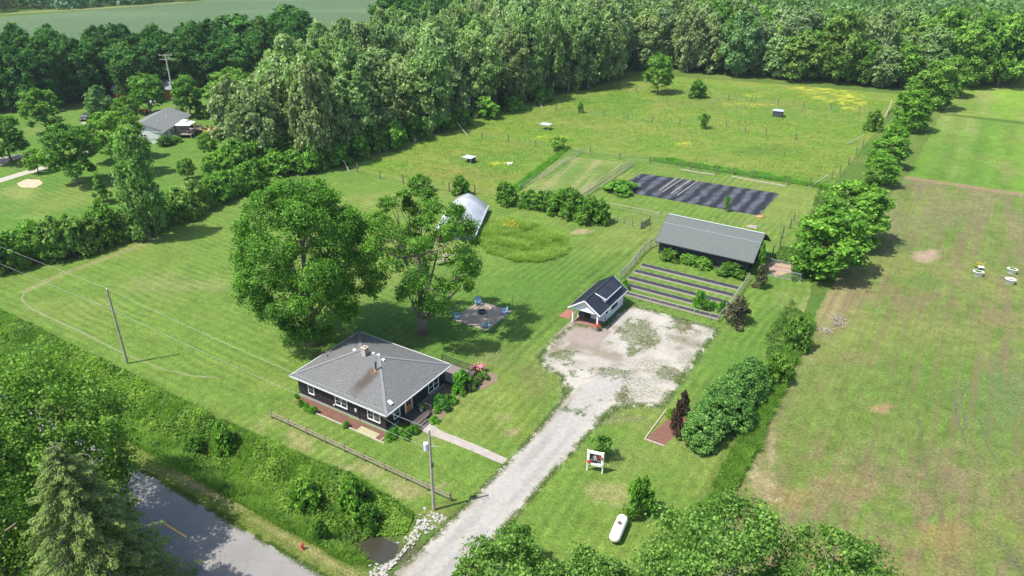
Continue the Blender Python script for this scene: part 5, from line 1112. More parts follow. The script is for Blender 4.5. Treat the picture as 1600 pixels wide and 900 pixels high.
# ------------------------------------------------------------------ white garden house
SEAM, nt_, b_ = nodes('dark standing seam metal'); nt_.links.new(mixc(nt_, mapr(nt_, noise_n(nt_, .8, 3), .3,.7,0,1), (.022,.026,.036), (.034,.040,.052)), b_.inputs['Base Color'])
b_.inputs['Roughness'].default_value = .38; b_.inputs['Metallic'].default_value = .35
def garden_house():
    ox, oy = -37.65, 82.4; t = thing('garden_house', 'small white cottage with a dark metal roof and an open porch', 'cottage', (ox,oy,0))
    x0,x1 = -39.55-ox, -35.75-ox; yf,yb,yp = 78.45-oy, 86.5-oy, 80.7-oy; ez = 2.32; rz = 3.95; ex0,ex1 = -40.05-ox,-35.3-ox; xm = 0.0; ey0,ey1 = 78.1-oy, 86.85-oy
    w = MB(); w.box(x0,yp,.05,x1,yb,ez); gz = rz-.16
    w.prism([(x0,ez),(x1,ez),(xm,gz)], yp, yb, 'y'); w.build('wall', WHITE_SIDE, t)
    MB().prism([(x0+.02,ez),(x1-.02,ez),(xm,gz-.02)], yf+.03, yf+.11, 'y').build('gable', WHITE_SIDE, t)
    MB().box(x0-.04,yf-.04,-.02,x1+.04,yp,.055).build('porch_floor', simple('red brick floor', (.20,.10,.075), .9, .35, 6), t)
    MB().box(x0,yf,ez-.20,x1,yf+.16,ez-.001).box(x0,yf+.16,ez-.2,x0+.14,yp,ez-.001).box(x1-.14,yf+.16,ez-.2,x1,yp,ez-.001).build('porch_beam', WHITE, t)
    for x in (x0+.09, x1-.09): MB().box(x-.09,yf,.056,x+.09,yf+.17,ez-.201).build('post', WHITE, t)
    MB().box(x0,yp-.6,.056,x0+.14,yp-.46,ez-.201).build('post', WHITE, t)
    def zr(x): return ez+(rz-ez)*(1-abs(x-xm)/abs((ex1 if x>xm else ex0)-xm))
    r = MB(); th = .07
    r.add([(ex0,ey0,ez),(xm,ey0,rz),(ex1,ey0,ez),(ex0,ey1,ez),(xm,ey1,rz),(ex1,ey1,ez)]+[(ex0,ey0,ez-th),(xm,ey0,rz-th),(ex1,ey0,ez-th),(ex0,ey1,ez-th),(xm,ey1,rz-th),(ex1,ey1,ez-th)],
          [(0,1,4,3),(1,2,5,4),(6,9,10,7),(7,10,11,8),(0,6,7,1),(1,7,8,2),(3,4,10,9),(4,5,11,10),(0,3,9,6),(2,8,11,5)])
    ro = r.build('roof', SEAM, t); s = MB(); n = 22
    for i in range(n+1):
        y = ey0+.03+(ey1-ey0-.06)*i/n
        s.beam((ex0,y,ez+.018),(xm,y,rz+.018),.028,.04); s.beam((ex1,y,ez+.018),(xm,y,rz+.018),.028,.04)
    s.beam((xm,ey0,rz+.03),(xm,ey1,rz+.03),.22,.04); s.build('standing_seam', SEAM, ro)
    f = MB()                                      # white barge boards and eave boards
    for y in (ey0-.03, ey1+.03):
        f.beam((ex0,y,ez-.07),(xm,y,rz-.07),.05,.15); f.beam((ex1,y,ez-.07),(xm,y,rz-.07),.05,.15)
    f.box(ex0-.04,ey0,ez-.15,ex0,ey1,ez-.02); f.box(ex1,ey0,ez-.15,ex1+.04,ey1,ez-.02); f.build('fascia', WHITE, t)
    # shed dormer on the right hand slope
    a0,a1 = 80.9-oy, 85.6-oy; xf = 1.62; zf = zr(xf); zt = zf+.50; xb = .12; zb = zr(xb)+.03
    d = MB(); d.prism([(xb+.15,zr(xb+.15)-.02),(xf,zf-.02),(xf,zt-.06),(xb+.15,zb-.13)], a0+.14, a1-.14, 'y'); dd = d.build('dormer', WHITE_SIDE, t)
    rr = MB(); rr.add([(xb-.1,a0,zb+.02),(xf+.22,a0,zt+.03),(xf+.22,a1,zt+.03),(xb-.1,a1,zb+.02)]+[(xb-.1,a0,zb-.05),(xf+.22,a0,zt-.04),(xf+.22,a1,zt-.04),(xb-.1,a1,zb-.05)], [(0,1,2,3),(7,6,5,4),(0,4,5,1),(1,5,6,2),(2,6,7,3),(3,7,4,0)])
    for i in range(12):
        y = a0+.03+(a1-a0-.06)*i/11; rr.beam((xb-.1,y,zb+.04),(xf+.22,y,zt+.05),.028,.04)
    rr.build('dormer_roof', SEAM, dd); MB().box(xf+.22,a0,zt-.09,xf+.26,a1,zt+.035).beam((xb,a0-.02,zb-.03),(xf+.26,a0-.02,zt-.03),.04,.12).build('dormer_trim', WHITE, dd)
    # windows and door
    for k in range(3): window(t, (x1+.002, 82.9-oy+k*.62, 1.42), (0,1,0), .46, .78, 1, mat=DARKMETAL, fr=.05)
    window(t, (-37.0-ox, yp-.002, 1.25), (1,0,0), .85, .95, 2, fr=.06); window(t, (x1+.002, 81.1-oy, 1.5), (0,1,0), .4, .6, 1, mat=DARKMETAL, fr=.04)
    d = MB().box(-38.7-ox,yp-.05,.06,-37.85-ox,yp-.001,2.05).build('door', DARKWOOD, t); MB().box(-37.95-ox,yp-.09,1.0,-37.92-ox,yp-.05,1.1).build('handle', METAL, d)
    MB().box(x1+.001,79.9-oy+.9,.1,x1+.04,80.7-oy+.02,1.0).build('side_panel', BROWNWOOD, t)
garden_house()
t = thing('grill', 'black barbecue grill standing on the cottage porch', 'grill', (-38.7,79.9,.056)); MB().box(-.5,-.25,.55,.5,.25,.8).build('firebox', DARKMETAL, t)
MB().prism([(-.25,.8),(.25,.8),(.22,1.0),(.08,1.08),(-.15,1.05)],-.42,.42,'x').build('lid', DARKMETAL, t); MB().box(-.4,-.2,0,-.35,-.15,.55).box(.35,-.2,0,.4,-.15,.55).box(-.4,.15,0,-.35,.2,.55).box(.35,.15,0,.4,.2,.55).build('leg', DARKMETAL, t)
t = thing('flower_pot', 'large pot of red flowers in front of the cottage porch post', 'planter', (-35.65,78.15,.044)); MB().lathe([(.2,0),(.26,.05),(.36,.42),(.40,.46),(.34,.46),(.30,.38)],16).build('pot', simple('grey pot', (.25,.24,.22), .8, .2), t)
for nm,m,z,s in (('foliage',None,.40,.40),):
    o = bpy.data.objects.new(nm, LIB['tuft'][0]); COL.objects.link(o); o.parent = t; o.location = (0,0,z); o.scale = (s,s,.38); o.color = (.8,1.0,.7,1)
n = 120; q = rng.normal(size=(n,3))*[.20,.20,.08]+[0,0,.74]; V,F,Tn = leaves(q, unit(np.array([0,0,1.])+.6*rng.normal(size=(n,3))), .12,.11, rng.uniform(0,1,n), rng)
o = bpy.data.objects.new('flower', fol_mesh('flower',V,F,Tn,RED)); COL.objects.link(o); o.parent = t

# ------------------------------------------------------------------ dark barn
def barn():
    ox, oy = -30.7, 109.4; t = thing('barn', 'long black barn with a grey green shingle roof and an open right end', 'barn', (ox,oy,0))
    x0,x1 = -38.2-ox,-23.9-ox; y0,y1 = 105.5-oy, 113.3-oy; ez = 2.45; kz = 4.55; ky0,ky1 = 107.7-oy,111.1-oy; rz = 5.45; e0,e1 = 104.55-oy,114.25-oy; rx0,rx1 = -38.55-ox,-23.0-ox
    MB().box(x0,y0,0,x1,y0+.12,1.75).box(x0,y1-.12,0,x1,y1,2.6).box(x0,y0+.12,0,x0+.12,y1-.12,2.6).build('wall', simple('black painted boards', (.032,.034,.042), .75, .25, 3), t)
    sl = MB(); n = 9
    for i in range(n+1):
        x = x0+(x1-x0-.14)*i/n; sl.box(x,y0,1.75,x+.14,y0+.14,2.75)
    for y in (y0+.01,-1.2,1.2,y1-.16): sl.box(x1-.14,y,0,x1+.02,y+.15,2.75)
    sl.beam((x1-.05,y0,2.7),(x1-.05,y1,2.7),.12,.2); sl.beam((x1-.05,0,2.7),(x1-.05,0,5.2),.12,.12); sl.beam((x1-.05,-2.2,2.7),(x1-.05,-.3,5.0),.1,.1); sl.beam((x1-.05,2.2,2.7),(x1-.05,.3,5.0),.1,.1)
    sl.build('frame', simple('black timber', (.022,.022,.026), .8, .2), t)
    prof = [(e0,ez),(ky0,kz),(0,rz),(ky1,kz),(e1,ez)]; th = .10
    r = MB(); vs = []
    for x in (rx0,rx1):
        vs += [(x,y,z) for y,z in prof] + [(x,y,z-th) for y,z in prof]
    fs = []
    for i in range(4): fs += [(i,i+1,10+i+1,10+i),(5+i,15+i,15+i+1,5+i+1),(i,5+i,5+i+1,i+1),(10+i,10+i+1,15+i+1,15+i)]
    fs += [(0,10,15,5),(4,9,19,14)]; r.add(vs,fs); ro = r.build('roof', ROOF_GREEN, t)
    MB().beam((rx0,0,rz+.02),(rx1,0,rz+.02),.3,.03).beam((rx0,ky0,kz+.012),(rx1,ky0,kz+.012),.06,.03).build('ridge_cap', simple('ridge shingles', (.30,.33,.32), .85, .1), ro)
    f = MB()
    for x in (rx0-.03,rx1+.03):
        for i in range(4): f.beam((x,prof[i][0],prof[i][1]-.09),(x,prof[i+1][0],prof[i+1][1]-.09),.05,.16)
    f.box(rx0,e0-.04,ez-.16,rx1,e0,ez-.02); f.build('fascia', simple('dark trim', (.03,.03,.034), .7, .2), t)
    MB().prism([(y0,2.6),(y1,2.6),(ky1,4.4),(0,5.25),(ky0,4.4)], x0, x0+.1, 'x').build('gable', simple('black gable boards', (.03,.032,.038), .75, .25, 3), t)
    MB().box(-34.9-ox,y0-.03,1.95,-33.9-ox,y0,2.25).build('vent_panel', METAL, t)
barn()

# ------------------------------------------------------------------ hoop greenhouse
def greenhouse():
    a = Vector((-65.9,93.9,0)); b = Vector((-71.7,106.5,0)); d = (b-a); L = d.length; ang = math.atan2(d.y,d.x)
    t = thing('greenhouse', 'white plastic covered hoop greenhouse behind the open maple', 'greenhouse', a, ang); Wd = 7.2
    def arch(k, s=1.0):                        # gothic arch; near side wall at y=0 of the local frame, other at +W
        u = k; y = Wd/2 - Wd/2*math.cos(math.pi*u)*1.0; z = 1.0 + 2.3*(1-abs(math.cos(math.pi*u))**1.5); return (y, z*s)
    plastic, nt, bb = nodes('white greenhouse film'); bb.inputs['Base Color'].default_value = (.62,.66,.70,1); bb.inputs['Roughness'].default_value = .35
    nt.links.new(mixc(nt, mapr(nt, noise_n(nt, .7, 4, .7), .35,.7,0,1), (.42,.44,.455), (.28,.30,.315)), bb.inputs['Base Color']); bump(nt, bb, noise_n(nt, 1.2, 3), .4, .15)
    nseg = 18; xs = [0, L*.2, L*.4, L*.6, L*.8, L]; mb = MB(); V = []; 
    for x in xs:
        V += [(x, *arch(k/nseg)) for k in range(nseg+1)]
    F = [(i*(nseg+1)+k, i*(nseg+1)+k+1, (i+1)*(nseg+1)+k+1, (i+1)*(nseg+1)+k) for i in range(len(xs)-1) for k in range(nseg)]
    mb.add(V, F); o = mb.build('film', plastic, t, True)
    md = o.modifiers.new('solid', 'SOLIDIFY'); md.thickness = .03
    h = MB(); n = 9
    for i in range(n+1):
        x = L*i/n; pts = [(x,0,0)] + [(x,arch(k/12)[0],arch(k/12)[1]-.04) for k in range(13)] + [(x,Wd,0)]; h.path(pts,.035,6)
    h.path([(0,0,1.05),(L,0,1.05)],.04,6); h.path([(0,0,.3),(L,0,.3)],.05,6); h.build('hoop', METAL, t)
    MB().box(0,-.03,0,L,.03,.32).box(0,Wd-.03,0,L,Wd+.03,1.0).build('baseboard', BROWNWOOD, t)
    s = MB(); V = [(x, -.02-.10*math.sin(x*3)**2, z) for x in np.linspace(0,L,40) for z in (.9,1.15)]; s.add(V, [(2*i,2*i+2,2*i+3,2*i+1) for i in range(39)]); s.build('rolled_side', plastic, t).modifiers.new('solid','SOLIDIFY').thickness = .12
    for x,nm in ((.02,'end_wall'),(L-.02,'end_wall')):
        e = MB(); pts = [(x,0,0)]+[(x,*arch(k/12)) for k in range(13)]+[(x,Wd,0)]; pts = [Vector((p[0],p[1],max(0,p[2]-.05))) for p in pts]; n = len(pts)
        e.add([p for p in pts]+[p+Vector((.03,0,0)) for p in pts], [tuple(range(n)), tuple(range(2*n-1,n-1,-1))]+[(i,(i+1)%n,n+(i+1)%n,n+i) for i in range(n)])
        e.build(nm, simple('dark shade cloth', (.05,.05,.06), .8, .2) if x < 1 else plastic, t)
    MB().box(-.06,Wd*.36,0,-.01,Wd*.64,2.3).build('door', simple('greenhouse door', (.10,.10,.115), .7, .15), t)
greenhouse()
# clutter between the tree and the greenhouse: pallets, planters
for i,(a,b,l,k) in enumerate([(676,402,'grey wooden pallet lying nearest the forked tree branches',0),(699,399,'grey wooden pallet beside the greenhouse end',0),(716,405,'timber bench of pots by the small fenced grass plot',1),(690,413,'timber bench of pots nearest the fire pit side of the greenhouse',1),(662,395,'timber bench of pots on the left behind the open maple',1)]):
    p = G(a,b)
    if k == 0:
        t = thing('pallet', l, 'pallet', (p.x,p.y,0), .3+i); m = MB()
        for j in range(7): m.box(-.6,-.5+j*.15,.12,.6,-.4+j*.15,.14)
        for j in (-.6,-.05,.5): m.box(j,-.5,.0,j+.1,.5,.12)
        m.build('deck_board', PALEWOOD, t)
    else:
        t = thing('potting_bench', l, 'bench', (p.x,p.y,0), .2+.3*i); m = MB().box(-1,-.4,.7,1,.4,.75)
        for sx in (-.95,.87):
            for sy in (-.38,.3): m.box(sx,sy,0,sx+.08,sy+.08,.7)
        m.build('table_top', GREYWOOD, t)
        for j in range(5): MB().lathe([(.08,0),(.12,.2),(.10,.2)],10,(-.8+.4*j,.1*(-1)**j,.75)).build('pot', simple('terracotta', (.36,.17,.10), .8, .2) if j == 0 else bpy.data.materials['terracotta'] if j % 2 else DARKMETAL, t)
t = thing('garden_edging', 'low pale timber edging round the small grass plot below the greenhouse', 'edging', (-66.6,86.7,0))
MB().box(-2.6,0,0,1.1,.1,.18).box(1.0,.1,0,1.1,3.2,.18).build('board', PALEWOOD, t)

# ------------------------------------------------------------------ raised beds in the fenced garden
FAB = simple('black bed fabric', (.016,.017,.021), .8, .5, 1.5, spec=.15, col2=(.036,.038,.044))
bed_lab = ['nearest the barn','second from the barn','in the middle of the five','second from the wire front fence','nearest the gravel lot']
for i,(x0,x1,y0,y1) in enumerate([(-38.7,-23.4,99.25,100.35),(-38.7,-23.4,96.7,97.8),(-38.6,-23.4,94.1,95.2),(-38.1,-23.3,91.7,92.75),(-37.8,-23.1,89.35,90.3)]):
    t = thing('garden_bed', 'long black fabric covered bed with pale board edges, '+bed_lab[i], 'garden bed', ((x0+x1)/2,(y0+y1)/2,0), 0, 'long fabric covered beds')
    w,h = (x1-x0)/2,(y1-y0)/2; m = MB(); V = []; n = 40
    for k in range(n+1):
        x = -w+.05+(2*w-.1)*k/n
        for yy in (-h+.05,-h*.3,h*.3,h-.05): V.append((x,yy,.22+.05*(1-abs(yy)/h)+.03*math.sin(k*1.7+i+yy*3)))
    m.add(V,[(k*4+j,(k+1)*4+j,(k+1)*4+j+1,k*4+j+1) for k in range(n) for j in range(3)]); m.build('fabric_cover', FAB, t)
    for yy in (-h,h-.04): MB().box(-w,yy,0,w,yy+.04,.24).build('side_board', PALEWOOD if yy<0 else GREYWOOD, t)
    for xx in (-w,w-.04): MB().box(xx,-h+.041,0,xx+.04,h-.041,.238).build('end_board', PALEWOOD, t)

# ------------------------------------------------------------------ fences
WIRE = simple('fence wire', (.22,.22,.21), .6, .1)
def fence(name, label, cat, pts, H=1.35, r=.075, wires=(.4,.8,1.2), mat=BROWNWOOD, top=False, bottom=False, mesh=False, square=False, wr=.008, hvar=.12, group=None, wmat=None):
    o = Vector(pts[0]); o.z = 0; t = thing(name, label, cat, o, 0, group); rnd = random.Random(int(o.x*7)+len(pts))
    P = [Vector(p)-o for p in pts]; hs = [H*(1+rnd.uniform(-hvar,hvar)) for _ in P]
    for p,h in zip(P,hs):
        lean = Vector((rnd.uniform(-.04,.04),rnd.uniform(-.04,.04),0))*h
        if square: MB().box(p.x-r,p.y-r,-.1,p.x+r,p.y+r,h).build('post', mat, t)
        else: MB().path([p-Vector((0,0,.2)), p+lean+Vector((0,0,h))],[r,r*.9],7).build('post', mat, t)
    if wires or mesh:
        w = MB()
        zs = list(wires) if not mesh else list(np.arange(.1, H, .16))
        for a,b in zip(P[:-1],P[1:]):
            for z in zs: w.path([a+Vector((0,0,z)),b+Vector((0,0,z))],wr,3,False)
            if mesh:
                n = max(1,int((b-a).length/.22))
                for i in range(1,n): q=a.lerp(b,i/n); w.path([q+Vector((0,0,.08)),q+Vector((0,0,H-.05))],wr,3,False)
        w.build('wire', wmat or WIRE, t)
    if top or bottom:
        rl = MB()
        for a,b,ha,hb in zip(P[:-1],P[1:],hs[:-1],hs[1:]):
            if top: rl.beam(a+Vector((0,0,ha-.04)),b+Vector((0,0,hb-.04)),.06,.10)
            if bottom: rl.beam(a+Vector((0,0,.10)),b+Vector((0,0,.10)),.06,.14)
        rl.build('rail', PALEWOOD if mat is not METAL else METAL, t)
    return t
def gl(*p): return [G(*q) for q in p]
fence('pasture_fence','wooden post and wire fence across the back of the pasture','fence', gl((869,174),(943,182),(979.5,186),(1019,191),(1062,195),(1099,197),(1134,199),(1164,207),(1196,212),(1243,218)), 1.7, .13)
fence('pasture_fence','farthest post and wire fence line of the pasture, near the woods','fence', gl((961,139),(994,143.5),(1040,147),(1098,152),(1138,157),(1174,159),(1215,164.5),(1255.5,169),(1298,172),(1341,176),(1386,184)), 1.9, .13)
fence('pasture_fence','post and wire fence dividing the pasture from the kitchen garden','fence', gl((753,215.5),(794,222),(837,228.6),(879,235),(922,241.5),(968,249),(1015,256.5),(1065,263),(1078,266),(1092,268),(1118.6,272),(1145,273.5),(1174,279),(1230,289)), 1.7, .13)
fence('pasture_fence','post and wire fence closing the right side of the pasture','fence', gl((1264,292),(1299,281),(1311.6,272.5),(1325,257),(1337,242),(1347,229)), 1.9, .13)
fence('pasture_fence','post and wire fence along the lawn side of the pasture','fence', gl((559,269.5),(594,279),(630,287),(667,293),(702,299.6),(742,303),(782,306)), 1.8, .13)
fence('pasture_fence','post and wire fence along the foot of the poplar grove','fence', gl((559,269.5),(593.5,243),(649,225.6),(675,214.5),(700,203),(740,190),(790,176),(836,166)), 1.8, .13)
fence('garden_fence','mesh fence with close posts along the left side of the mown strip','fence', gl((812,296),(829,286.5),(840,281),(847.5,277.5),(857,271),(867,264.5),(878,257.5),(887,251.5),(896,247),(902.5,243.5),(909,239)), 1.25, .04, mesh=True, mat=METAL)
fence('garden_fence','low slatted double fence between the mown strip and the black fabric','fence', gl((905,307),(921,297),(938,286),(953,276),(968,266),(985,254)), .9, .05, (), GREYWOOD, top=True, bottom=True)
fence('garden_fence','weathered slat fence just right of the mown strip, outer line of the pair','fence', gl((912,310),(928,299),(945,288),(960,278),(975,268),(990,257)), .8, .05, (), GREYWOOD, top=True, bottom=True)
for pts,l in (([(1065,265),(1078,267),(1092,269.5),(1117,273)],'left'),([(1143,275.5),(1172,281),(1200,286),(1228,290.5)],'right')):
    t = thing('timber_kerb', f'pale timber lying along the foot of the garden side pasture fence, {l} of the two', 'timber', G(*pts[0])); m = MB()
    for a,b in zip(pts[:-1],pts[1:]): m.beam(G(*a)-G(*pts[0])+Vector((0,-.3,.1)), G(*b)-G(*pts[0])+Vector((0,-.3,.1)), .2, .2)
    m.build('beam', PALEWOOD, t)
# leaning braces
for a,b,h,l in (((602,277),(592,262),1.5,'diagonal brace pole at the corner of the pasture beside the hedge'),):
    pass
def brace(a, b, z, label, r=.09, mat=GREYWOOD, name='fence_brace'):
    p = G(*a); q = G(*b); t = thing(name, label, 'fence brace', (p.x,p.y,0)); MB().path([(0,0,.05),(q.x-p.x,q.y-p.y,z)],r,7).build('pole', mat, t)
brace((731,213),(714,203),2.0,'diagonal brace pole at the foot of the poplar grove, nearer one'); brace((848,169),(837,162),2.0,'diagonal brace pole at the foot of the poplar grove, farther one')
brace((546,269),(538,262),1.6,'diagonal brace pole at the pasture corner by the hedge'); brace((1322,226),(1347,222),1.8,'horizontal brace at the upper right pasture corner'); brace((1264,293),(1292,284),1.5,'diagonal brace at the lower right pasture corner'); 
brace((1383,184),(1391,170),2.2,'leaning weathered post at the end of the far pasture fence',.14)
# garden (beds) fence
fence('garden_fence','pale board and wire fence along the front of the raised beds','fence', [(-36.6,88.6,0),(-34.4,88.6,0),(-32.6,88.6,0),(-31.2,88.6,0),(-28.6,88.65,0),(-26.2,88.7,0),(-24.0,88.75,0),(-22.9,88.8,0)], 1.15, .04, (.3,.6,.9), mat=GREYWOOD, top=True, square=True, hvar=.0)
fence('garden_fence','rustic grey fence climbing from the cottage to the barn','fence', gl((968,437),(976,430),(985,420),(992,412),(999,402),(1006,395),(1015,388),(1026,384)), 1.35, .07, mesh=True, mat=GREYWOOD, top=True, wr=.012)
fence('garden_fence','wire fence along the right side of the raised beds','fence', [(-22.9,88.8,0),(-22.7,92.5,0),(-22.8,96.2,0),(-22.9,100,0),(-23.0,103.6,0)], 1.2, .05, mesh=True, mat=GREYWOOD, top=True, hvar=.02)
PIPE = METAL
fence('wire_run','galvanised chain link run right of the barn, front side','fence', gl((1196,428),(1215,434),(1233,437),(1250,440)), 1.3, .035, mesh=True, mat=PIPE, top=True, bottom=True, wr=.006, hvar=0)
fence('wire_run','galvanised chain link run right of the barn, rear side','fence', gl((1188,410),(1210,418),(1235,422),(1256,420)), 1.3, .035, mesh=True, mat=PIPE, top=True, wr=.006, hvar=0)
fence('garden_fence','old leaning post and wire fence behind the barn by the hedge','fence', gl((1206,402),(1218,388),(1222,372),(1234,358),(1240,345)), 1.9, .09, (.4,.8,1.2,1.6), DARKWOOD, hvar=.2)
fence('garden_fence','weathered rail pen between the shrub row and the barn, rear rail','fence', gl((945,325),(972,330),(1000,335),(1030,341)), 1.1, .05, (.3,.6), GREYWOOD, top=True, hvar=.05)
fence('garden_fence','weathered pen between the shrub row and the barn, front posts','fence', gl((948,345),(965,347),(975,350),(988,354),(1001,358),(1015,361)), 1.3, .06, (.3,.6,.9), BROWNWOOD, hvar=.15)
t = thing('garden_gate', 'dark board gate left of the barn', 'gate', G(1001,358)); m = MB(); g2 = G(1015,350)-G(1001,358)
for k in range(5): m.beam((0,0,.15+.22*k),(g2.x,g2.y,.15+.22*k),.04,.14)
m.build('board', DARKWOOD, t)
for k in range(2): MB().path([Vector((g2.x*k,g2.y*k,0)),Vector((g2.x*k,g2.y*k,1.6))],.09,7).build('post', BROWNWOOD, t)
fence('garden_fence','thin post and wire line behind the barn roof','fence', gl((1130,348),(1150,351),(1170,354),(1195,360),(1217,364)), 1.4, .06, (.4,.8), GREYWOOD)
t = thing('log_pile', 'small pile of grey logs behind the barn roof', 'logs', G(1173,356)); 
for k in range(6): MB().path([(-.8+.1*k,.1*k,.12+.1*(k%2)),(1.1-.05*k,.25*k-.3,.14+.1*(k%2))],.10,7).build('log', GREYWOOD, t)
m = None
for i,(a,b,c,d_) in enumerate(((1036,300,1068,279),(1048,303,1080,281),(1058,306,1090,283),(1030,298,1058,278))):
    p = G(a,b); q = G(c,d_); t = thing('row_board', 'pale board lying between rows on the black fabric, '+['second','third','rightmost','leftmost'][i]+' of four', 'board', (p.x,p.y,0)); MB().beam((0,0,.07),(q.x-p.x,q.y-p.y,.07),.16,.06).build('board', GREYWOOD, t)
t = thing('sandbox', 'small orange tray at the corner of the black garden fabric', 'tray', G(1186,339)); MB().lathe([(.55,0),(.6,.16),(.52,.16),(.5,.06)],14).build('tray', simple('orange clay', (.5,.2,.11), .8, .15), t)

# front rail fence
xs = np.arange(-57.4,-33.0,2.68)
t = thing('rail_fence', 'two rail wooden fence along the roadside edge of the front lawn', 'fence', (-45.2,42.35,0))
for x in xs: MB().box(x-.07+45.2,-.06,-.1,x+.07+45.2,.06,1.05).build('post', BROWNWOOD, t)
for z in (.52,.86):
    m = MB()
    for a in xs[:-1]: m.beam((a+45.2,-.10,z),(a+2.68+45.2,-.10,z),.06,.13)
    m.build('rail', simple('brown grey rail', (.20,.165,.125), .9, .3, 4), t)

# ------------------------------------------------------------------ utility poles and wires
POLE = simple('weathered utility pole', (.30,.26,.21), .9, .25, 2)
t = thing('utility_pole', 'bare grey utility pole standing on the lawn edge at left', 'utility pole', (-80.8,40.6,0)); MB().path([(0,0,-.3),(0,0,10.2)],[.16,.11],10).build('pole', POLE, t)
MB().lathe([(.05,0),(.08,.08),(.05,.16)],8,(0,0,10.2)).build('insulator', WHITE, t)
t = thing('utility_pole', 'utility pole with a grey transformer beside the rail fence end', 'utility pole', (-33.9,40.6,0)); MB().path([(0,0,-.3),(0,0,9.2)],[.16,.11],10).build('pole', POLE, t)
MB().lathe([(.05,0),(.08,.08),(.05,.16)],8,(0,0,9.2)).build('insulator', WHITE, t)
tr = MB().lathe([(.02,0),(.22,.02),(.24,.1),(.24,.78),(.20,.86),(.05,.9)],14,(-.36,-.1,6.9)).build('transformer', simple('grey transformer', (.50,.52,.54), .45, .1), t); MB().path([(-.36,-.1,7.8),(-.36,-.1,8.0)],.04,6).build('bushing', BROWNWOOD, tr)
MB().path([(.1,0,7.5),(.75,.1,7.7)],.03,6).path([(.1,0,8.6),(.45,0,8.75),(.5,0,8.4)],.025,6).build('bracket', METAL, t); MB().path([(.12,0,5.2),(.16,0,5.6)],.13,8).build('cable_guard', DARKMETAL, t)
MB().path([(.14,.02,1.5),(.13,.02,5.2)],.03,6).build('ground_conduit', METAL, t)
p3 = G(275,168); t = thing('utility_pole', 'tall far utility pole with two crossarms behind the white house', 'utility pole', (p3.x,p3.y,0)); MB().path([(0,0,0),(0,0,14.2)],[.26,.17],8).build('pole', simple('pale pole', (.42,.38,.33), .9, .15), t)
for z in (14.0,12.9): MB().beam((-1.5,-1.0,z),(1.5,1.0,z),.16,.16).build('crossarm', POLE, t)
for s in (-1,0,1): MB().path([(s*1.3,s*.9,14.08),(s*1.3,s*.9,14.3)],.07,6).build('insulator', WHITE, t)
def cable(label, pts, sag, r=.013):
    t = thing('power_line', label, 'power line', pts[0]); m = MB(); c = []
    for a,b in zip(pts[:-1],pts[1:]):
        a = Vector(a); b = Vector(b)
        for i in range(17):
            s = i/16; q = a.lerp(b,s); q.z -= sag*4*s*(1-s)
            if not c or (q-c[-1]).length > .01: c.append(q)
    m.path([q-Vector(pts[0]) for q in c], r, 5, False).build('cable', simple('bright aluminium cable', (.27,.27,.26), .6, .05), t)
cable('upper overhead line running along the front of the lawn', [(-180,40.6,10.3),(-80.8,40.6,10.38),(-33.9,40.6,9.38)], .45)
cable('lower overhead line running along the front of the lawn', [(-180,40.6,7.4),(-80.8,40.6,7.5),(-33.9,40.6,7.2)], .45)
cable('thin service line from the transformer pole to the black house', [(-33.9,40.6,7.6),(-49.25,46.8,3.35)], .3, .009)

# ------------------------------------------------------------------ fire pit, chairs, light poles
BLUE = simple('light blue paint', (.22,.36,.50), .5, .08, 4)
def chair(label, loc, rz):
    t = thing('adirondack_chair', label, 'chair', loc, rz, 'blue chairs round the fire pit')
    s = MB()
    for i in range(6): s.beam((-.30,.02+.1*i-.28,.38-.025*i),(.30,.02+.1*i-.28,.38-.025*i),.085,.025)
    s.build('seat', BLUE, t); b = MB()
    for i in range(5):
        x = -.24+.12*i; b.beam((x*.85,.26,.22),(x*1.2,.56,1.08-.5*x*x*3),.11,.022,(0,1,0))
    b.beam((-.3,.30,.40),(.3,.30,.40),.03,.07); b.beam((-.3,.45,.80),(.3,.45,.80),.03,.07); b.build('backrest', BLUE, t)
    for sx in (-1,1):
        MB().beam((sx*.38,-.36,.62),(sx*.38,.44,.62),.14,.026).build('armrest', BLUE, t)
        MB().beam((sx*.34,-.30,0),(sx*.34,-.30,.6),.10,.03).build('leg', BLUE, t); MB().beam((sx*.32,-.3,.36),(sx*.32,.55,.06),.03,.12).build('leg', BLUE, t)
pc = Vector((-50.6,73.5,0))
for (a,b),l in (((747,476),'blue slatted lawn chair at the far corner of the fire pit'),((715,498),'blue slatted lawn chair at the left corner of the fire pit'),((787,491),'blue slatted lawn chair at the right corner of the fire pit'),((759,512),'blue slatted lawn chair seen from behind at the near corner of the fire pit')):
    p = G(a,b); d = pc-p; chair(l, (p.x,p.y,.045), math.atan2(d.y,d.x)+math.pi/2)
t = thing('fire_pit', 'round blackened fire ring in the middle of the gravel square', 'fire pit', (G(753,489).x,G(753,489).y,.044)); MB().lathe([(.50,0),(.55,.28),(.47,.28),(.45,.02)],20).build('ring', DARKMETAL, t); MB().lathe([(.44,.0),(.40,.06),(.1,.1)],12).build('ash', simple('ash', (.09,.085,.08), .95, .4), t)
t = thing('pad_edging', 'timber edging round the fire pit gravel', 'edging', (-50.65,73.55,0)); w,h = 2.72,3.12
MB().box(-w,-h,0,w,-h+.12,.10).box(-w,h-.12,0,w,h,.10).box(-w,-h+.12,0,-w+.12,h-.12,.10).box(w-.12,-h+.12,0,w,h-.12,.10).build('timber', GREYWOOD, t)
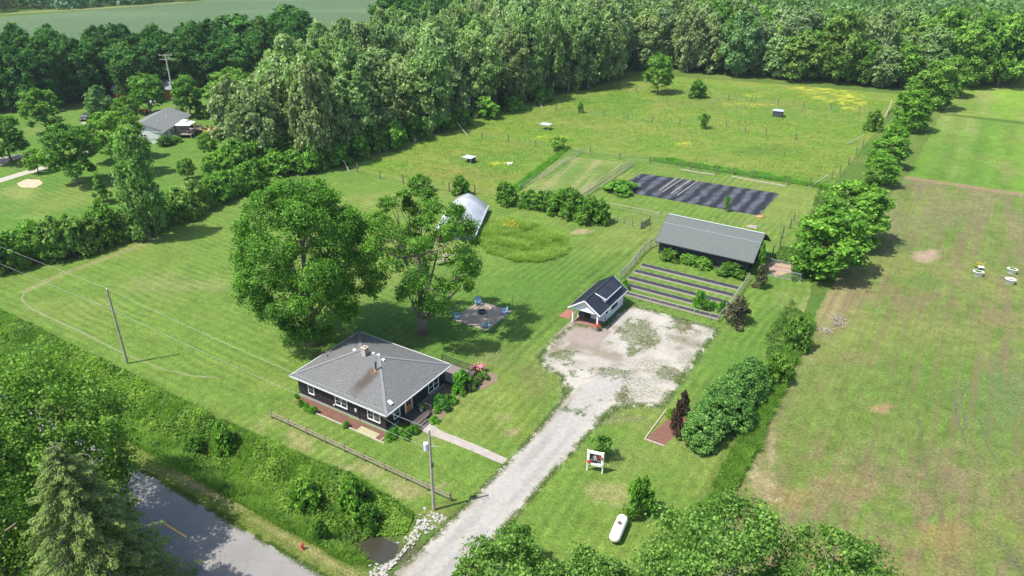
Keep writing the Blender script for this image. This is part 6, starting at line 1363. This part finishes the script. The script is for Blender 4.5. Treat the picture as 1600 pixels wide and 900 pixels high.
for (a,b),l in (((746,478),'behind the far chair'),((705,500),'at the left corner of the fire pit'),((801,490),'at the right corner of the fire pit'),((762,512),'beside the near chair')):
    p = G(a,b); t = thing('light_pole', 'thin wooden string light pole '+l, 'pole', (p.x,p.y,0), 0, 'poles round the fire pit'); MB().path([(0,0,0),(0,0,2.7)],.035,7).build('pole', BROWNWOOD, t); MB().lathe([(.05,0),(.05,.06)],8,(0,0,2.7)).build('pole_cap', DARKMETAL, t)

# ------------------------------------------------------------------ propane tank, sign, hydrant
t = thing('propane_tank', 'white horizontal propane tank on the lawn near the bottom edge', 'propane tank', (-18.15,46.9,0), math.radians(98)); R = .50; prof = []
for i in range(9): a = i/8*math.pi/2; prof.append((R*math.sin(a), -R*math.cos(a)*.8-1.15))
prof += [(R,0)]
for i in range(9): a = i/8*math.pi/2; prof.append((R*math.cos(a), R*math.sin(a)*.8+1.15))
prof[0] = (.01, prof[0][1]); prof[-1] = (.01, prof[-1][1])
MB().lathe(prof, 28, (0,0,0), Matrix.Translation((0,0,R+.22)) @ Matrix.Rotation(math.pi/2,4,'Y')).build('tank', simple('glossy white tank paint', (.80,.80,.78), .3, .03, 1, spec=.5), t, True)
MB().lathe([(.19,0),(.19,.12),(.15,.20),(.05,.22)],14,(.1,0,2*R+.20)).build('valve_dome', simple('rusty brown dome', (.14,.085,.065), .7, .3), t)
for x in (-.8,.8): MB().box(x-.1,-.3,0,x+.1,.3,.34).build('foot', BLOCK, t)
def sign():
    p = G(917,735); q = G(941,740); d = q-p; L = d.length; t = thing('yard_sign', 'white framed black hanging sign on two posts with red and white flowers', 'sign', p, math.atan2(d.y,d.x)-.02)
    for x in (0,L): MB().box(x-.06,-.06,0,x+.06,.06,2.62).build('post', WHITE, t)
    MB().box(.061,-.05,2.26,L-.061,.05,2.56).box(.061,-.05,.82,L-.061,.05,1.12).box(.061,-.05,1.12,.2,.05,2.26).box(L-.2,-.05,1.12,L-.061,.05,2.26).build('frame', WHITE, t)
    b = MB().box(.2,-.03,1.13,L-.2,.03,2.25).build('board', simple('black sign board', (.02,.021,.024), .5, .15), t)
    m = MB(); cx,cz = L*.48,1.80
    for k in range(20):                                # wreath ring emblem with an upright device inside
        a = 2*math.pi*k/20; c = 2*math.pi*(k+.75)/20
        m.beam((cx+.20*math.cos(a),-.036,cz+.20*math.sin(a)),(cx+.20*math.cos(c),-.036,cz+.20*math.sin(c)),.012,.03)
    m.beam((cx,-.036,cz-.26),(cx,-.036,cz+.34),.012,.035); m.beam((cx-.12,-.036,cz+.02),(cx,-.036,cz-.1),.012,.025); m.beam((cx+.12,-.036,cz+.02),(cx,-.036,cz-.1),.012,.025); m.beam((cx-.08,-.036,cz+.14),(cx,-.036,cz+.05),.012,.025); m.beam((cx+.08,-.036,cz+.14),(cx,-.036,cz+.05),.012,.025)
    m.build('emblem', WHITE, b)
    w = MB(); rnd = random.Random(4); x = .28                # a line of small illegible script
    while x < L-.32:
        h = rnd.uniform(.03,.09); w.beam((x,-.036,1.47),(x+.035,-.036,1.47+h),.012,.018); w.beam((x+.035,-.036,1.47+h),(x+.06,-.036,1.47),.012,.016); x += rnd.choice((.075,.075,.14))
    w.build('lettering', WHITE, b)
    rg = np.random.default_rng(8)
    for cx_,cz_,mt,n,s in ((.12,1.26,RED,50,.11),(L-.16,2.02,RED,45,.10),(L-.2,1.10,None,60,.13)):
        q_ = rg.normal(size=(n,3))*[s,.05,s*.8]+[cx_,-.1,cz_]; V,F,Tn = leaves(q_, unit(np.array([0,-1.,.3])+.5*rg.normal(size=(n,3))), .11,.10, rg.uniform(0,1,n), rg)
        o = bpy.data.objects.new('flower', fol_mesh('flower',V,F,Tn, mt or WHITE)); COL.objects.link(o); o.parent = t
sign()
p = G(473,858); t = thing('fire_hydrant', 'small red fire hydrant on the grass verge by the road', 'hydrant', (p.x,p.y,0)); HR = simple('faded red paint', (.42,.06,.045), .6, .15)
MB().lathe([(.17,0),(.17,.05),(.11,.06),(.11,.52),(.15,.53),(.15,.58),(.12,.66),(.04,.74)],12).build('barrel', HR, t, True); MB().path([(-.2,0,.42),(.2,0,.42)],.06,8).path([(0,-.2,.40),(0,0,.40)],.075,8).build('outlet', HR, t); MB().lathe([(.04,0),(.04,.06)],6,(0,0,.74)).build('operating_nut', HR, t)

# ------------------------------------------------------------------ riprap at the culvert and the culvert pipe
ROCK = simple('pale limestone', (.27,.25,.225), .9, .25, 3, bmp=.5, bscale=8); rnd = random.Random(12); meshes = []
for k in range(6):
    m = MB(); V = []
    for i in range(5):
        for j in range(8):
            a = j/8*6.283; f = (.25,.85,1,.8,.3)[i]; r_ = f*rnd.uniform(.75,1.15); V.append((r_*math.cos(a), r_*math.sin(a)*.8, (i-2)*.28+rnd.uniform(-.08,.08)))
    F = [(i*8+j,i*8+(j+1)%8,(i+1)*8+(j+1)%8,(i+1)*8+j) for i in range(4) for j in range(8)] + [tuple(range(8))[::-1], tuple(range(32,40))]; m.add(V,F); meshes.append(m.mesh('rock', ROCK))
n = 0
while n < 290:
    x = rnd.gauss(-34.4,.8); y = rnd.uniform(31.6,40.4); xm_ = -33.1 - .9*(1-abs(y-35.6)/5)
    x = rnd.gauss(xm_,.5) ; 
    if x > -32.2: x = -32.2-rnd.random()*.5
    z = float(H_ditch(x,y))
    if z < -1.3 and rnd.random() < .7: continue
    o = bpy.data.objects.new('rock', rnd.choice(meshes)); COL.objects.link(o); s = rnd.uniform(.08,.22); o.scale = (s*1.1,s*.9,s*.6); o.location = (x,y,z+s*.15); o.rotation_euler = (rnd.uniform(-.4,.4),rnd.uniform(-.4,.4),rnd.uniform(0,6.3))
    tag(o, 'pale limestone rock of the riprap bank beside the driveway mouth', 'rock', 'riprap rocks'); n += 1
t = thing('culvert_pipe', 'dark culvert pipe mouth under the gravel driveway', 'pipe', (-32.6,35.2,-1.25)); m = MB(); m.path([(-.5,0,0),(6.6,0,0)],.38,14,False); o = m.build('pipe', DARKMETAL, t); o.modifiers.new('s','SOLIDIFY').thickness = .05

# ------------------------------------------------------------------ pasture shelters, goat, troughs
ROOFM = simple('pale metal sheet', (.34,.37,.41), .5, .15, 2)
def shelter(label, p, w, d, h, rz, walls):
    t = thing('animal_shelter', label, 'shelter', p, rz)
    MB().box(-w/2-.15,-d/2-.15,h,w/2+.15,d/2+.15,h+.07).build('roof', ROOFM, t)
    for sx in (-1,1):
        for sy in (-1,1): MB().box(sx*(w/2-.05)-.05,sy*(d/2-.05)-.05,0,sx*(w/2-.05)+.05,sy*(d/2-.05)+.05,h).build('post', GREYWOOD, t)
    if walls:
        m = MB(); m.box(-w/2,d/2-.06,.05,w/2,d/2-.0,h-.01); m.box(w/2-.05,-d/2+.12,.05,w/2-.01,d/2-.12,h-.01)
        if walls > 1: m.box(-w/2,-d/2,.05,w/2,-d/2+.04,h-.01)
        m.build('wall', simple('dark panel', (.045,.045,.055), .7, .2), t)
shelter('low metal roofed shelter with dark sides, nearest one in the pasture', G(733,253), 2.2, 1.8, 1.1, .0, 1); shelter('pale flat roofed open shelter by the middle of the pasture', G(853,202), 2.4, 1.8, 1.3, .0, 0); shelter('dark boxy shelter far out in the pasture', G(1215,182), 2.4, 2.0, 1.6, .05, 2)
for a,b,l,rz in ((796,258,'white goat lying in the pasture beyond the nearest shelter',.4),):
    p = G(a,b); t = thing('goat', l, 'goat', p, rz); m = MB(); fur = simple('white goat coat', (.72,.68,.62), .9, .1)
    m.path([(-.5,0,.30),(-.35,0,.36),(0,0,.38),(.32,0,.37),(.46,0,.44),(.60,0,.62),(.72,0,.66),(.88,0,.58)],[.08,.21,.24,.21,.13,.09,.09,.04],10)
    m.path([(.3,.12,.22),(.5,.16,.08),(.3,.18,.05)],[.06,.04,.03],6); m.path([(-.3,-.16,.2),(-.05,-.26,.08),(-.3,-.28,.05)],[.08,.05,.03],6); m.path([(-.3,.16,.2),(-.05,.26,.08),(-.3,.28,.05)],[.08,.05,.03],6); m.path([(.3,-.12,.22),(.5,-.16,.08),(.3,-.18,.05)],[.06,.04,.03],6)
    m.path([(.70,.07,.72),(.64,.17,.68)],[.03,.015],5); m.path([(.70,-.07,.72),(.64,-.17,.68)],[.03,.015],5); m.path([(-.5,0,.34),(-.62,0,.38)],[.04,.01],5)
    m.build('body', fur, t, True)
def trough(label, a, b, rz, fill, r1=.72, r2=.5):
    p = G(a,b); t = thing('oval_planter', label, 'planter', p, rz, 'white tubs on the field'); S = Matrix.Diagonal((1, r2/r1, 1, 1))
    MB().lathe([(r1*.78,0),(r1*.82,.03),(r1,.70),(r1+.06,.72),(r1+.06,.77),(r1-.05,.77),(r1-.10,.62)],24,(0,0,0),S).build('tub', WHITE, t, True)
    MB().lathe([(r1-.07,.0),(r1*.5,.03),(.05,.05)],20,(0,0,.66),S).build('soil', simple('dry potting soil', (.20,.15,.10), .95, .3, 5), t)
    if fill:
        o = bpy.data.objects.new('foliage', LIB['tuft'][0]); COL.objects.link(o); o.parent = t; o.location = (0,0,.60); o.scale = (r1*.85,r2*.85,.30); o.color = (.9,1.3,.8,1)
trough('white oval tub full of green plants next to the small table', 1527,431,.2,True); trough('white oval tub with rows of greens, farther of the right pair', 1580,427,-.1,True,.68,.45); trough('white round tub of bare soil, nearer of the right pair', 1577,443,0,False,.68,.55)
p = G(1531,423); t = thing('small_table', 'small pale table stacked with flowers beside the left white tub', 'table', (p.x,p.y,0), .3); MB().box(-.4,-.4,.62,.4,.4,.68).build('table_top', simple('lilac grey top', (.48,.44,.48), .7, .1), t)
for sx in (-.36,.3):
    for sy in (-.36,.3): MB().box(sx,sy,0,sx+.06,sy+.06,.62).build('leg', GREYWOOD, t)
for nm,px,py,col,mt in (('flower_tray',1528,418,(1,1,1,1),YELLOW),):
    p = G(px,py); t = thing(nm, 'yellow and white flowering plants behind the small table', 'flowers', (p.x,p.y,0)); o = bpy.data.objects.new('foliage', LIB['tuft'][0]); COL.objects.link(o); o.parent = t; o.scale = (.8,.8,.6); o.color = (1.2,1.4,.9,1)
    n=80; q = rng.normal(size=(n,3))*[.35,.35,.1]+[0,0,.6]; V,F,Tn = leaves(q, unit(np.array([0,0,1.])+.5*rng.normal(size=(n,3))), .14,.12, rng.uniform(0,1,n), rng); o = bpy.data.objects.new('flower', fol_mesh('flower',V,F,Tn,mt)); COL.objects.link(o); o.parent = t
# cut brush at the field edge
for a,b,l in ((1287,518,'heap of cut grey branches at the field edge'),(1312,508,'leafy brush pile with brown branches at the field edge'),(1310,500,'small heap of brush nearest the field')):
    p = G(a,b); t = thing('brush_pile', l, 'branches', (p.x,p.y,0)); m = MB()
    for k in range(26):
        a_ = rnd.uniform(0,6.28); L_ = rnd.uniform(.5,1.7); x = rnd.gauss(0,.5); y = rnd.gauss(0,.4); m.path([(x,y,.05+.2*rnd.random()),(x+L_*math.cos(a_),y+L_*math.sin(a_),.1+.5*rnd.random())],[.035,.012],5,False)
    m.build('branch', GREYWOOD, t)
# timber kerb of the red mulch bed
t = thing('bed_edging', 'pale timber edging on the left of the red mulch bed', 'edging', (-21.4,63.2,0)); MB().box(-.06,-2.6,0,.06,3.4,.14).box(-.06,-2.72,0,2.2,-2.6,.12).build('timber', PALEWOOD, t)

# ------------------------------------------------------------------ the neighbour's place
def neighbor():
    L_ = G(225.2,188.2,4.9); Nn = G(256,205.5,3.0); R_ = G(298.7,179.2,3.0)
    ux = (R_-Nn); ux.z = 0; Lh = ux.length; ux.normalize(); uy = Vector((-ux.y,ux.x,0)); t = thing('house', 'white neighboring house with a plain grey gable roof', 'house', (Nn.x,Nn.y,0), math.atan2(ux.y,ux.x))
    d = L_-Nn; half = abs(d.dot(uy)); half = max(3.6,min(5.2,half)); 
    MB().box(.4,.5,0,Lh-.4,2*half-.5,2.95).prism([(.5,2.95),(2*half-.5,2.95),(half,4.65)],.4,Lh-.4,'x').build('wall', WHITE_SIDE, t)
    th = .12; ro = MB(); pr = [(0,3.0),(half,4.9),(2*half,3.0)]
    ro.add([(x,y,z) for x in (0,Lh) for y,z in pr]+[(x,y,z-th) for x in (0,Lh) for y,z in pr], [(0,1,4,3),(1,2,5,4),(6,9,10,7),(7,10,11,8),(0,6,7,1),(1,7,8,2),(3,4,10,9),(4,5,11,10),(0,3,9,6),(2,8,11,5)])
    r = ro.build('roof', shingle_mat('plain grey shingles', (.16,.168,.16), (.125,.132,.125)), t)
    for x in (4.5,9): MB().path([(x,half*.6,4.0),(x,half*.6,4.5)],.08,6).build('vent_pipe', WHITE, r)
    MB().box(-.04,0,2.82,0,2*half,2.95).box(0,-.04,2.85,Lh,0,2.97).build('fascia', WHITE, t)
    for x,w in ((2.0,.8),(4.6,.8)): window(t,(x,.498,1.6),(1,0,0),w,1.1,1,fr=.1)
    window(t,(.398,half,1.6),(0,-1,0),1.2,1.1,2,fr=.1); d = MB().box(6.4,.44,.6,7.6,.499,2.6).build('patio_door', GLASS, t); MB().box(6.97,.40,.6,7.03,.439,2.6).build('handle', WHITE, d)
    D = thing('deck', 'brown railed deck on the side of the white neighboring house', 'deck', t.location, t.rotation_euler.z); X0,X1,Y0,Y1 = 4.9,11.6,-3.9,.48
    m = MB().box(X0,Y0,.78,X1,Y1,.85)
    for i in np.linspace(X0,X1-.15,4):
        for j in (Y0,Y1-.2): m.box(i,j,0,i+.15,j+.15,.78)
    m.build('floor', GREYWOOD, D); m = MB()
    for a,b in (((X0,Y0),(X1,Y0)),((X1,Y0),(X1,Y1)),((X0,Y0),(X0,Y1))):
        m.beam((*a,1.8),(*b,1.8),.14,.08); n = int(math.hypot(b[0]-a[0],b[1]-a[1])/.3)
        for i in range(n+1): p = Vector((*a,0)).lerp(Vector((*b,0)),i/n); m.box(p.x-.03,p.y-.03,.85,p.x+.03,p.y+.03,1.8)
    m.build('railing', BROWNWOOD, D)
    p = t.matrix_basis @ Vector((7.8,-1.6,.85)); g = thing('gazebo', 'white two tier canopy gazebo on the neighboring deck', 'gazebo', p, t.rotation_euler.z); w = 1.9
    for sx in (-1,1):
        for sy in (-1,1): MB().box(sx*1.75-.05,sy*1.75-.05,0,sx*1.75+.05,sy*1.75+.05,2.0).build('post', DARKMETAL, g)
    CAN = simple('white canopy', (.74,.70,.64), .8, .06)
    MB().add([(-w,-w,2.0),(w,-w,2.0),(w,w,2.0),(-w,w,2.0),(-.6,-.6,2.6),(.6,-.6,2.6),(.6,.6,2.6),(-.6,.6,2.6)],[(0,1,5,4),(1,2,6,5),(2,3,7,6),(3,0,4,7),(4,5,6,7),(0,3,2,1)]).build('canopy', CAN, g)
    MB().add([(-.75,-.75,2.72),(.75,-.75,2.72),(.75,.75,2.72),(-.75,.75,2.72),(0,0,3.05)],[(0,1,4),(1,2,4),(2,3,4),(3,0,4),(0,3,2,1)]).build('top_canopy', CAN, g)
    for i,(a,b) in enumerate(((6.0,-2.8),(9.8,-2.4))):
        p = t.matrix_basis @ Vector((a,b,.85)); c = thing('deck_chair', 'dark chair on the neighboring deck, '+('left' if i==0 else 'right')+' of the gazebo', 'chair', p, i*1.3)
        MB().box(-.28,-.28,.4,.28,.28,.46).build('seat', DARKWOOD, c); MB().box(-.28,.24,.46,.28,.29,1.0).build('backrest', DARKWOOD, c)
        for sx in (-.27,.22):
            for sy in (-.27,.22): MB().box(sx,sy,0,sx+.05,sy+.05,.4).build('leg', DARKWOOD, c)
neighbor()
p = G(213,160); t = thing('red_barn', 'red barn with a pale roof mostly hidden behind the neighboring trees', 'barn', (p.x-3,p.y+6,0), math.radians(35)); MB().box(-8,-4,0,8,4,3).prism([(-4,3),(4,3),(0,4.8)],-8,8,'x').build('wall', simple('barn red', (.30,.05,.045), .8, .2), t)
r = MB(); pr = [(-4.4,2.95),(0,5.0),(4.4,2.95)]; r.add([(x,y,z) for x in (-8.4,8.4) for y,z in pr]+[(x,y,z-.1) for x in (-8.4,8.4) for y,z in pr], [(0,1,4,3),(1,2,5,4),(6,9,10,7),(7,10,11,8),(0,6,7,1),(1,7,8,2),(3,4,10,9),(4,5,11,10),(0,3,9,6),(2,8,11,5)]); r.build('roof', simple('dull barn roof', (.17,.175,.18), .8, .2), t)
MB().box(-1.5,-4.06,0,1.5,-4.001,2.5).build('door', WHITE, t)
def car(label, p, rz, col):
    t = thing('parked_car', label, 'car', p, rz); paint = simple('car paint', col, .5, .05, 1, spec=.2)
    pr = [(-2.2,.35),(2.2,.35),(2.25,.7),(2.1,.85),(1.1,.98),(.5,1.45),(-1.2,1.48),(-1.9,1.0),(-2.2,.9)]
    MB().prism(pr,-.88,.88,'y').build('body', paint, t); MB().prism([(.95,1.0),(.46,1.38),(-1.12,1.40),(-1.70,1.0)],-.89,.89,'y').build('window', DARKMETAL, t)
    for x in (-1.35,1.35):
        for y in (-.92,.72): w = MB().lathe([(.34,0),(.34,.2)],16,(0,0,0),Matrix.Translation((x,y+.2,.34)) @ Matrix.Rotation(math.pi/2,4,'X')).build('wheel', DARKMETAL, t); MB().lathe([(.18,0),(.18,.21)],12,(0,0,0),Matrix.Translation((x,y+.205,.34)) @ Matrix.Rotation(math.pi/2,4,'X')).build('rim', METAL, w)
    for y in (-.65,.45): MB().box(2.2,y,.62,2.27,y+.25,.76).build('headlight', WHITE, t)
car('dark car parked in the shade of the trees at far left', G(136,187), math.radians(-55), (.02,.022,.03))
p = G(225,177); t = thing('red_tractor', 'small red garden tractor behind the white house', 'tractor', (p.x,p.y,0), .5); RD = simple('tractor red', (.45,.05,.04), .5, .1)
MB().box(-.2,-.35,.5,1.2,.35,1.1).prism([(-.35,.5),(.35,.5),(.4,.7),(-.4,.7)],-1.1,-.2,'x').build('body', RD, t); MB().box(-.9,-.25,.7,-.4,.25,.8).box(-.95,-.25,.8,-.85,.25,1.2).build('seat', DARKMETAL, t)
for x,r_ in ((-.7,.5),(.9,.32)):
    for y in (-.6,.4): MB().lathe([(r_,0),(r_,.22)],16,(0,0,0),Matrix.Translation((x,y+.22,r_)) @ Matrix.Rotation(math.pi/2,4,'X')).build('wheel', DARKMETAL, t)
p = G(243,172); t = thing('satellite_dish', 'pale satellite dish standing behind the white house', 'dish', (p.x,p.y,0), .6); MB().path([(0,0,0),(0,0,2.0)],.06,7).build('mast', METAL, t)
MB().lathe([(.02,0),(.5,.08),(.95,.3),(.95,.33),(.5,.12),(.02,.04)],20,(0,0,0),Matrix.Translation((0,0,2.2)) @ Matrix.Rotation(math.radians(50),4,'X')).build('dish', simple('dish grey', (.5,.51,.52), .5, .05), t, True)
p = G(402,155); t = thing('garden_shed', 'tiny white roofed shed beside the poplar grove', 'shed', (p.x-2,p.y,0), .6); MB().box(-1.5,-1.2,0,1.5,1.2,1.9).build('wall', simple('shed wall', (.18,.17,.16), .8, .2), t); MB().prism([(-1.4,1.85),(1.4,1.85),(0,2.6)],-1.7,1.7,'x').build('roof', WHITE, t)
MB().box(-.4,-1.25,0,.4,-1.201,1.7).build('door', DARKWOOD, t)
p = G(345,190); t = thing('bird_feeder', 'pale bird feeder on a post on the neighboring lawn', 'bird feeder', (p.x,p.y,0)); MB().path([(0,0,0),(0,0,1.6)],.05,6).build('post', GREYWOOD, t); MB().lathe([(.45,0),(.45,.06),(.1,.4)],8,(0,0,1.6)).build('roof', PALEWOOD, t)
p = G(325,202); t = thing('flower_bed', 'round bed of orange chips and plants by the neighboring deck', 'flower bed', (p.x,p.y,0)); MB().lathe([(2.3,0),(2.3,.12),(2.0,.18),(.1,.2)],20).build('soil', simple('orange chips', (.42,.20,.11), .9, .3, 3), t)
for k in range(5):
    a = k*1.3; o = bpy.data.objects.new('foliage', LIB['tuft'][0]); COL.objects.link(o); o.parent = t; o.location = (1.2*math.cos(a),1.2*math.sin(a),.15); o.scale = (.55,.55,.6); o.color = (.9,1.1,.8,1)
print('objects', len(COL.objects))
# ------------------------------------------------------------------ the air
def haze():
    m = bpy.data.materials.new('air'); m.use_nodes = True; nt = m.node_tree; nt.nodes.clear()
    o = nt.nodes.new('ShaderNodeOutputMaterial'); v = nt.nodes.new('ShaderNodeVolumePrincipled')
    v.inputs['Color'].default_value = (.75, .90, 1.0, 1); v.inputs['Density'].default_value = .00009; v.inputs['Anisotropy'].default_value = .2
    nt.links.new(v.outputs[0], o.inputs['Volume'])
    b = MB().box(-6500, -3500, -3.2, 6500, 8500, 58).build('haze', m); b['kind'] = 'stuff'; b['label'] = 'thin summer haze over the fields'
haze()
